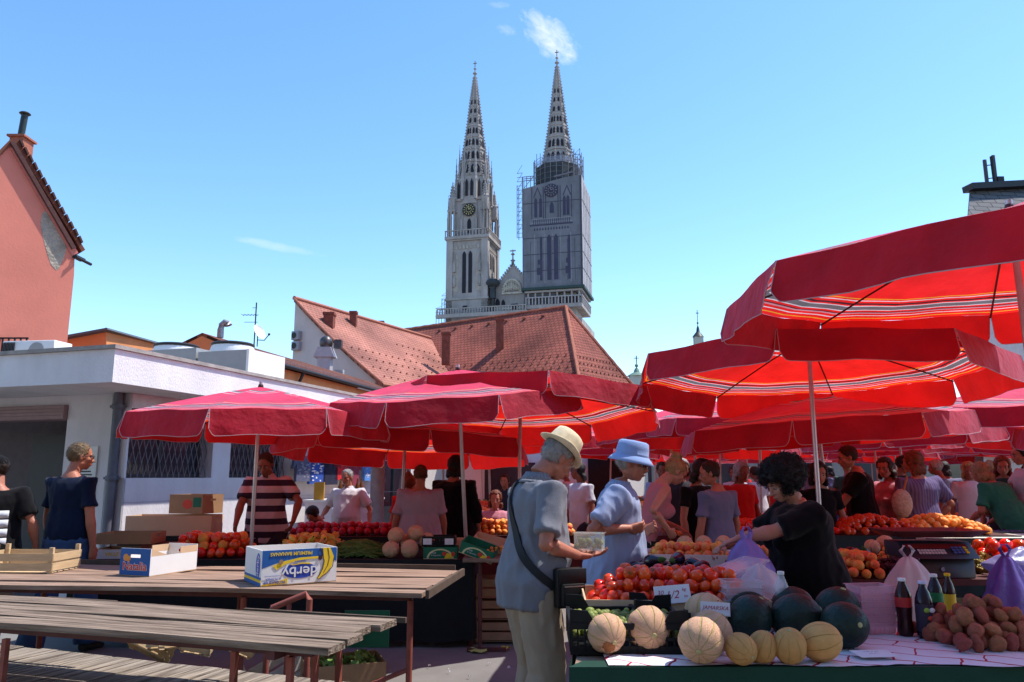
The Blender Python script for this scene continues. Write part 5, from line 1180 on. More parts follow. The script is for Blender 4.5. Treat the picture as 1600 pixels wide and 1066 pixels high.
m = MB(); h = (b-a)*.5; m.cyl((h.x,0,0),(h.x,0,(za+zb)/2-.005), .014, 8); m.build('upright', M_IRON, tr)
# low bench under them, partly in the sun
p0 = pz(-200, 985, .45); p1 = pz(600, 1074, .45)
dl = (p1-p0); LB = V(dl.x, dl.y, 0).length; BN = thing('low_bench', 'low grey plank shelf bench underneath the nearest table', 'bench', (p1.x, p1.y, 0), math.atan2(dl.y, dl.x))
m = MB(); rr_ = random.Random(8); x = -LB
while x < -.1:
    w = rr_.uniform(.13,.19); z = .44+rr_.uniform(-.004,.004); m.box((x+w/2, -.75, z), (w-.012, 1.5, .025)); x += w
m.build('planks', mat('weathered_planks_across', (.085,.06,.045), .92, .4, 2.0, .010, 7, stretch=(18,1.0,18), col2=(.42,.35,.28), contrast=.35), BN, smooth=0)
m = MB(); m.box((-LB/2,-.04,.40), (LB,.03,.05)); m.box((-LB/2,-1.45,.40), (LB,.03,.05)); m.build('frame', mat('bluish_iron', (.05,.05,.10), .5), BN, smooth=0)
for x in (-.2,-LB*.5,-LB*.85):
    for y in (-.1,-1.4): m = MB(); m.box((x,y,.187), (.035,.035,.375)); m.build('leg', M_IRON2, BN, smooth=0)
# ------------------------------------------------------------------ crates and boxes
M_CW = mat('crate_wood', (.58,.42,.24), .85, .22, 5, .001, 40, stretch=(1,1,8)); M_CW2 = mat('crate_wood_dull', (.36,.22,.13), .9, .25, 5)
M_CARD = mat('cardboard', (.36,.22,.12), .92, .12, 6, .0006, 120); M_CARDL = mat('pale_cardboard', (.62,.42,.26), .9, .08, 4); M_WCARD = mat('white_card', (.78,.77,.75), .8, .05, 4)
M_PB = mat('black_plastic', (.010,.010,.011), .55, .2, spec=.2); M_BLUE = mat('print_blue', (.02,.11,.36), .6, .05); M_YEL = mat('print_yellow', (.85,.58,.03), .6, .05); M_RED = mat('print_red', (.65,.06,.03), .6, .05)
M_GRN = mat('print_green', (.01,.14,.07), .6, .08); M_PAP = mat('paper', (.74,.70,.72), .8, .06); M_INK = mat('ink_dark', (.04,.02,.05), .7); M_INKR = mat('ink_red', (.45,.03,.06), .7); M_BLUE2 = mat('print_royal', (.03,.07,.42), .5)
def openbox(name, label, cat, loc, rz, sx, sy, h, m_, inner=None, th=.006, group=None, tilt=None, holes=True, low=None):
    """open top carton, walls as real sheets; low = height of the two long walls"""
    T = thing(name, label, cat, loc, rz, group)
    if tilt: T.rotation_euler = (radians(tilt[0]), radians(tilt[1]), rz)
    l = low or h; b = MB(); b.box((0,0,th/2), (sx,sy,th)); b.build('bottom', inner or m_, T, smooth=0)
    for s_ in (-1,1):
        b = MB(); b.box((0,s_*(sy/2-th/2),th+(l-th)/2+.0005), (sx-2*th-.001,th,l-th)); b.build('side', [m_], T, smooth=0)
        b = MB(); x = s_*(sx/2-th/2)
        hz_ = h*.72; hw = .045; hh = .011
        if holes and h > .09:
            for (y0,y1,z0,z1) in ((-sy/2,sy/2,th+.0005,hz_-hh),(-sy/2,sy/2,hz_+hh,h),(-sy/2,-hw,hz_-hh,hz_+hh),(hw,sy/2,hz_-hh,hz_+hh)): b.box((x,(y0+y1)/2,(z0+z1)/2), (th,y1-y0,z1-z0))
        else: b.box((x,0,(h+th)/2), (th,sy,h-th))
        b.build('end', [m_], T, smooth=0)
    return T
def slatcrate(label, loc, rz, sx=.5, sy=.33, h=.13, m_=M_CW, group=None, tilt=None, nrow=2):
    T = thing('wooden_crate', label, 'crate', loc, rz, group)
    if tilt: T.rotation_euler = (radians(tilt[0]), radians(tilt[1]), rz)
    b = MB(); rr = random.Random(int(loc[0]*100))
    for k in range(5): b.box((0,-sy/2+.035+k*(sy-.07)/4,.004), (sx,.055,.005))
    b.build('bottom', m_, T, smooth=0)
    sl = h/nrow
    for s_ in (-1,1):
        b = MB()
        for k in range(nrow): b.box((0,s_*(sy/2-.003),.012+sl*(k+.45)), (sx,.005,sl*.80)); 
        b.build('side', m_, T, smooth=0)
        b = MB()
        for k in range(nrow): b.box((s_*(sx/2-.003),0,.012+sl*(k+.45)), (.005,sy-.02,sl*.80))
        b.build('end', m_, T, smooth=0)
    for sx_ in (-1,1):
        for sy_ in (-1,1): b = MB(); b.box((sx_*(sx/2-.022),sy_*(sy/2-.017),h*.5+.02), (.03,.022,h+.05)); b.build('post', m_, T, smooth=0)
    return T
def plcrate(label, loc, rz, sx=.58, sy=.38, h=.15, m_=M_PB, group=None, horns=True):
    T = thing('plastic_crate', label, 'crate', loc, rz, group); b = MB(); b.box((0,0,.008), (sx,sy,.012)); b.build('bottom', m_, T, smooth=0)
    for s_ in (-1,1):
        for ax_ in (0,1):
            Lx = sx if ax_ == 0 else sy; b = MB(); nn = int(Lx/.028)
            def bx(u, z, du, dz_, th=.008):
                c = (u, s_*(sy/2-.005), z) if ax_ == 0 else (s_*(sx/2-.005), u, z); d = (du,th,dz_) if ax_ == 0 else (th,du,dz_); b.box(c, d)
            bx(0,h-.014,Lx,.024,.016); bx(0,.025,Lx,.022); bx(0,h*.5,Lx,.012)
            for k in range(nn+1): bx(-Lx/2+Lx*k/nn, h*.5, .007, h-.03)
            if horns and ax_ == 0:
                for e in (-1,1):
                    b.prism([V(e*Lx/2,s_*(sy/2-.001),h-.003),V(e*(Lx/2-.10),s_*(sy/2-.001),h-.003),V(e*(Lx/2-.07),s_*(sy/2-.001),h+.045),V(e*Lx/2,s_*(sy/2-.001),h+.05)], (0,-s_*.008,0))
            if horns and ax_ == 1:
                b.prism([V(s_*(sx/2-.001),-Lx/2,h-.003),V(s_*(sx/2-.001),-Lx/2+.08,h-.003),V(s_*(sx/2-.001),-Lx/2+.06,h+.045),V(s_*(sx/2-.001),-Lx/2,h+.05)], (-s_*.008,0,0))
            b.build('side' if ax_ == 0 else 'end', m_, T, smooth=0)
    return T
# banana carton
pa = pz(407, 917, .805); pb = pz(525, 908, .805); dx_ = pb-pa; Wd = dx_.length; rz_ = math.atan2(dx_.y, dx_.x)
nrm = V(-sin(rz_), cos(rz_), 0); Db = .40; hB = .225
cB = pa + dx_/2 + nrm*Db/2
bn = openbox('banana_carton', 'white, blue and yellow banana carton standing upside down on the brown table', 'carton', (cB.x, cB.y, .803), rz_, Wd, Db, hB, M_WCARD, M_CARD, .006, holes=False)
fr = MB(); y_ = -Db/2
def fp(pts, m_, name, d=.0012, lift=0, par=bn):
    b = MB(); b.prism([V(-Wd/2+u*Wd, y_-.0002-lift, v*hB) for u, v in pts], (0,-d,0)); return b.build(name, m_, par, smooth=0)
def face_fix(pts): return pts
fp([(.005,.50),(.18,.62),(.40,.72),(.60,.75),(.80,.74),(.995,.60),(.995,.995),(.005,.995)], M_BLUE, 'blue_print')
fp([(.14,.56),(.30,.68),(.50,.755),(.72,.765),(.86,.74),(.80,.70),(.60,.70),(.44,.66),(.30,.58),(.19,.44)], M_YEL, 'yellow_print', .0016, .0013)
fp([(.005,.01),(.34,.05),(.34,.20),(.28,.16),(.005,.05)], M_YEL, 'yellow_print')
fp([(.5+.235*cos(2*pi*k/28), .385+.215*sin(2*pi*k/28)) for k in range(28)], M_BLUE2, 'oval_print', .0016)
fp([(.66,.55),(.62,.60),(.52,.615),(.42,.57),(.36,.58),(.40,.545),(.52,.575),(.60,.56)], M_YEL, 'yellow_print', .0014, .003)
fp([(.80,.985),(.755,1.0),(.90,1.0),(.955,.72),(.93,.45),(.86,.28),(.80,.20),(.76,.12),(.73,.14),(.76,.22),(.80,.40),(.82,.62)], M_YEL, 'banana_print', .0018, .003)
fp([(.86,.99),(.87,.99),(.895,.7),(.875,.48),(.82,.28),(.812,.285),(.865,.48),(.885,.7)], M_INK, 'banana_line', .001, .005)
fp([(.755,1.0),(.765,1.0),(.828,.62),(.808,.40),(.768,.22),(.738,.145),(.728,.15),(.757,.225),(.797,.40),(.817,.62)], M_INK, 'banana_line', .001, .005)
fp([(.955,.72),(.935,.45),(.865,.275),(.80,.195),(.765,.115),(.727,.135),(.72,.13),(.768,.10),(.808,.185),(.872,.265),(.943,.445),(.963,.72)], M_INK, 'banana_line', .001, .005)
for (u, v, c) in ((.245,.66,M_CARD),(.765,.72,M_INK)): fp([(u+.028*cos(2*pi*k/14), v+.07*sin(2*pi*k/14)) for k in range(14)], c, 'vent_hole', .001, .006)
def ftext(t, u, v, size, m_, xs=1.0, bold=.0, lift=.0045):
    text(t, size, m_, bn, frame(V(-Wd/2+u*Wd, y_-lift, v*hB), V(-1,0,0), V(0,0,-1)), ext=.0006, xs=xs, bold=bold)
ftext('PREMIUM BANANAS', .38, .885, .031, M_YEL, 1.0, .0006); ftext('QUALITY', .50, .655, .017, M_BLUE2, 1.1); ftext('derby', .5, .37, .092, M_WCARD, 1.12, .001)
ftext('PRODUCE OF', .17, .105, .023, M_BLUE2, 1.0, .0004); ftext('COLOMBIA', .15, .20, .017, M_BLUE2, 1.1); ftext('CAVENDISH BANANAS', .14, .28, .009, M_BLUE2, 1.1)
for (v0,v1,c) in ((0,.10,M_BLUE),(.10,.18,M_YEL),(.18,.25,M_BLUE)):
    b = MB(); b.box((-Wd/2-.0012, 0, (v0+v1)/2*hB), (.002, Db, (v1-v0)*hB-.0005)); b.build('end_print', c, bn, smooth=0)
b = MB(); b.prism([V(-Wd/2-.0002, -.12+.05*cos(2*pi*k/18), .55*hB+.08*sin(2*pi*k/18)) for k in range(18)], (-.0016,0,0)); b.build('end_logo', M_BLUE2, bn, smooth=0)
text('derby', .06, M_WCARD, bn, frame(V(-Wd/2-.003,-.12,.55*hB), V(0,0,1), V(0,1,0)), ext=.0004)
# fruit carton with the name on its blue end
pa = pz(192, 898, .805); pb = pz(233, 901, .805); pcc = pz(304, 893, .805)
ex = (pb-pa); wE = ex.length*1.02; dd_ = V(.55,.835,0); ln_ = .50
u_ = ex.normalized(); f_ = V(-u_.y, u_.x, 0)
rzN = radians(70); LnN = .46; Wn = .275
fx_ = V(cos(rzN), sin(rzN), 0); fy_ = V(-sin(rzN), cos(rzN), 0)
cN = pb + fx_*LnN/2 + fy_*Wn/2
nt_ = openbox('fruit_carton', 'open white fruit carton with a blue end on the brown table', 'carton', (cN.x, cN.y, .803), rzN, LnN, Wn, .190, M_WCARD, M_CARDL, .005, low=.135)
b = MB(); b.box((-LnN/2-.0012,0,.085), (.002,Wn-.002,.155)); 
b = MB()
for (y0,y1,z0,z1) in ((-.5,.5,.005,.126),(-.5,.5,.148,.189),(-.5,-.17,.126,.148),(.17,.5,.126,.148)): b.box((-LnN/2-.0012,(y0+y1)/2*Wn,(z0+z1)/2), (.002,(y1-y0)*Wn-.0004,z1-z0-.0002))
b.build('blue_end', M_BLUE, nt_, smooth=0)
fN = frame(V(-LnN/2-.003,.0,.065), V(0,-1,0), V(0,0,1))
text('Natalia', .078, M_PAP, nt_, fN @ Matrix.Translation((0,0,-.0004)), ext=.0004, bold=.004); text('Natalia', .078, M_RED, nt_, fN @ Matrix.Translation((0,0,.0008)), ext=.0004, bold=.0012)
b = MB(); b.ell((-LnN/2-.002,.085,.125), (.003,.026,.026), None, 14, 8); b.ell((-LnN/2-.002,.060,.118), (.003,.020,.020), None, 14, 8); b.build('orange_print', mat('print_orange', (.75,.30,.06), .6), nt_)
b = MB()
for s_ in (-1,1): b.box((LnN/2-.09, s_*(Wn/2-.003), .16), (.17,.005,.048)); 
for s_ in (-1,1): b.prism([V(-LnN/2+.005,s_*(Wn/2-.0005),.136),V(-LnN/2+.16,s_*(Wn/2-.0005),.136),V(-LnN/2+.005,s_*(Wn/2-.0005),.188)], (0,-s_*.005,0))
explode(b.build('corner_flap', M_CARDL, nt_, smooth=0))
c = pz(36, 893, .805); slatcrate('pale wooden slatted crate on the brown table at the left edge', (c.x-.03, c.y+.1, .803), radians(-2), .60, .36, .135)
# small label: another crate peeking in at the far left of the table
c = pz(-20, 893, .805); slatcrate('wooden slatted crate cut off by the left edge of the photo', (c.x-.25, c.y+.05, .803), radians(20), .45, .3, .13)
# ------------------------------------------------------------------ produce
PROTO = []
def proto(o, label, cat): tag(o, label, cat); PROTO.append(o); return o
M_TOM = mat('tomato_skin', (.66,.022,.008), .2, .2, 2.0, spec=.5, rnd=.25, hue=.010, col2=(.78,.075,.012), contrast=.9)
M_CAL = mat('calyx', (.05,.12,.02), .8)
def tomato(seed, f=.86):
    rr = random.Random(seed); m = MB(); ph = rr.uniform(0,6)
    m.ell((0,0,0), (.5,.5,.5*f), None, 18, 12, 0, lambda d: 1+.035*cos(5*math.atan2(d.y,d.x)+ph)*(abs(d.z)**.5)-.10*max(0,d.z)**8)
    for k in range(5): a = 2*pi*k/5+ph; m.add([V(cos(a)*.17,sin(a)*.17,.40*f/.86), V(cos(a+.5)*.05,sin(a+.5)*.05,.435*f/.86), V(0,0,.44*f/.86), V(cos(a-.5)*.05,sin(a-.5)*.05,.435*f/.86)], [(0,1,2,3)], 1)
    return m.build('tomato', [M_TOM, M_CAL], smooth=80)
TOM = [proto(tomato(k, .82+.05*k), 'tomato', 'tomato') for k in range(3)]
def simple(name, m_, r=(.5,.5,.5), seed=0, amp=.04, sc=2.2, nu=18, nv=12, cat=None, label=None, stem=None):
    m = MB(); m.ell((0,0,0), r, None, nu, nv, 0, lambda d: 1+amp*noise.noise(d*sc+V(seed*5.1,0,0)))
    ms = [m_]
    if stem: m.cyl((0,0,r[2]*.93), (.02*stem,0,r[2]*1.0+.12*stem), .03, 6, mi=1); ms.append(M_CAL)
    return proto(m.build(name, ms, smooth=80), label or name, cat or name)
M_PEACH = mat('peach_skin', (.70,.10,.03), .6, .3, 2.2, rnd=.15, hue=.03, col2=(.85,.42,.09), contrast=.5)
M_APR = mat('apricot_skin', (.80,.30,.06), .55, .2, 3, rnd=.12, hue=.015); M_FIG = mat('green_fig_skin', (.17,.20,.035), .5, .3, 4, rnd=.3, hue=.015)
M_POT = mat('red_potato_skin', (.42,.125,.07), .85, .22, 3, .01, 14, rnd=.18, hue=.015); M_EGG = mat('aubergine_skin', (.018,.006,.022), .16, .3, 3, spec=.6)
M_PEP = mat('pale_pepper_skin', (.62,.50,.09), .3, .2, 3, spec=.5, rnd=.2, hue=.03, col2=(.75,.30,.05)); M_GRAPE = mat('dark_grape_skin', (.055,.01,.02), .35, .3, 5, rnd=.3); M_GRAPEG = mat('green_grape_skin', (.30,.26,.05), .4, .2, 5, rnd=.2)
M_BLUB = mat('blueberry_skin', (.05,.06,.16), .6, .3, 5, rnd=.3); M_BEAN = mat('bean_green', (.085,.16,.03), .55, .35, 8, rnd=.2); M_LEAF = mat('wilted_leaf', (.22,.33,.08), .8, .35, 9); M_ONI = mat('red_onion_skin', (.28,.03,.09), .4, .2, 5, rnd=.2)
PEACH = [simple('peach', M_PEACH, (.5,.5,.47), k, .03) for k in range(2)]; APR = [simple('apricot', M_APR, (.5,.5,.47), 1, .03, nu=12, nv=8)]; FIG = [simple('fig', M_FIG, (.45,.45,.52), k, .06, stem=1, nu=12, nv=8) for k in range(2)]
POT = [simple('potato', M_POT, r, k, .16, 1.6) for k, r in enumerate(((.62,.47,.43),(.52,.46,.42),(.72,.46,.42),(.56,.5,.40)))]
ONI = [simple('onion', M_ONI, (.5,.5,.42), 1, .02, stem=1, nu=12, nv=8)]
def eggp(seed):
    m = MB(); rr = random.Random(seed); n_ = 14; bend = rr.uniform(-.25,.25)
    pts = [V(bend*sin(pi*t/12)*.6, 0, -.95+1.9*t/12) for t in range(13)]; rad = [.06,.30,.42,.47,.48,.46,.42,.37,.32,.27,.23,.18,.06]
    m.loft(pts, rad, n_, mi=0); m.loft([pts[10]+V(0,0,.02), pts[12]+V(0,0,.02), pts[12]+V(0,0,.25)], [.235,.16,.05], 8, mi=1)
    return proto(m.build('aubergine', [M_EGG, M_CAL], smooth=80), 'aubergine', 'aubergine')
EGG = [eggp(1), eggp(2)]
def pepp(seed):
    m = MB(); ph = seed*1.3; m.ell((0,0,0), (.48,.44,.8), None, 16, 10, 0, lambda d: (1+.12*cos(3*math.atan2(d.y,d.x)+ph))*(1-.15*max(0,-d.z))); m.cyl((0,0,.7), (.05,0,1.0), .08, 6, mi=1)
    return proto(m.build('pepper', [M_PEP, M_CAL], smooth=80), 'pepper', 'pepper')
PEPP = [pepp(1), pepp(2)]
def melonmat(name, base, line, dark, nl=10, lw=.07, rust=None):
    m = mat(name, base, .75, .14, 2.2, 0, spec=.25, rnd=.08); nt = m.node_tree; N = nt.nodes; L = nt.links; p = N['Principled BSDF']; src = p.inputs['Base Color'].links[0].from_socket
    tc = N.new('ShaderNodeTexCoord'); s_ = N.new('ShaderNodeSeparateXYZ')
    nz = N.new('ShaderNodeTexNoise'); nz.inputs['Scale'].default_value = 3; L.new(tc.outputs['Object'], nz.inputs['Vector'])
    L.new(tc.outputs['Object'], s_.inputs[0])
    def M_(op, a, b=0):
        n_ = N.new('ShaderNodeMath'); n_.operation = op
        for i, x in enumerate((a, b)):
            if isinstance(x, (int, float)): n_.inputs[i].default_value = x
            else: L.new(x, n_.inputs[i])
        return n_.outputs[0]
    ang = M_('ARCTAN2', s_.outputs[1], s_.outputs[0]); a2 = M_('ADD', M_('MULTIPLY', ang, nl/(2*pi)), M_('MULTIPLY', nz.outputs['Fac'], .25)); fr = M_('ABSOLUTE', M_('SUBTRACT', M_('FRACT', M_('ADD', a2, 20.0)), .5))
    g = N.new('ShaderNodeMapRange'); g.inputs[1].default_value = lw*1.6; g.inputs[2].default_value = lw*.5; L.new(fr, g.inputs[0])
    mx = N.new('ShaderNodeMixRGB'); L.new(g.outputs[0], mx.inputs[0]); L.new(src, mx.inputs[1]); mx.inputs[2].default_value = (*line,1)
    vo = N.new('ShaderNodeTexVoronoi'); vo.feature = 'DISTANCE_TO_EDGE'; vo.inputs['Scale'].default_value = 26; L.new(tc.outputs['Object'], vo.inputs['Vector'])
    g2 = N.new('ShaderNodeMapRange'); g2.inputs[1].default_value = .08; g2.inputs[2].default_value = 0; L.new(vo.outputs['Distance'], g2.inputs[0])
    out = mx.outputs[0]
    m2 = N.new('ShaderNodeMixRGB'); m2.inputs[2].default_value = (*dark,1); L.new(M_('MULTIPLY', g2.outputs[0], .22), m2.inputs[0]); L.new(out, m2.inputs[1]); out = m2.outputs[0]
    L.new(out, p.inputs['Base Color'])
    b = N.new('ShaderNodeBump'); b.inputs['Distance'].default_value = .002; L.new(M_('SUBTRACT', g2.outputs[0], M_('MULTIPLY', g.outputs[0], 2)), b.inputs['Height']); L.new(b.outputs[0], p.inputs['Normal']); return m
M_CANT = melonmat('cantaloupe_rind', (.72,.41,.25), (.62,.46,.15), (.62,.40,.25), 10, .045); M_HON = melonmat('yellow_melon_rind', (.74,.38,.13), (.50,.30,.06), (.62,.34,.12), 9, .022)
M_WAT = mat('watermelon_rind', (.010,.023,.016), .46, .45, 3, .006, 10, spec=.28)
def melon(name, m_, r, lobes=10, amp=.03, seed=0, scar=True):
    m = MB(); m.ell((0,0,0), r, None, 40, 24, 0, lambda d: 1+amp*abs(cos(lobes/2*math.atan2(d.y,d.x)+.8*0))*(1-abs(d.z)**3)-amp+.02*noise.noise(d*1.5+V(seed,0,0)))
    ms = [m_]
    if scar: m.ell((0,0,r[2]*.985), (.06,.06,.02), None, 10, 6, 1); m.ell((0,0,-r[2]*.985), (.045,.045,.02), None, 10, 6, 1); ms.append(mat('melon_scar', (.42,.36,.16), .9))
    return m.build(name, ms, smooth=80)
CANT = melon('cantaloupe', M_CANT, (.5,.5,.48)); WAT = melon('watermelon', M_WAT, (.5,.5,.56), 10, .005, 3); HON = melon('yellow_melon', M_HON, (.5,.5,.56), 9, .012, 5)
for o, n_ in ((CANT,'melon'),(WAT,'watermelon'),(HON,'melon')): proto(o, n_, n_)
def put(src, loc, rot, sc, label, cat=None, group=None):
    o = dup(src, loc, rot=Euler(rot), label=label, scale=sc)
    if cat: o['category'] = cat
    if group: o['group'] = group
    elif 'group' in o: del o['group']
    return o
def heap(srcs, d, M, sx, sy, z0, layers, label, group, cat, seed=0, shrink=.55, jit=.12, flat=False, slope=0.0, pack=1.0, tumble=True, tight=.80):
    rr = random.Random(seed); n_ = 0
    for L_ in range(layers):
        w, h = sx-2*shrink*d*L_, sy-2*shrink*d*L_
        uw, uh = w/2-shrink*d-1.15*d, h/2-shrink*d-1.15*d; cover = L_ < layers-1 and min(w,h)-2*shrink*d > d*1.5
        if w < d*.6 or h < d*.6: break
        nx, ny = max(1, int(w/(d*pack))), max(1, int(h/(d*.9*pack)))
        for j in range(ny):
            for i in range(nx):
                if cover and abs(-w/2+(i+.5)*w/nx) < uw and abs(-h/2+(j+.5)*h/ny) < uh: continue
                x = -w/2+d/2*0+(i+.5+(.25 if (j+L_) % 2 else -.25)*(nx > 2))*w/nx+rr.uniform(-1,1)*jit*d; y = -h/2+(j+.5)*h/ny+rr.uniform(-1,1)*jit*d
                z = z0+d/2+L_*d*tight*.85+rr.uniform(-.08,.12)*d + slope*y
                s = d*rr.uniform(.80,1.14); e = (rr.uniform(0,6.3), rr.uniform(0,6.3), rr.uniform(0,6.3)) if tumble else (rr.uniform(-.5,.5), rr.uniform(-.5,.5), rr.uniform(0,6.3))
                put(rr.choice(srcs), M @ V(x,y,z), e, s, label, cat, group); n_ += 1
    return n_
def FM(x, y, z=0, rz=0): return Matrix.Translation((x,y,z)) @ Matrix.Rotation(rz,4,'Z')
# ---- foreground stall
ZT = .80
q0, q1 = pz(889, 1043, ZT), pz(1620, 1040, ZT)
st = thing('market_stall', 'stall table with a dark green cloth front at lower right, carrying the melons', 'market stall', (q0.x, q0.y, 0), 0)
YF = q0.y; X0 = q0.x; X1 = 2.7
m = MB(); m.prism([V(X0+.02,YF+.01,ZT-.03),V(X1,YF+.01,ZT-.03),V(X1,YF+.95,ZT-.03),V(.52,YF+.95,ZT-.03),V(.30,YF+.5,ZT-.03)], (0,0,.026)); m.build('tabletop', M_WOODB, st, True, smooth=0)
m = MB(); m.prism([V(.50,YF+.96,ZT-.03),V(1.42,YF+.96,ZT-.03),V(2.0,6.9,ZT-.03),V(1.12,6.9,ZT-.03)], (0,0,.026)); m.build('tabletop', M_WOODB, st, True, smooth=0)
for x, y in ((.35,YF+.1),(2.6,YF+.1),(.6,YF+.85),(2.6,YF+.85),(1.0,5.2),(1.55,5.2),(1.25,6.7),(1.85,6.7)): m = MB(); m.box((x,y,(ZT-.03)/2), (.04,.04,ZT-.032)); m.build('leg', M_IRON2, st, True, smooth=0)
def drape(name, pts, ztop, zbot, m_, parent, amp=.02, step=.04, over=0, freq=16, world=True, smoothv=60, seed=0):
    m = MB(); P = []; acc = 0
    for i in range(len(pts)-1):
        a, b = Vector(pts[i]), Vector(pts[i+1]); L_ = (b-a).length; k = max(2, int(L_/step))
        nrm = V((b-a).y, -(b-a).x, 0).normalized()
        for j in range(k+(1 if i == len(pts)-2 else 0)): P.append((a+(b-a)*(j/k), nrm, acc+L_*j/k))
        acc += L_
    nz_ = 10; vs = []
    for r_ in range(nz_+1):
        t = r_/nz_; z = ztop+(zbot-ztop)*t
        for p, n_, s in P:
            w = amp*t**.6*(sin(s*freq+seed+1.5*sin(s*3+seed))+.5*noise.noise(V(s*7, t*3, seed)))+.01*t; vs.append(V(p.x,p.y,z+.004*sin(s*9+seed)*t)+n_*w)
    n_ = len(P); fs = [(r_*n_+j, r_*n_+j+1, (r_+1)*n_+j+1, (r_+1)*n_+j) for r_ in range(nz_) for j in range(n_-1)]
    m.add(vs, fs); return m.build(name, m_, parent, world, smooth=smoothv, fixn=False)
M_GCL = mat('green_cloth', (.008,.045,.028), .85, .15, 6, .001, 200)
drape('cloth_skirt', [(.30,YF+.6,0),(X0,YF,0),(X1,YF,0)], ZT+.001, .12, M_GCL, st, .012, freq=9)
m = MB(); m.quad(V(X0,YF-.001,ZT+.0015),V(X1,YF-.001,ZT+.0015),V(X1,YF+.10,ZT+.0015),V(X0+.06,YF+.10,ZT+.0015)); m.build('cloth_top', M_GCL, st, True, smooth=0)
# printed paper sheets over the table
def papermat():
    m = mat('red_lined_paper', (.72,.66,.70), .8, .06, 5, .004, 14); nt = m.node_tree; N = nt.nodes; L = nt.links; p = N['Principled BSDF']; src = p.inputs['Base Color'].links[0].from_socket
    tc = N.new('ShaderNodeTexCoord'); mp = N.new('ShaderNodeMapping'); mp.inputs['Rotation'].default_value = (0,0,.5); L.new(tc.outputs['Object'], mp.inputs[0])
    br = N.new('ShaderNodeTexBrick'); br.inputs['Scale'].default_value = 1; br.inputs['Brick Width'].default_value = .24; br.inputs['Row Height'].default_value = .13; br.inputs['Mortar Size'].default_value = .0045; br.inputs['Mortar Smooth'].default_value = 0; br.offset = .37
    nz = N.new('ShaderNodeTexNoise'); nz.inputs['Scale'].default_value = 6; L.new(mp.outputs[0], nz.inputs['Vector']); ad = N.new('ShaderNodeVectorMath'); ad.operation = 'MULTIPLY_ADD'; L.new(nz.outputs['Color'], ad.inputs[0]); ad.inputs[1].default_value = (.09,.09,0); L.new(mp.outputs[0], ad.inputs[2]); L.new(ad.outputs[0], br.inputs['Vector'])
    mx = N.new('ShaderNodeMixRGB'); L.new(br.outputs['Fac'], mx.inputs[0]); L.new(src, mx.inputs[1]); mx.inputs[2].default_value = (.42,.015,.035,1); L.new(mx.outputs[0], p.inputs['Base Color']); return m
pm = papermat(); m = MB(); nx, ny = 90, 24; xa, xb, ya, yb = .36, 2.66, YF+.004, YF+.86; vs = []
for j in range(ny+1):
    for i in range(nx+1):
        x = xa+(xb-xa)*i/nx; y = ya+(yb-ya)*j/ny+(.012*sin(x*9)+.02*noise.noise(V(x*3,0,4)) if j == 0 else 0); z = ZT+.006+.006*max(0,noise.noise(V(x*6,y*6,2)))+.004*max(0,noise.noise(V(x*16,y*11,5))); vs.append(V(x,y,z))
m.add(vs, [(j*(nx+1)+i, j*(nx+1)+i+1, (j+1)*(nx+1)+i+1, (j+1)*(nx+1)+i) for j in range(ny) for i in range(nx)]); pp_ = m.build('paper_sheet', pm, smooth=60, fixn=False); tag(pp_, 'white paper with red printed lines spread under the melons and potatoes', 'paper'); recenter(pp_)
ZP = ZT+.008
def onpaper(px, pyb, w, z=ZP):
    """centre and diameter of a round thing whose foot shows at pyb and which is w pixels wide"""
    p = pz(px, pyb, z); d = w/1200*(p.y*.96); p = pz(px, pyb-.04*w, z); return V(p.x, p.y+d*.30, z), d
def round_on(src, px, pyb, w, label, rot, cat='melon', dz=0, el=1.0):
    p, d = onpaper(px, pyb, w); return put(src, (p.x, p.y, p.z+d*.49+dz), rot, d, label, cat)
cr_o = round_on(CANT, 951, 1028, 62, 'cantaloupe with a rusty brown scar, leftmost on the paper', (1.9,.3,.4))
dl_ = Euler((1.9,.3,.4)).to_matrix().inverted() @ V(.0,-.80,-.55).normalized(); m = MB(); rq = dl_.to_track_quat('Z','Y').to_matrix()
for k in range(46):
    a_ = k*2.4; r_ = .19*sqrt(k/46); p_ = (dl_ + rq @ V(cos(a_)*r_*2.0, sin(a_)*r_*1.5, 0)).normalized()*.482; m.ell(p_, (.030,.030,.010), p_.to_track_quat('Z','Y').to_matrix(), 7, 5)
m.build('rind_scar', mat('rust_scar', (.30,.11,.04), .95, .45, 30), cr_o)
round_on(CANT, 1018, 1025, 70, 'cantaloupe with its pale stem scar facing the viewer, second from left', (pi/2+.15,0,.1))
round_on(CANT, 1102, 1045, 72, 'big front cantaloupe before the two others of its row', (pi/2+.35,0,-.35))
round_on(CANT, 1118, 1029, 68, 'cantaloupe in the middle of the row of three, half hidden by the front one', (.6,.4,1))
round_on(CANT, 1109, 1003, 68, 'cantaloupe at the back of the row of three, carrying the small paper sign', (.4,.2,2), dz=.008)
round_on(HON, 1163, 1044, 48, 'small orange melon right of the big front cantaloupe', (1.9,.2,.5))
round_on(HON, 1197, 1040, 46, 'small plain orange melon between two others, slightly behind', (.3,.2,.5))
round_on(HON, 1241, 1042, 52, 'oval orange melon, second from the right end of the melon row', (.35,-.35,.5))
round_on(HON, 1291, 1040, 60, 'orange melon at the right end of the melon row', (1.3,.4,1.2))
round_on(WAT, 1180, 1008, 68, 'dark watermelon at the left of the watermelons, front row', (.2,.5,0), 'watermelon')
round_on(WAT, 1176, 990, 60, 'dark watermelon behind the left one', (.2,1.5,0), 'watermelon')
round_on(WAT, 1254, 1010, 74, 'dark watermelon in the middle of the front row', (.2,1.2,0), 'watermelon')
round_on(WAT, 1248, 992, 68, 'dark watermelon behind the middle one', (1.2,.4,0), 'watermelon')
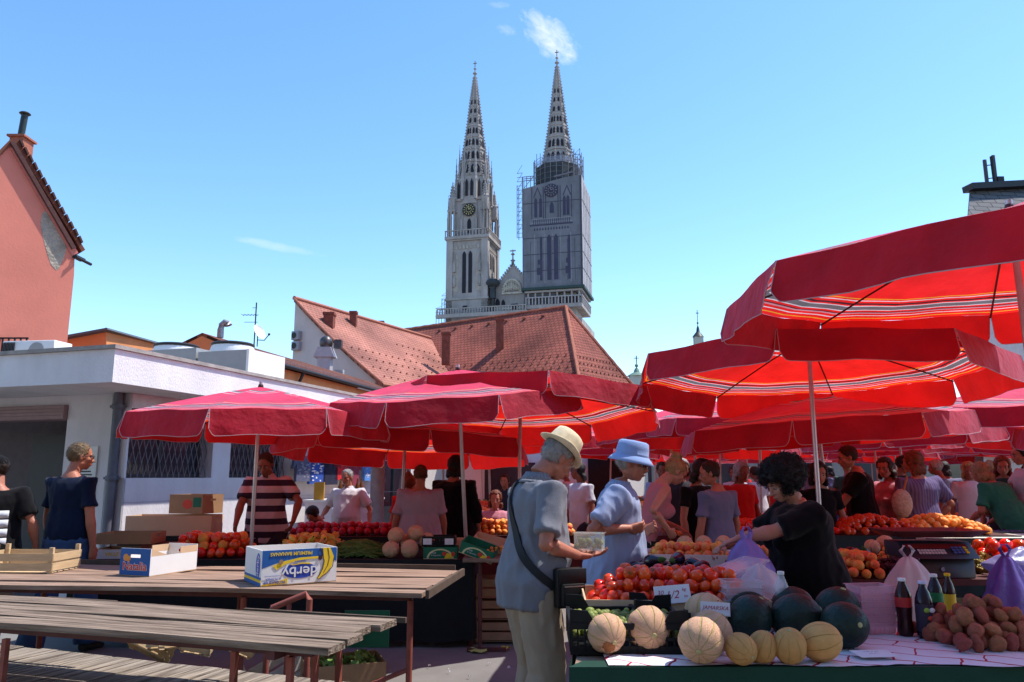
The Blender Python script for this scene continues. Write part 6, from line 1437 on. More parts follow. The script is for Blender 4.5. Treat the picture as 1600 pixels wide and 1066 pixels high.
round_on(WAT, 1331, 1020, 71, 'dark watermelon at the right with a pale yellow mark', (1.4,.2,.2), 'watermelon')
round_on(WAT, 1320, 1000, 72, 'dark watermelon at the back right with a pale scar on top', (.3,.2,0), 'watermelon')
# potatoes in a heap
c = pz(1556, 1020, ZP); Mh = FM(c.x+.075, c.y+.20, ZP, .1)
heap(POT, .062, Mh, .46, .40, 0, 4, 'red-skinned potato in the heap at the lower right', 'red potatoes in the heap', 'potato', 4, .75, .2, tumble=True)
round_on(POT[1], 1470, 1004, 30, 'single red potato lying apart at the foot of the bottles', (.3,.4,.2), 'potato')
# bottles
def bottle(label, px, pyb, h, d, cola, cap, lab, lab2=None, shape='cola', fill=.9):
    p = pz(px, pyb, ZP); T = thing('bottle', label, 'bottle', (p.x, p.y, ZP)); r = d/2
    if shape == 'cola': pr_ = [(r*.75,0),(r*.98,.015*1),(r*.98,h*.12),(r*.86,h*.28),(r*.90,h*.36),(r*1.0,h*.50),(r*1.0,h*.66),(r*.86,h*.76),(r*.55,h*.87),(r*.42,h*.92),(r*.42,h*.955)]
    else: pr_ = [(r*.8,0),(r,.012),(r*.96,h*.1),(r,h*.2),(r,h*.6),(r*.95,h*.68),(r*.7,h*.80),(r*.42,h*.89),(r*.40,h*.95)]
    m = MB(); m.lathe(pr_, 24); m.build('bottle_body', cola, T)
    m = MB(); m.lathe([(r*.46,h*.945),(r*.48,h*.95),(r*.47,h*.998),(r*.40,h)], 20); m.build('cap', cap, T)
    if lab:
        z0, z1 = (h*.50, h*.67) if shape == 'cola' else (h*.12,h*.60)
        m = MB(); m.lathe([(r*1.012,z0),(r*1.012,z1)], 24, cap=False); m.build('label', lab, T)
        if lab2:
            for k, (zz, rr_, c_) in enumerate(lab2): m = MB(); m.ell((rr_*r,-r*1.0,zz*h), (r*.36,.004,r*.30), None, 12, 6); m.build('label_print', c_, T)
    return T
M_COLA = mat('dark_soda', (.035,.006,.008), .15, .1, spec=.35); M_COLB = mat('dark_soda_violet', (.02,.008,.02), .15, .1, spec=.35)
bottle('dark soda bottle with a red label and white cap, leftmost of the bottles', 1416, 993, .245, .070, M_COLA, M_WHT, mat('soda_red_label', (.50,.03,.03), .5))
bottle('dark soda bottle with a fruit picture label and pale cap, second from left', 1448, 997, .240, .072, M_COLB, mat('pale_violet_cap', (.55,.55,.75), .5), mat('fruit_label', (.04,.03,.05), .5), [(.36,.2,M_RED),(.50,-.2,mat('lime_print', (.3,.45,.05), .5)),(.50,.45,M_PAP)], 'plain')
bottle('dark soda bottle with a green label and white cap, third from left', 1466, 983, .245, .066, M_COLB, M_WHT, mat('soda_green_label', (.02,.20,.07), .5))
bottle('bottle with yellow cap and yellow label at the right of the bottles', 1487, 976, .235, .058, M_COLA, mat('yellow_cap', (.80,.50,.02), .5), mat('yellow_label', (.70,.50,.03), .5), None, 'plain')
bottle('clear empty plastic bottle with white cap behind the watermelons', 1225, 985, .26, .066, glassy('clear_plastic', (.75,.75,.82), .38), M_WHT, None)
# clear punnets
M_CLR = glassy('punnet_plastic', (.75,.65,.72), .42); M_CLRP = glassy('punnet_plastic_pink', (.80,.45,.55), .55)
def punnets(label, px, pyb, w, n_, m_, h=.05, rz=0, dy=.12):
    p = pz(px, pyb, ZP); T = thing('punnet_stack', label, 'plastic containers', (p.x, p.y+dy/2, ZP), rz)
    for k in range(n_):
        m = MB(); z = k*h*.62; m.add([V(s*w/2*(.86 if b else 1), t*dy/2*(.86 if b else 1), z+(0 if b else h)) for b in (1,0) for s,t in ((-1,-1),(1,-1),(1,1),(-1,1))], [(0,1,2,3)]+[(j,(j+1)%4,4+(j+1)%4,4+j) for j in range(4)]); 
        for s,t in ((0,-1),(0,1)): m.box((0,t*dy/2,z+h), (w+.012,.008,.003))
        for s in (-1,1): m.box((s*w/2,0,z+h), (.008,dy,.003))
        for j in range(7): m.box((-w*.40+j*w*.8/6,-dy/2*.94,z+h*.5), (.003,.003,h*.8))
        m.build('punnet', m_, T, smooth=0)
punnets('stack of clear plastic punnets behind the left watermelons', 1167, 985, .17, 7, M_CLR, .045)
punnets('stack of pinkish clear punnets right of the watermelons', 1374, 992, .17, 6, M_CLRP, .05, .15)
# ---- paper signs
def sign(label, loc, rz, w, h, lines, tilt=70, roll=0, m_=M_INKR, size=.03):
    T = thing('paper_sign', label, 'sign', loc, rz); T.rotation_euler = Euler((radians(tilt-90), 0, rz)) if not roll else Euler((radians(tilt-90), radians(roll), rz))
    m = MB(); m.box((0,0,h/2), (w,.0015,h)); m.build('card', M_PAP, T, smooth=0)
    for k, (t, s_, x, z) in enumerate(lines): text(t, s_, m_, T, frame(V(x*w,-.0012,z*h), V(1,0,0), V(0,0,1)), ext=.0003, shear=.3)
    return T
cc = pz(1109, 985, 0.945)
pS, dS = onpaper(1109, 1003, 68); sq = pt(1118, 962, pS.y-dS*.53)
sign('small paper sign with a handwritten word lying on the back cantaloupe', sq, -.05, .125, .055, [('JAMARSKA', .023, 0, .55)], 80, 3)
# ---- crates of the left row of the stall
def tcrate_center(px0, px1, y): return
c1x = .46
kA = plcrate('black plastic crate of green figs at the left front of the stall', (.475, 3.42, ZT), radians(-2), .47, .42, .125)
heap(FIG, .040, FM(.475, 3.42, ZT+.055, -.03), .44, .38, 0, 2, 'small green fig in the black crate beside the cantaloupes', 'green figs in the crate', 'fig', 3, .3)
TC = (.80, 3.98)
tb = openbox('wooden_tray', 'wooden tray heaped with the front tomatoes', 'tray', (TC[0]-.02, TC[1]-.03, ZT+.035), radians(-3), .86, .50, .10, M_CARDL, None, .008, holes=False)
m = MB(); m.box((TC[0]-.02, TC[1], ZT+.018), (.8,.46,.033), 0, radians(-3)); o = m.build('crate_base', M_PB, smooth=0, bevel=.005); tag(o, 'low black crate carrying the tray of front tomatoes', 'crate'); o.name = 'plastic_crate'; recenter(o)
k = heap(TOM, .071, FM(TC[0], TC[1]-.01, ZT+.045, -.05), .82, .50, 0, 4, 'ripe red tomato heaped in the front tray behind the melons', 'tomatoes in the front tray', 'tomato', 5, .62, .14)
plcrate('black plastic crate in front of the tomato tray, behind the two left cantaloupes', (.72, 3.60, ZT+.001), radians(-2), .36, .24, .12, horns=True)
sign('white price sign with red and blue handwriting stuck among the front tomatoes', (.745, 3.69, ZT+.125), -.06, .165, .082, [('30', .030, -.34, .6),('1/2', .05, -.02, .45),('kg', .02, .33, .72),('kn', .018, .36, .35)], 68, -5)
plcrate('black plastic crate of aubergines behind the front tomatoes', (.93, 4.66, ZT), radians(-6), .62, .56, .12, horns=False)
rr_ = random.Random(6)
for k in range(46):
    L_ = k//22; x = rr_.uniform(-.26,.26)*(1-.25*L_); y = rr_.uniform(-.24,.24)*(1-.25*L_); put(EGG[k % 2], FM(.93,4.66,0,-.1) @ V(x,y,ZT+.10+.055*L_+rr_.uniform(0,.015)), (pi/2+rr_.uniform(-.2,.2), rr_.uniform(0,6.3), rr_.uniform(-1.2,1.2)), .082, 'dark glossy aubergine in the crate behind the front tomatoes', 'aubergine', 'aubergines in the crate')
T_ = openbox('fruit_tray', 'white tray of red nectarines further back on the stall', 'tray', (1.24, 5.55, ZT+.09), radians(-10), .60, .42, .09, M_WCARD, None, .008, holes=False)
heap(PEACH, .062, FM(1.24,5.55,ZT+.10,-.17), .56, .40, 0, 3, 'red and yellow nectarine in the white tray', 'nectarines in the white tray', 'nectarine', 7, .5)
plcrate('black plastic crate under the white nectarine tray', (1.24,5.55,ZT), radians(-10), .58, .40, .085, horns=False)
plcrate('black plastic crate of green figs behind the nectarines', (1.42,6.35,ZT), radians(-10), .60, .40, .12)
heap(FIG, .055, FM(1.40,6.35,ZT+.06,-.17), .54, .34, 0, 2, 'green fig in the crate behind the nectarines', 'green figs behind the nectarines', 'fig', 8, .4)
for k in range(3): put(CANT, (1.36+k*.15, 6.22, ZT+.18), (.3,k,.2), .13, 'cut melon resting on the fig crate, %s' % ('left','middle','right')[k], 'melon')
T_ = openbox('fruit_tray', 'black tray of nectarines behind the nectarine tray, beside the vendor', 'tray', (1.62, 5.35, ZT+.06), radians(-14), .36, .5, .09, M_PB, None, .008, holes=False)
heap(PEACH, .066, FM(1.62,5.35,ZT+.08,-.2), .34, .48, 0, 3, 'nectarine in the black tray beside the vendor', 'nectarines in the black tray', 'nectarine', 9, .5)
# ---- plastic bags
def bag(label, top, w, h, d, m_, seed=0, lumps=1.0, handles=True, name='plastic_bag'):
    T = thing(name, label, 'bag', (top[0], top[1], top[2]-h)); m = MB(); n_ = 40; rows = 22; vs = []; rr = random.Random(seed)
    for r_ in range(rows+1):
        t = r_/rows; z = h*(1-t); prof = (.10+.9*min(1, t*1.6)**.7)*(1-.25*max(0, t-.8)*5*.6)
        for k in range(n_):
            a = 2*pi*k/n_; cr_ = 1+.22*noise.noise(V(cos(a)*2.2+seed, sin(a)*2.2, t*2.5))+.13*sin(a*7+seed+t*2)*(1-t*.7); vs.append(V(cos(a)*w/2*prof*cr_, sin(a)*d/2*prof*cr_, z+.012*noise.noise(V(a*2,t*5,seed))))
    m.add(vs, [(r_*n_+k, r_*n_+(k+1)%n_, (r_+1)*n_+(k+1)%n_, (r_+1)*n_+k) for r_ in range(rows) for k in range(n_)]+[tuple(rows*n_+k for k in range(n_))]); m.build('bag_body', m_, T, smooth=50)
    if handles:
        for s in (-1,1): m = MB(); m.loft([V(s*.01,0,h*.98), V(s*w*.10,.0,h+.04), V(s*w*.04,.0,h+.07)], [(.02,.006),(.014,.004),(.016,.005)], 8); m.build('handle', m_, T)
    return T
def bagmat(name, c, tr=.45):
    m = mat(name, c, .35, .08, 6, .004, 30, spec=.5); nt = m.node_tree; N = nt.nodes; L = nt.links; t = N.new('ShaderNodeBsdfTranslucent'); t.inputs[0].default_value = (*c,1); mx = N.new('ShaderNodeMixShader'); mx.inputs[0].default_value = tr; L.new(N['Principled BSDF'].outputs[0], mx.inputs[1]); L.new(t.outputs[0], mx.inputs[2]); L.new(mx.outputs[0], N['Material Output'].inputs[0]); return m
M_BV = bagmat('violet_bag', (.42,.33,.80)); M_BW = bagmat('white_bag', (.78,.72,.78)); M_BP = bagmat('dark_violet_bag', (.16,.09,.42), .3)
bag('pale violet plastic bag held open by the vendor', (1.37, 4.62, 1.14), .28, .26, .20, M_BV, 1)
bag('crumpled white plastic bag lying right of the front tomatoes', (1.28, 4.12, 1.05), .24, .16, .16, M_BW, 2, handles=False)
bag('white plastic bag hanging from the scale table edge', (2.55, 5.12, .99), .42, .44, .16, M_BW, 3)
bag('dark violet plastic bag hanging right of the scale', (3.17, 5.10, 1.0), .34, .42, .16, M_BP, 4)
m = MB()
for k in range(3): m.box((1.14+.03*k, 4.28+.03*k, ZT+.17+.02*k), (.34,.22,.012), 0, Matrix.Rotation(.35,3,'Z') @ Matrix.Rotation(-.25,3,'Y'))
o = m.build('punnet_stack', M_CLR, smooth=0); tag(o, 'flat clear punnet lids leaning between aubergines and white bag', 'plastic containers'); recenter(o)
p = pz(1372, 1030, ZP); o = sign('small printed price slip lying on the paper in front of the watermelons', (p.x, p.y-.02, ZP+.012), .1, .15, .09, [('- --- -- ---', .016, 0, .75),('--- -- -', .016, 0, .5)], 4, 0, M_INK)
# ---- scale table at the right
F = thing('market_stall', 'dark stall table carrying the market scale and grapes', 'market stall', (2.25, 5.34, 0)); 
m = MB(); m.box((4.3,5.95,ZT+.0), (4.3,1.2,.04)); m.build('tabletop', mat('dark_table', (.09,.035,.03), .8, .3), F, True, smooth=0)
for x, y in ((2.25,5.4),(3.4,5.4),(4.6,5.4),(6.2,5.4),(2.3,6.4),(4.6,6.4)): m = MB(); m.box((x,y,.385), (.04,.04,.77)); m.build('leg', M_PB, F, True, smooth=0)
def pxX(px, Y): return (px-800)/1200*Y/CP*.99
sx_ = pxX(1433, 5.5)
sc = thing('market_scale', 'dark market scale with a flat tray and two keypads on the right stall', 'scale', (sx_, 5.52, ZT+.021), .0)
M_SCB = mat('scale_body', (.035,.014,.016), .35, .15, spec=.5)
m = MB(); m.prism([V(-.22,-.14,0),V(-.22,.2,0),V(-.20,.2,.13),V(-.20,-.10,.13)], (.44,0,0)); m.build('body', M_SCB, sc, bevel=.01)
m = MB(); m.prism([V(-.25,-.17,.13),V(-.25,-.03,.235),V(-.25,.16,.235),V(-.25,.16,.13)], (.50,0,0)); m.build('console', mat('scale_console', (.03,.03,.045), .4), sc, bevel=.008)
pn_ = V(0,-.105,.14).normalized(); up_ = V(0,.14,.105).normalized()
kf = frame(V(0,-.10,.1825)+pn_*.003, V(1,0,0), up_)
m = MB(); m.box((0,.035,.001), (.42,.045,.002)); q = m.build('display', mat('scale_display', (.22,.02,.02), .3), sc, smooth=0); q.data.transform(kf)
for r_ in range(2):
    for k in range(9): m = MB(); m.box((-.14+k*.021,-.010-.024*r_,.003), (.016,.018,.006)); q = m.build('key', mat('white_key', (.6,.5,.5), .5), sc, smooth=0); q.data.transform(kf)
for r_ in range(3):
    for k in range(4): m = MB(); m.box((.10+k*.028,.018-.024*r_,.003), (.020,.016,.006)); q = m.build('key', mat('blue_key', (.10,.13,.35), .5) if k < 3 else M_YEL, sc, smooth=0); q.data.transform(kf)
m = MB(); m.prism([V(-.26,-.10,.27),V(.26,-.10,.27),V(.33,-.16,.315),V(-.33,-.16,.315)], (0,.003,0)); m.add([V(-.24,-.10,.27),V(.24,-.10,.27),V(.24,.16,.27),V(-.24,.16,.27),V(-.33,-.16,.315),V(.33,-.16,.315),V(.33,.22,.315),V(-.33,.22,.315)], [(0,1,2,3),(0,1,5,4),(1,2,6,5),(2,3,7,6),(3,0,4,7)]); tray = m.build('tray', mat('scale_tray', (.14,.035,.04), .3, .1, metal=.4), sc, smooth=0); s_ = tray.modifiers.new('s','SOLIDIFY'); s_.thickness = .004
m = MB(); m.cyl((.0,-.128,.06), (.0,-.137,.06), .014, 14); m.build('lock', mat('chrome', (.6,.6,.6), .2, metal=.9), sc)
M1 = lambda px, Y, rz=0, z=ZT+.02: FM(pxX(px, Y), Y, z, rz)
def bunches(m_, label, group, M, sx, sy, n_, seed):
    rr = random.Random(seed); m = MB(); m.cyl((0,0,.03),(0,.01,.10),.003,5)
    for k in range(42):
        t = rr.random(); r = .042*(1-t*.75); a = rr.uniform(0,6.28); m.ell((cos(a)*r*rr.uniform(.5,1), t*.14-.04, sin(a)*r*.7), .0125, None, 8, 6)
    o = m.build('grape_bunch', m_, smooth=80); tag(o, label, 'grapes', group)
    for k in range(n_):
        p = M @ V(rr.uniform(-sx/2,sx/2), rr.uniform(-sy/2,sy/2), .03+.035*(k*3//n_)); q = o if k == 0 else dup(o, p); q.location = p; q.rotation_euler = (rr.uniform(-.3,.3), rr.uniform(-.3,.3), rr.uniform(0,6.28))
heap(PEACH, .072, M1(1318, 5.55), .26, .44, 0, 3, 'yellow and red peach heaped at the left end of the scale table', 'peaches on the scale table', 'peach', 11, .35)
bunches(M_GRAPE, 'dark grape bunch left of the scale', 'dark grape bunches', M1(1362, 5.48), .24, .28, 14, 12)
heap(APR, .048, M1(1372, 5.95, 0, ZT+.07), .22, .20, 0, 3, 'orange apricot heaped behind the dark grapes', 'apricots behind the grapes', 'apricot', 13, .5)
heap(ONI, .055, M1(1305, 6.2, 0, ZT+.06), .22, .14, 0, 2, 'red onion behind the peaches', 'red onions behind the peaches', 'onion', 14, .4)
heap(EGG, .07, M1(1325, 6.0, 0, ZT+.04), .26, .14, 0, 2, 'dark aubergine behind the peaches', 'aubergines behind the peaches', 'aubergine', 15, .4)
put(CANT, (pxX(1343,6.3), 6.3, ZT+.15), (.4,.2,0), .12, 'smaller orange melon on the scale table behind the apricots', 'melon'); put(CANT, (pxX(1363,6.35), 6.35, ZT+.16), (1.2,.2,0), .15, 'larger orange melon on the scale table behind the apricots', 'melon')
heap(TOM, .088, M1(1570, 5.9, 0, ZT+.03), .78, .46, 0, 3, 'red tomato heaped right of the scale', 'tomatoes right of the scale', 'tomato', 16, .5)
bunches(M_GRAPEG, 'greenish grape bunch right of the scale', 'green grape bunches', M1(1502, 5.72), .20, .24, 10, 17)
bag('bluish clear bag lying over the tomatoes at the right edge', (pxX(1577,5.45), 5.46, 1.02), .55, .18, .30, bagmat('blue_bag', (.30,.33,.62)), 6, handles=False)
T_ = thing('slatted_crate', 'black slatted crate standing under the right stall table', 'crate', (4.0, 5.9, 0))
m = MB(); m.box((0,.3,.3), (1.3,.02,.55)); m.build('gap_light_panel', mat('painted_gap_sun', (.75,.72,.5), .8), T_, smooth=0)  # added pale sheet: sun between the slats, put into its colour
for k in range(11): m = MB(); m.box((-.62+k*.124,0,.32), (.045,.03,.62)); m.build('slat', M_PB, T_, smooth=0)
m = MB(); m.box((0,.03,.12), (1.3,.03,.04)); m.box((0,.03,.60), (1.3,.03,.05)); m.build('rail', M_PB, T_, smooth=0)
# sunlit white table behind
T_ = thing('white_table', 'long pale metal table lit by the sun behind the scale', 'table', (5.1, 7.55, 0))
m = MB(); m.box((0,0,.93), (2.6,.62,.02)); m.build('tabletop', mat('pale_metal_top', (.66,.66,.56), .5, .15), T_, smooth=0); m = MB(); m.box((0,-.33,.915), (2.64,.02,.06)); m.box((0,.33,.93), (2.64,.03,.05)); m.build('rim', M_BLK, T_, smooth=0)
for x in (-1.2,1.2):
    for y in (-.26,.26): m = MB(); m.box((x,y,.46), (.04,.04,.92)); m.build('leg', M_BLK, T_, smooth=0)
# ---- generic stalls further back
def stall(label, x, y, w, d, rz, items, skirt=None, z=.78, seed=0, group='market stalls further back'):
    T = thing('market_stall', label, 'market stall', (x, y, 0), rz, group)
    m = MB(); m.box((0,0,z-.02), (w,d,.04)); m.build('tabletop', MATS['dark_table'], T, smooth=0)
    for sx2 in (-1,1):
        for sy2 in (-1,1): m = MB(); m.box((sx2*(w/2-.04),sy2*(d/2-.04),(z-.04)/2), (.04,.04,z-.041)); m.build('leg', M_IRON2, T, smooth=0)
    if skirt: drape('cloth_skirt', [(-w/2,-d/2-.01,0),(w/2,-d/2-.01,0)], z+.002, .1, skirt, T, .015, .06, world=False, seed=seed)
    return T
M_SK = [mat('dark_skirt', (.02,.03,.035), .9), mat('dark_red_skirt', (.09,.02,.025), .9), mat('blue_skirt', (.03,.06,.20), .9)]

NET = mat('black_net_cloth', (.010,.012,.014), .9, .2, 12, .002, 160)
SC = stall('stall with black net cloth behind the banana carton', -2.08, 7.78, 3.5, 1.1, 0, [], None, .75, group=None)
drape('net_skirt', [(-1.75,-.6,0),(1.73,-.6,0),(1.74,.5,0)], .755, .06, NET, SC, .02, .05, world=False, freq=12, seed=2)
m = MB(); m.box((0,-.0,.754), (3.5,1.18,.004)); m.build('cloth_top', NET, SC, smooth=0)
ZC_ = .757
def C(px, Y, z=ZC_, rz=0): return FM(pxX(px, Y), Y, z, rz)
heap(TOM+PEACH, .092, C(350, 7.55), .66, .55, 0, 3, 'orange-red tomato heaped on the net-covered stall, left of the banana carton', 'tomatoes on the net-covered stall', 'tomato', 21, .35)
heap(PEPP, .085, C(500, 7.6), .55, .5, 0, 3, 'pale yellow pepper heaped behind the banana carton', 'yellow peppers behind the carton', 'pepper', 22, .45)
# beans: nobody could count them
m = MB(); rr_ = random.Random(31)
for k in range(620):
    a = rr_.uniform(0,2*pi); r_ = rr_.random()**.6; x = .30*r_*cos(a); y = .26*r_*sin(a); z = .12*(1-r_*r_)+rr_.uniform(0,.02); d = rr_.uniform(-.8,.8); L_ = rr_.uniform(.05,.08); dx = V(cos(d), sin(d), rr_.uniform(-.25,.25))*L_; c = V(x,y,z); m.tube([c-dx, c+V(0,0,.012), c+dx], [.004,.006,.003], 5)
o = m.build('green_beans', M_BEAN); o.location = C(570, 7.55) @ V(0,0,0); tag(o, 'heap of green beans between the peppers and the round melons', 'beans'); o['kind'] = 'stuff'
for k, (px, dz, w, lab) in enumerate(((622,0,.16,'leftmost at the bottom'),(650,0,.17,'second from left at the bottom'),(626,.115,.16,'left one of the second layer'),(654,.13,.16,'top one of the pile'),(641,.05,.15,'in the middle behind'),(672,.06,.16,'at the right beside the fruit boxes'),(680,.0,.13,'at the right end, half behind the green box'))):
    put(CANT, (pxX(px, 7.5), (7.32,7.3,7.45,7.5,7.6,7.5,7.5)[k], ZC_+w/2+dz), (.5+k,.3*k,k), w, 'orange melon in the pile, '+lab, 'melon')
def greenbox(label, loc, rz, tilt=None):
    T = openbox('fruit_carton', label, 'carton', loc, rz, .31, .22, .105, M_GRN, M_CARDL, .005, tilt=tilt, holes=False); F_ = -.11
    def f(pts, m_, l, nm='print'): b = MB(); b.prism([V(-.155+u*.31, F_-.0002-l, v*.105) for u, v in pts], (0,-.001,0)); b.build(nm, m_, T, smooth=0)
    arc = [(.10+.0+.40*(1-cos(pi*k/14)), .05+.82*sin(pi*k/14)) for k in range(15)]; inner = [(.16+.34*(1-cos(pi*k/14))*1.0, .05+.70*sin(pi*k/14)) for k in range(15)][::-1]
    f(arc+inner, mat('print_cream', (.62,.60,.30), .6), 0); f([(.62,.05),(.86,.05),(.84,.45),(.68,.5)], M_YEL, .0013); f([(.62+.07*cos(k*.5),.45+.17*sin(k*.5)) for k in range(12)], M_RED, .0026); f([(.88+.06*cos(k*.5),.42+.2*sin(k*.5)) for k in range(12)], M_RED, .0026)
    text('Fruit', .026, M_PAP, T, frame(V(-.155+.31*.30,F_-.0015,.055), V(1,0,0), V(0,0,1)), ext=.0003); text('& Vegetables', .017, M_PAP, T, frame(V(-.155+.31*.38,F_-.0015,.033), V(1,0,0), V(0,0,1)), ext=.0003); return T
greenbox('green fruit carton with a cream arch, standing flat right of the melons', (pxX(692,7.25), 7.36, ZC_), 0)
plcrate('small black crate with white tags on top of the flat green carton', (pxX(689,7.3), 7.4, ZC_+.11), 0, .30, .22, .09, horns=False)
for k in (-1,1): sign('white tag on the small black crate, %s one' % ('left' if k < 0 else 'right'), (pxX(689,7.3)+k*.10, 7.282, ZC_+.125), 0, .08, .055, [('- - -', .02, 0, .6),('- -', .02, 0, .3)], 90, 0, M_INK)
greenbox('green fruit carton tilted down to the right beside the straw hat man', (pxX(748,7.1), 7.12, ZC_+.05), radians(-8), (10,19))
openbox('carton', 'brown carton tilted behind the tilted green one', 'carton', (pxX(768,7.3), 7.45, ZC_+.08), radians(-6), .34, .24, .09, M_CARDL, None, .005, tilt=(8,14))
openbox('carton', 'brown carton standing upright behind the small black crate', 'carton', (pxX(735,7.9), 7.9, ZC_+.03), 0, .5, .3, .10, M_CARDL, None, .005)
heap(APR, .035, FM(pxX(775,7.15), 7.22, ZC_+.06), .16, .12, 0, 2, 'orange physalis spilling from the tilted carton', 'fruits in the tilted carton', 'fruit', 23, .3)
T_ = thing('trestle_stand', 'thin red-brown stand with a wide foot right of the net cloth', 'stand', (pxX(752,7.0), 7.05, 0)); m = MB(); m.cyl((0,0,.02), (0,0,.76), .018, 8); m.build('upright', M_IRON2, T_); m = MB(); m.box((.06,0,.015), (.34,.05,.03)); m.build('foot', M_IRON2, T_, smooth=0); m = MB(); m.box((0.1,.15,.775), (.5,.5,.03)); m.build('top', M_WOODB, T_, smooth=0)
for k in range(3): slatcrate('wooden crate stacked under the tilted cartons, %s one' % ('bottom','middle','top')[k], (pxX(782,7.5), 7.5, .02+k*.19), 0, .44, .33, .17, M_CW2, nrow=2)
# cartons at the left of the net-covered stall
openbox('carton', 'long brown carton with small dark cut-outs, in front of the white wall', 'carton', (pxX(293,8.35), 8.3, .90), radians(4), .86, .4, .20, M_CARDL, None, .006)
m = MB(); m.box((0,0,.41), (1.0,.5,.82)); o = m.build('stacked_crates', M_PB, smooth=0, bevel=.01); o.location = (pxX(293,8.35), 8.35, .06); tag(o, 'dark pile of crates under the long brown carton', 'crates')
b_ = openbox('carton', 'dark brown carton with a red round print, topmost of the pile at the wall', 'carton', (pxX(320,8.5), 8.5, 1.11), radians(-16), .42, .34, .20, M_CARD, None, .006)
m = MB(); m.prism([V(.02+.06*cos(k*.52), -.171, .10+.05*sin(k*.52)) for k in range(12)], (0,-.001,0)); m.build('round_print', M_RED, b_, smooth=0); m = MB(); m.box((.14,-.1715,.12), (.1,.001,.10)); m.build('green_print', M_GRN, b_, smooth=0)
openbox('carton', 'flat black-edged carton at the left end of the net-covered stall', 'carton', (pxX(222,7.5), 7.55, ZC_+.12), radians(3), .50, .36, .10, M_CARD, None, .006)
fb = openbox('fruit_carton', 'flat white-fronted fruit carton with a yellow printed word, under the black-edged one', 'carton', (pxX(221,7.4), 7.45, ZC_), radians(3), .52, .38, .085, M_CARDL, None, .006, holes=False)
m = MB(); m.box((0,-.1925,.042), (.51,.002,.08)); m.build('front_print', M_PAP, fb, smooth=0); text('VALLE D ORO', .045, M_YEL, fb, frame(V(0,-.1945,.042), V(1,0,0), V(0,0,1)), ext=.0004, bold=.001)
openbox('carton', 'reddish flat carton beside the white-fronted one', 'carton', (pxX(280,7.6), 7.65, ZC_+.02), radians(6), .40, .34, .09, mat('reddish_card', (.30,.10,.09), .9), None, .006)
bb = openbox('banana_carton', 'banana carton with a yellow curve on the ground by the drainpipe', 'carton', (pxX(197,8.0), 7.9, .45), radians(5), .45, .36, .22, M_PAP, None, .006); m = MB(); m.prism([V(-.21+.10*(1-cos(pi*k/10)) if k <= 10 else 0, -.1812, .02+.018*k) for k in range(11)]+[V(-.15+.06*(1-cos(pi*(10-k)/10)), -.1812, .04+.014*(10-k)) for k in range(11)], (0,-.001,0)); m.build('yellow_print', M_YEL, bb, smooth=0)
m = MB(); m.box((0,0,.22), (.5,.4,.44)); o = m.build('crate_pile', M_PB, smooth=0, bevel=.01); o.location = (pxX(197,8.0), 7.9, 0.003); tag(o, 'black crate pile under the banana carton by the drainpipe', 'crates')
# second line of stalls at left
stall('dark stall with pomegranate-red fruit in front of the man in the white shirt', -2.3, 9.7, 2.4, .8, 0, [], M_SK[0], .80, group=None)
heap([simple('red_fruit', mat('red_fruit_skin', (.50,.03,.06), .35, .25, 3, rnd=.15), (.5,.5,.46), 1, .03)], .095, FM(-2.0, 9.55, .80), 1.3, .3, 0, 2, 'dark red fruit in the row before the man in the white shirt', 'red fruit on the dark stall', 'fruit', 25, .5)
stall('stall behind the woman in the lavender shirt', .2, 9.9, 2.0, .8, 0, [], M_SK[1], .80, group=None)
heap(APR, .075, FM(-.1, 9.8, .80), .8, .5, 0, 3, 'yellow-orange fruit heaped before the seated woman in pink', 'yellow fruit before the seated woman', 'fruit', 26, .4)
heap(PEACH, .08, FM(.45, 9.6, .80), .6, .4, 0, 2, 'nectarine heaped right of the yellow fruit', 'nectarines right of the yellow fruit', 'nectarine', 27, .4)
# heaps on stalls in the middle and far distance, too small to count
def blobheap(label, x, y, z, w, d, dia, m_, cat, seed=0, n_=None, hh=.10):
    m = MB(); rr = random.Random(seed); n_ = n_ or int(w*d/(dia*dia)*1.5)
    for k in range(n_):
        u, v = rr.uniform(-1,1), rr.uniform(-1,1); h_ = (1-max(abs(u),abs(v))**2)*hh; m.ell((u*w/2, v*d/2, h_*.8+dia*.4), dia*.5*rr.uniform(.85,1.1), None, 8, 6)
    o = m.build('produce_heap', m_); o.location = (x,y,z); tag(o, label, cat); o['kind'] = 'stuff'; return o
rr_ = random.Random(44); PM = [M_TOM, M_PEACH, M_APR, M_FIG, M_POT, M_PEP, M_TOM, M_BEAN]
for k, (x, y, w, rz, si, lab) in enumerate(((3.5,7.85,2.6,0,0,'stall of tomatoes behind the scale table'),(3.0,9.6,2.6,0,1,'stall in the middle behind the man in the grey-blue shirt'),(5.4,8.7,1.6,0,2,'stall with a blue cloth and blueberries'),(7.2,10.2,2.6,0,1,'stall with a white sheet behind the blueberries'))):
    stall(lab, x, y, w, .8, rz, [], M_SK[si], .95 if k==0 else .82, group=None)
for k, (x, y, m_, lab) in enumerate(((2.75,7.8,M_TOM,'heap of tomatoes left on the stall behind the scale table'),(3.5,7.75,M_TOM,'heap of tomatoes right on the stall behind the scale table'),(4.2,7.8,M_APR,'heap of apricots on the stall behind the scale table'),(2.2,9.5,M_PEACH,'heap of peaches beside the man in the grey-blue shirt'),(2.9,9.5,M_TOM,'heap of tomatoes in the middle of the market'),(3.6,9.5,M_APR,'heap of apricots in the middle of the market'))): blobheap(lab, x, y, .95 if k < 3 else .82, .7, .65, .075, m_, 'fruit heap', k, 130, .16)
blobheap('heap of blueberries on the blue cloth', 5.4, 8.6, .82, 1.3, .6, .03, M_BLUB, 'berry heap', 9, 900)
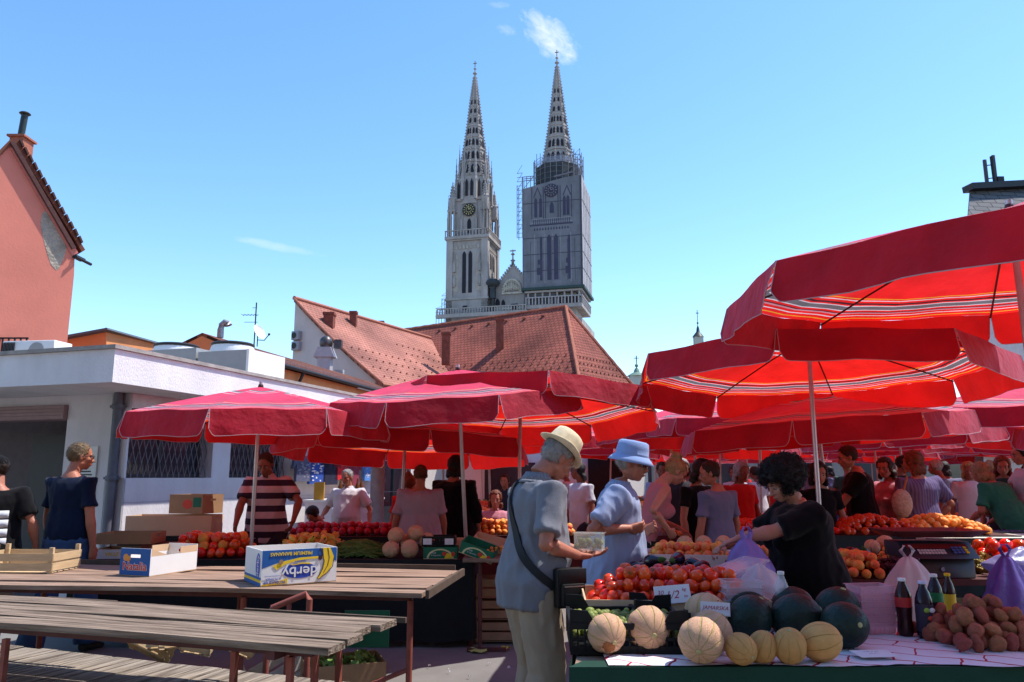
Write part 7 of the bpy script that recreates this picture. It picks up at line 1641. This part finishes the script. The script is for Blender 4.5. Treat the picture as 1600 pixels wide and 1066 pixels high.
m = MB(); m.box((7.0,10.0,.95), (1.6,.6,.25)); o = m.build('sheet_bundle', mat('white_sheet', (.7,.66,.7), .8, .1, 3, .01), smooth=0, bevel=.03); tag(o, 'bundle under a white sheet on the far right stall', 'bundle'); recenter(o)
k = 0
for y in (12.2, 14.6, 17.4, 20.5, 24):
    x = .0
    while x < .70*y:
        s_ = stall('far produce stall under the rows of parasols', x+rr_.uniform(-.3,.3), y+rr_.uniform(-.3,.3), 2.2, .9, rr_.uniform(-.15,.15), [], rr_.choice(M_SK), .8, seed=k, group='far produce stalls')
        for j in range(3): blobheap('far heap of fruit on a produce stall', s_.location.x-.7+j*.7, s_.location.y, .8, .6, .7, .10, rr_.choice(PM), 'fruit heap', k*3+j, 60)['group'] = 'far fruit heaps'
        k += 1; x += 3.3
# crate of wilted leaves and broken crates under the plank tables
c = pz(528, 1038, .33); T_ = openbox('carton', 'open carton of wilted leaves under the grey table', 'carton', (c.x, c.y+.15, .03), radians(20), .5, .36, .30, M_CARD, M_CARDL, .006)
m = MB(); rr_ = random.Random(3)
for k in range(120):
    p = V(rr_.uniform(-.21,.21), rr_.uniform(-.15,.15), .22+rr_.uniform(0,.10)); R_ = Euler((rr_.uniform(-1,1),rr_.uniform(-1,1),rr_.uniform(0,6))).to_matrix(); s = rr_.uniform(.02,.05); m.add([p+R_@V(a*s,b*s,c_*s) for a,b,c_ in ((-1,0,0),(-.3,.5,.25),(.5,.45,.1),(1,0,.2),(.5,-.45,.15),(-.3,-.5,.2),(0,0,-.1))], [(0,1,6),(1,2,6),(2,3,6),(3,4,6),(4,5,6),(5,0,6)])
o = m.build('leaves', M_LEAF, T_, smooth=0, fixn=False)
c = pz(455, 1035, .2); slatcrate('white-lined wooden crate lying askew under the grey table', (c.x, c.y, .05), .5, .5, .34, .2, M_WCARD, tilt=(0,-25))
c = pz(262, 1026, .47); 
for k in range(4): slatcrate('broken pale crate in the heap under the grey table, %s' % ('leftmost','second','third','rightmost')[k], (c.x+k*.17-.2, c.y+.15, .46+.02*k), .8*k, .26, .18, .07, M_CW, tilt=(20*k-30, 25-18*k))
m = MB(); c = pz(480, 1015, .3); m.box((c.x+.28, c.y+.75, .30), (.36,.02,.28)); o = m.build('green_board', mat('green_board', (.02,.16,.09), .6), smooth=0); tag(o, 'green board leaning behind the legs of the grey table', 'board'); recenter(o)
# litter on the ground
def leaf(label, px, py, s, m_, seed):
    p = pz(px, py, .01); m = MB(); rr = random.Random(seed); n_ = 14; P = [V(cos(2*pi*k/n_)*s*rr.uniform(.6,1.2), sin(2*pi*k/n_)*s*.8*rr.uniform(.6,1.2), rr.uniform(.0,.03)) for k in range(n_)]; m.add([V(0,0,.015)]+P, [(0,k+1,(k+1)%n_+1) for k in range(n_)]); o = m.build('leaf', m_, smooth=0, fixn=False); o.location = p; tag(o, label, 'leaf')
leaf('yellow-green cabbage leaf lying on the asphalt by the net cloth', 749, 1018, .10, mat('cabbage_leaf', (.40,.46,.14), .8, .3, 20), 1); leaf('small yellow scrap on the asphalt left of the straw hat man', 789, 1014, .045, mat('yellow_scrap', (.65,.5,.08), .8), 2)
for k in range(6): leaf('tiny pale scrap of litter on the asphalt', 640+k*31, 1035+((k*37) % 29), .012, M_PAP, k+5); bpy.context.scene.collection.objects[-1]['group'] = 'scraps of litter'
# ---- goods along the white building
def wallpt(px, z, off=.05): a = wa_px(px); return pq(a, wb-off, z)
sh = thing('wall_shelf', 'white counter with goods standing along the wall of the white building', 'counter', wallpt(500, 0, .45), math.atan2(dv.y, dv.x))
m = MB(); m.box((.3,0,.55), (1.7,.5,1.1)); m.build('counter', mat('counter_white', (.68,.62,.70), .8), sh, smooth=0); m = MB(); m.box((.3,0,1.115), (1.8,.56,.03)); m.build('countertop', M_WCARD, sh, smooth=0)
GC = [(.10,.10,.16),(.03,.08,.35),(.02,.02,.05),(.60,.02,.03),(.22,.03,.06),(.10,.25,.60)]
GC_M = mat('dull_print', (.25,.25,.32), .9)
for k, px in enumerate((472,492,512,530,546,574)):
    p = wallpt(px, 0, .12); o = MB(); w, h_ = .24, (.36,.4,.42,.34,.45,.36)[k]; z = 1.78
    P = [(-w,z-h_),(w,z-h_),(w*.95,z-.08),(w*1.4,z-.16),(w*1.25,z+.0),(w*.4,z+.05),(-w*.4,z+.05),(-w*1.25,z+.0),(-w*1.4,z-.16),(-w*.95,z-.08)]
    o.prism([V(a,0,b) for a, b in P], (0,-.05,0)); rq_ = random.Random(k)
    for _ in range(26 if k in (1,5,0) else 0): o.box((rq_.uniform(-w*.7,w*.7), -.0515, z-h_+rq_.uniform(.05,h_-.06)), (rq_.uniform(.02,.06), .003, rq_.uniform(.01,.03)), 1)
    g_ = o.build('hanging_shirt', [mat('garment_%d' % k, GC[k], .9, .3, 12), M_PAP if k else GC_M], smooth=0); g_.location = (p.x, p.y, .0); g_.rotation_euler = (0,0,math.atan2(dv.y, dv.x)); tag(g_, ('grey patterned shirt','blue printed shirt','black shirt','plain red shirt','dark red shirt','light blue printed shirt')[k]+' hanging on the white wall', 'shirt')
for k, px in enumerate((505,511,517,523,532,538)):
    p = wallpt(px, 1.13, .45); m = MB(); m.lathe([(.03,0),(.045,.03),(.04,.2),(.015,.27),(.012,.33)], 10); o = m.build('honey_bottle', mat('brown_glass', (.16,.06,.02), .3, .2), smooth=40); o.location = p; tag(o, 'brown bottle in the row on the white counter', 'bottle', 'brown bottles on the counter')
p = wallpt(472, 1.13, .45); m = MB(); m.box((0,0,.14), (.16,.04,.28)); o = m.build('notice_card', mat('green_orange_card', (.55,.28,.04), .7), smooth=0); o.location = p; tag(o, 'small orange and green card at the left end of the white counter', 'card')
c = pt(590, 745, 13); T_ = thing('lamp_post', 'thick grey post behind the man in the white shirt', 'post', (c.x, 13, 0)); m = MB(); m.lathe([(.13,0),(.12,.1),(.115,2.6)], 16); m.build('post', mat('post_grey', (.32,.29,.31), .7, .2), T_); m = MB(); m.lathe([(.125,1.75),(.13,1.78),(.125,1.81)], 16); m.build('strap', M_BLK, T_)
# white building piece and grille window behind the man in black, and closed arcade behind the parasols
T_ = thing('low_annex', 'low white annex with a grilled window behind the man in black', 'building', (0.3, 20, 0))
m = MB(); m.box((0.2,1,1.35), (3.4,2,2.7)); m.build('wall', M_STUCL, T_, smooth=0); m = MB(); m.box((-.35,-.02,1.3), (1.3,.06,1.1)); m.build('window', M_GLASS, T_, smooth=0)
m = MB(); m.box((2.1,-.03,1.3), (.9,.06,2.4)); m.build('door', M_DARK, T_, smooth=0)
T_ = thing('arcade_building', 'long low shaded building closing the market behind the parasols', 'building', (16, 38, 0)); m = MB(); m.box((0,2,1.8), (36,4,3.6)); m.build('wall', mat('arcade_wall', (.30,.27,.25), .9, .2), T_, smooth=0)
for k in range(16): m = MB(); m.box((-16.5+k*2.2,-.02,1.2), (1.4,.06,2.2)); m.build('window', M_GLASS, T_, smooth=0)
# ------------------------------------------------------------------ the people
C_KH = cloth('khaki', (.36,.28,.20)); C_GB = cloth('grey_blue', (.185,.19,.22), .18, .002); C_LB = cloth('light_blue', (.29,.35,.53)); C_BK = cloth('black', (.006,.0055,.007)); C_NV = cloth('navy', (.006,.012,.035)); C_JN = cloth('jeans', (.035,.075,.17), .25); C_WH = cloth('white', (.56,.54,.58)); C_LV = cloth('lavender', (.42,.32,.40)); C_PK = cloth('pink', (.50,.20,.24)); C_RD = cloth('red', (.55,.02,.02)); C_GR = cloth('green', (.03,.19,.12)); C_DG = cloth('dark_green', (.02,.07,.06)); C_SL = cloth('slate', (.15,.16,.26)); C_TN = cloth('tan', (.42,.30,.19)); C_DK = cloth('dark_trousers', (.03,.03,.04)); C_ST = stripemat('polo_stripes', (.56,.42,.44), (.045,.025,.045), .135, .52, 2, .02); C_DS = stripemat('dress_stripes', (.10,.085,.19), (.16,.13,.25), .03, .5, 0); C_GY = cloth('grey', (.2,.2,.2))
def px2(px, Y): return pxX(px, Y)
def Q(px, py, Y, base, face):
    """a point in the picture at depth Y, in the person's own frame"""
    p = pt(px, py, Y); p.z += 0; return (Matrix.Translation(base) @ Matrix.Rotation(radians(face),4,'Z')).inverted() @ p
# man in the straw hat
b1 = V(px2(827,4.3), 4.3, 0)
P = person('man in a straw hat and grey-blue shirt holding a box of figs', b1, -62, 1.77, 1.02, 6, 0, (36,-4,0), L=Q(908,862,4.46,b1,-62), R=Q(903,868,4.22,b1,-62), eL=(-.5,-.4,-.6), eR=(.35,-.45,-1.0), feet=((-.12,.05),(.12,-.05)), hair='grey', shirt=C_GB, shirt_len=.80, sleeve=.80, trousers=C_KH, leg_end=.05, voxel=.0055, cv=.010, loose=1.35, belly=.04, seed=3, skin=SK1, gR=dict(palm=(-.2,-.1,.8),curl=.9), gL=dict(palm=(.2,0,.8),curl=.7))
hat_fedora(P); glasses(P, False)
T1 = P['T']
m = MB(); tp, k1 = P['tp'], P['k']
def sp(x, y, z, o=0): return tp(x, y, z)
strap = [tp(-.10,.16,1.36), tp(-.11,.08,1.48), tp(-.10,-.06,1.485), tp(-.075,-.135,1.40), tp(-.015,-.165,1.26), tp(.07,-.172,1.14), tp(.15,-.14,1.05), tp(.20,-.06,.98), tp(.22,.02,.93)]
from mathutils.bvhtree import BVHTree
sh_ = P['shirt'].data; bv = BVHTree.FromPolygons([v.co for v in sh_.vertices], [tuple(p.vertices) for p in sh_.polygons])
fine = [strap[i].lerp(strap[i+1], j/6) for i in range(len(strap)-1) for j in range(6)]+[strap[-1]]; sp2 = []
for q_ in fine:
    a_ = tp(0,0,min(1.40,(q_.z/k1))); d_ = (q_-a_); d_.normalize(); hit = bv.ray_cast(a_+d_*.7, -d_)
    sp2.append((hit[0]+d_*.006) if hit[0] is not None else q_)
for _ in range(3): sp2 = [sp2[0]]+[(sp2[i-1]+sp2[i]*2+sp2[i+1])/4 for i in range(1,len(sp2)-1)]+[sp2[-1]]
vs_ = []
for i, q_ in enumerate(sp2):
    t_ = (sp2[min(i+1,len(sp2)-1)]-sp2[max(i-1,0)]).normalized(); a_ = tp(0,0,min(1.40,(q_.z/k1))); n2 = (q_-a_).normalized(); w_ = t_.cross(n2).normalized()*.021; n2 = n2*.004; vs_ += [q_-w_-n2*3, q_+w_-n2*3, q_+w_+n2, q_-w_+n2]
nn2 = len(sp2); m.add(vs_, [(i*4+j, i*4+(j+1)%4, (i+1)*4+(j+1)%4, (i+1)*4+j) for i in range(nn2-1) for j in range(4)]+[(0,1,2,3),(nn2*4-4,nn2*4-3,nn2*4-2,nn2*4-1)]); st_ = m.build('bag_strap', mat('strap_black', (.012,.012,.014), .6), None)
Bg = thing('shoulder_bag', 'black leather shoulder bag with zip pockets hanging at the hip of the straw hat man', 'bag', (0,0,0))
Mw = Matrix.Translation(T1.location) @ Matrix.Rotation(T1.rotation_euler.z,4,'Z'); st_.data.transform(Mw); 
bc = Mw @ V(.235,.10,.83); Bg.location = bc; Bg['x'] = 0; del Bg['x']; st_.data.transform(Matrix.Translation(-bc)); st_.parent = Bg
MBg = mat('bag_leather', (.010,.009,.009), .5, .2, 14, .001, 80, spec=.3); Rb = Matrix.Rotation(radians(22),4,'Z') @ Matrix.Scale(.86,4)
m = MB(); m.box((0,0,.12), (.19,.08,.23)); o = m.build('bag_body', MBg, Bg, bevel=.018); o.data.transform(Rb)
m = MB(); m.box((0,-.055,.085), (.15,.035,.13)); o = m.build('front_pocket', MBg, Bg, bevel=.010); o.data.transform(Rb); m = MB(); m.box((0,-.074,.135), (.13,.005,.005)); o = m.build('zip', mat('zip_metal', (.35,.33,.3), .4, metal=.7), Bg); o.data.transform(Rb)
m = MB(); m.box((0,-.052,.19), (.18,.012,.09)); o = m.build('flap', MBg, Bg, bevel=.004); o.data.transform(Rb)
fb_ = Vector(pt(921,848,4.34)); Tb = thing('fig_box', 'clear plastic box of green figs held by the straw hat man', 'plastic box', fb_-V(0,0,.04), radians(-15))
m = MB()
for s in (-1,1): m.box((s*.075,0,.045), (.002,.11,.09)); m.box((0,s*.055,.045), (.15,.002,.09))
m.box((0,0,.001), (.15,.11,.002)); m.box((0,0,.092), (.17,.125,.003)); m.build('clear_box', glassy('clear_box_plastic', (.8,.85,.8), .25), Tb, smooth=0)
heap(FIG, .036, Matrix.Translation(Tb.location) @ Matrix.Rotation(radians(-15),4,'Z'), .14, .10, .004, 2, 'green fig inside the clear box held by the straw hat man', 'figs in the clear box', 'fig', 31, .1)
# man in the blue bucket hat
b2 = V(px2(948,5.05), 5.05, 0)
P = person('man in a pale blue bucket hat, sunglasses and light blue shirt at the fruit', b2, -97, 1.72, 1.04, 9, 0, (8,-10,0), L=Q(1006,828,5.15,b2,-97), R=Q(985,826,4.85,b2,-97), eL=(-.4,-.4,-.8), eR=(.4,-.5,-.8), hair='grey', shirt=C_LB, shirt_len=.80, sleeve=.78, trousers=C_TN, voxel=.0055, cv=.010, loose=1.5, belly=.04, seed=8, skin=SK1, gR=dict(palm=(-.8,0,.3),curl=1.0), gL=dict(palm=(.8,0,.3),curl=1.0))
hat_bucket(P, cloth('hat_blue', (.25,.36,.62), .15)); glasses(P, True)
# vendor
b5 = V(px2(1252,4.85), 4.85, 0)
P = person('woman vendor with curly black hair and black top reaching out with a violet bag', b5, 97, 1.60, 1.36, 10, 0, (22,4,0), L=(-.10,.57,1.12), R=(.12,.50,1.08), eL=(-.4,-.3,-.6), eR=(.4,-.3,-.6), hair='black', hstyle='curly', shirt=C_BK, shirt_len=.72, sleeve=.85, trousers=C_BK, voxel=.006, cv=.012, loose=1.7, collar=False, bust=.05, belly=.05, seed=12, skin=SK2, gL=dict(palm=(0,-.2,-1),curl=.9), gR=dict(palm=(0,-.2,-1),curl=.9))
# others near
def pers(label, px, Y, face, top, **kw):
    H = 1.5+(-( (top-533)/1200) and (pt(px, top, Y).z-1.5)) if False else pt(px, top, Y).z
    lean = kw.get('lean', 0); hh = (H-kw.get('hatoff', 0.0)+kw.get('DZ', 0)); kw.pop('hatoff', None)
    if lean > 14: hh = H/(.53+.47*cos(radians(lean)))
    return person(label, V(px2(px, Y), Y, 0), face, hh, **kw)
b = V(px2(992,7.2),7.2,0)
pers('young woman with a blond bun and pink top leaning over the fruit', 996, 7.2, -82, 712, lean=24, head=(28,0,0), L=Q(1058,826,7.4,b,-82), R=Q(1040,828,7.0,b,-82), hair='blond', hstyle='bun', shirt=C_PK, shirt_len=.88, sleeve=.0, trousers=stripemat('skirt_stripes', (.02,.02,.02),(.5,.48,.46),.04,.5,0), skirt=True, build=.86, voxel=.008, loose=.7, collar=False, bust=.03, skin=SK2, seed=4)
P = pers('man in a grey-blue T-shirt seen from behind in the middle of the market', 1112, 7.2, 32, 719, head=(12,50,0), build=1.0, hair='brown', shirt=C_SL, sleeve=.7, trousers=C_DK, collar=False, voxel=.009, seed=6, L=(-.24,.05,.82))
pers('dark-haired woman in black behind the man in the grey-blue T-shirt', 1083, 7.9, -140, 716, head=(20,0,0), build=.95, hair='black', hstyle='bob', shirt=C_BK, trousers=C_BK, collar=False, voxel=.012, seed=7)
pers('man in a black T-shirt facing left among the right stalls', 1335, 8.6, 72, 694, head=(14,10,0), lean=5, build=1.15, hair='brown', hstyle='short', shirt=C_BK, sleeve=.75, trousers=C_DK, collar=False, voxel=.009, seed=9, R=(.20,.38,1.05), L=(-.15,.40,1.05))
pers('dark-haired woman in a dull pink top beside the man in the black T-shirt', 1376, 8.9, 110, 714, head=(10,20,0), build=1.0, hair='brown', hstyle='bob', shirt=C_PK, sleeve=.4, trousers=C_DK, collar=False, voxel=.01, bust=.03, seed=10, skin=SK1)
P = pers('woman in a blue striped dress with a hand on her hip and a net bag', 1420, 8.5, 12, 704, head=(0,25,0), build=1.2, hair='ginger', hstyle='bob', shirt=C_DS, shirt_len=.62, sleeve=.75, trousers=C_DS, skirt=True, collar=False, voxel=.009, loose=1.5, seed=11, R=(.22,.06,1.02), eR=(1,-.3,.1))
nbg = thing('net_bag', 'cream net bag hanging from the shoulder of the woman in the striped dress', 'bag', (px2(1392,8.3), 8.28, 1.14))
m = MB(); m.ell((0,0,.08), (.11,.06,.15), None, 16, 12, 0, lambda d: 1+.06*noise.noise(d*4)); m.build('bag_body', mat('net_cream', (.42,.30,.24), .9, .4, 40), nbg); m = MB(); m.tube([(.02,.0,.2),(.05,-.05,.34),(.06,.0,.42)], .012, 6); m.build('bag_strap', mat('tan_strap', (.45,.16,.06), .7), nbg)
P = pers('woman in a green shirt and apron bending over a stall at the right', 1568, 9.2, 28, 724, lean=32, head=(10,0,0), build=1.15, hair='blond', hstyle='bob', shirt=C_GR, sleeve=.8, trousers=C_DK, collar=False, voxel=.011, loose=1.6, seed=13, L=(-.25,.45,.95), R=(.2,.45,.95))
m = MB(); tp = P['tp']; m.loft([tp(.168*cos(a_)*1.22, .12*sin(a_)*1.45-.005, 1.0) for a_ in [2*pi*k/24 for k in range(25)]], [(.012,.004)]*25, 6, side=(0,0,1)); m.build('apron_string', C_DG, P['T'])
pers('person in a dark green top behind the woman in the green shirt', 1552, 9.9, 150, 712, head=(15,0,0), build=1.05, hair='ginger', hstyle='bob', shirt=C_DG, trousers=C_DK, collar=False, voxel=.013, seed=14)
pers('dark-haired man in a white shirt at the right edge of the market', 1592, 9.4, 85, 692, head=(12,0,0), build=1.1, hair='black', shirt=C_WH, trousers=C_DK, voxel=.013, seed=15, R=(.15,.4,1.1))
pers('dark-haired woman in a black top just behind the vendor', 1268, 7.9, 170, 722, head=(10,0,0), build=.9, hair='black', hstyle='bob', shirt=C_BK, trousers=C_DK, collar=False, voxel=.013, seed=16)
# left side
b12 = V(px2(14,6.7),6.7,0)
P = pers('man in a dark cap and black T-shirt with white back print, at the left edge', 14, 6.7, 22, 712, head=(5,42,0), build=1.2, hair='brown', shirt=C_BK, sleeve=.75, shirt_len=.86, trousers=C_TN, leg_end=.45, collar=False, voxel=.008, loose=1.5, seed=17, R=(.34,.0,.88), skin=SK1)
tp = P['tp']; m = MB(); 
for k in range(4):
    z1 = 1.27-.078*k; z0_ = z1-.066; n_ = 8; y_b = lambda x, z: -(.118*1.2+.030)*sqrt(max(.1, 1-(x/.26)**2))-.006
    vs = [tp(x, y_b(x, z), z) for z in (z0_, z1) for x in [-.13+.27*j/n_ for j in range(n_+1)]]; m.add(vs, [(j, j+1, n_+2+j, n_+1+j) for j in range(n_)])
o = m.build('back_print', mat('shirt_print', (.62,.64,.70), .8, .15, 14), P['T'], fixn=False); s_ = o.modifiers.new('s','SOLIDIFY'); s_.thickness = .012; s_.offset = 0
hp, Hd = P['hp'], P['Hd']; m = MB(); m.ell(hp(0,-.008,.045), (.084,.104,.085), Hd, 20, 12); m.loft([hp(0,.06,.055),hp(0,.12,.048),hp(0,.165,.04)], [(.075,.008),(.07,.007),(.035,.005)], 14, side=Hd @ V(1,0,0)); o = m.build('cap', C_BK, P['T'])
m = MB(); m.tube([hp(-.08,.05,.05), hp(-.086,-.02,.03)], .008, 6); m.build('cap_trim', M_PAP, P['T'])
P = pers('young man with short fair-topped hair, navy T-shirt and jeans walking at the left', 128, 6.9, -14, 691, head=(4,-38,0), build=1.0, hair='light brown', hstyle='short', shirt=C_NV, sleeve=.72, shirt_len=.93, trousers=C_JN, collar=False, voxel=.008, loose=1.3, seed=18, R=(.27,.03,.80), L=(-.26,.08,.85), feet=((-.10,-.15),(.12,.22)), skin=SK1)
glasses(P, True)
b14 = V(px2(428,8.5),8.5,0)
pers('vendor man in a dark and pale striped polo shirt behind the tomatoes', 428, 8.5, 180, 704, head=(24,0,0), lean=5, build=1.12, hair='brown', shirt=C_ST, sleeve=.72, trousers=C_DK, voxel=.008, loose=1.5, seed=19, skin=SK3, R=Q(366,826,8.1,b14,180), L=Q(458,815,8.2,b14,180), eR=(.8,.1,-.4), eL=(-.8,.1,-.4), vneck=True)
P = pers('grey-haired man in a white short-sleeved shirt and dark belt', 550, 10.6, 168, 733, head=(6,-8,0), build=1.15, hair='grey', shirt=C_WH, shirt_len=.95, sleeve=.75, trousers=C_TN, voxel=.010, loose=1.4, belly=.05, seed=20, R=(.28,.18,.98), L=(-.34,.05,.86))
m = MB(); tp = P['tp']; m.loft([tp(.168*cos(a_)*1.19, .12*sin(a_)*1.55+.02, .955) for a_ in [2*pi*k/24 for k in range(25)]], [(.020,.004)]*25, 6, side=(0,0,1)); m.build('belt', M_BLK, P['T'])
pers('woman with short ginger hair and a faded lavender shirt seen from behind', 660, 8.55, 6, 726, head=(6,0,0), build=1.28, hair='ginger', shirt=C_LV, shirt_len=.88, sleeve=.8, trousers=C_DK, collar=False, voxel=.009, loose=1.6, seed=21)
pers('man in black with dark hair seen from behind, right of the lavender shirt', 712, 9.2, -22, 712, head=(8,20,0), build=1.35, hair='black', hstyle='bob', shirt=C_BK, sleeve=1.6, trousers=C_BK, collar=False, voxel=.012, loose=2.2, seed=22)
pers('person in a bright red top partly hidden behind the lavender shirt', 640, 9.6, -30, 742, head=(12,0,0), build=1.0, hair='ginger', hstyle='bun', shirt=C_RD, sleeve=.7, trousers=C_DK, collar=False, voxel=.013, seed=23)
pers('woman with ginger hair and pink top seated behind the yellow fruit', 775, 10.6, 180, 766, DZ=.34, head=(6,0,0), build=1.1, hair='ginger', hstyle='bob', shirt=C_PK, sleeve=.7, trousers=C_DK, feet=((-.12,.40),(.12,.40)), voxel=.011, seed=24)
pers('dark-haired person stooping low beside the man in the white shirt', 514, 10.3, 150, 783, DZ=.42, head=(40,0,0), lean=10, build=.95, hair='black', shirt=C_DK, trousers=C_DK, feet=((-.12,.35),(.12,.35)), collar=False, voxel=.013, seed=25)
pers('older woman in dark clothes standing behind the seated woman', 790, 12.2, 160, 742, head=(0,0,0), build=1.1, hair='brown', shirt=C_DK, trousers=C_DK, voxel=.014, seed=26)
for lab, px, Y, fc, top, c_, h_, hs in (('woman in white with dark hair among the far stalls behind the bucket hat', 905, 10.4, 120, 722, C_WH, 'black', 'bob'), ('man in a dark jacket right of the blond bun', 1058, 9.4, 190, 716, C_DK, 'grey', 'short'), ('man in pale blue behind the leaning woman', 1030, 11, 170, 722, C_LB, 'brown', 'short'), ('grey-haired woman in dark red behind the grey-blue T-shirt', 1148, 9.8, 200, 722, C_RD, 'grey', 'bob'), ('woman in white at the far stalls right of the striped dress', 1500, 11.5, 150, 722, C_WH, 'blond', 'bob'), ('man in slate blue among the far stalls at the right', 1455, 12.5, 60, 718, C_SL, 'grey', 'short'), ('tall man in black in the shade far behind the scale', 1395, 11.5, 230, 712, C_BK, 'black', 'short')):
    pers(lab, px, Y, fc, top, head=(8,0,0), build=1.05, hair=h_, hstyle=hs, shirt=c_, sleeve=.7, trousers=C_DK, collar=False, voxel=.014, cv=.016, seed=int(px), skin=SK3)  # the dark skin puts the parasol shade into the colour
# far shoppers, small and half hidden
FP = [person('far shopper half hidden under the rows of parasols', (4+i*1.1, 14.0+i, 0), 150-60*i, 1.68+.04*i, 1.0+.08*i, 3, 0, (8,0,0), hair=('brown','grey','black','blond')[i], hstyle=('short','bob','bob','short')[i], shirt=(C_WH,C_RD,C_SL,C_DG)[i], sleeve=.7, trousers=(C_DK,C_JN,C_TN,C_DK)[i], collar=False, voxel=.018, cv=.02, seed=60+i, skin=SK3, group='far shoppers')['T'] for i in range(4)]
rr_ = random.Random(77)
for k in range(22):
    Y = rr_.uniform(12.8, 26); x = rr_.uniform(.02, .66)*Y; dup(FP[k % 4], (x, Y, 0), rr_.uniform(0,6.28))
for o in PROTO:
    for c in kids(o): bpy.data.objects.remove(c)
    bpy.data.objects.remove(o)
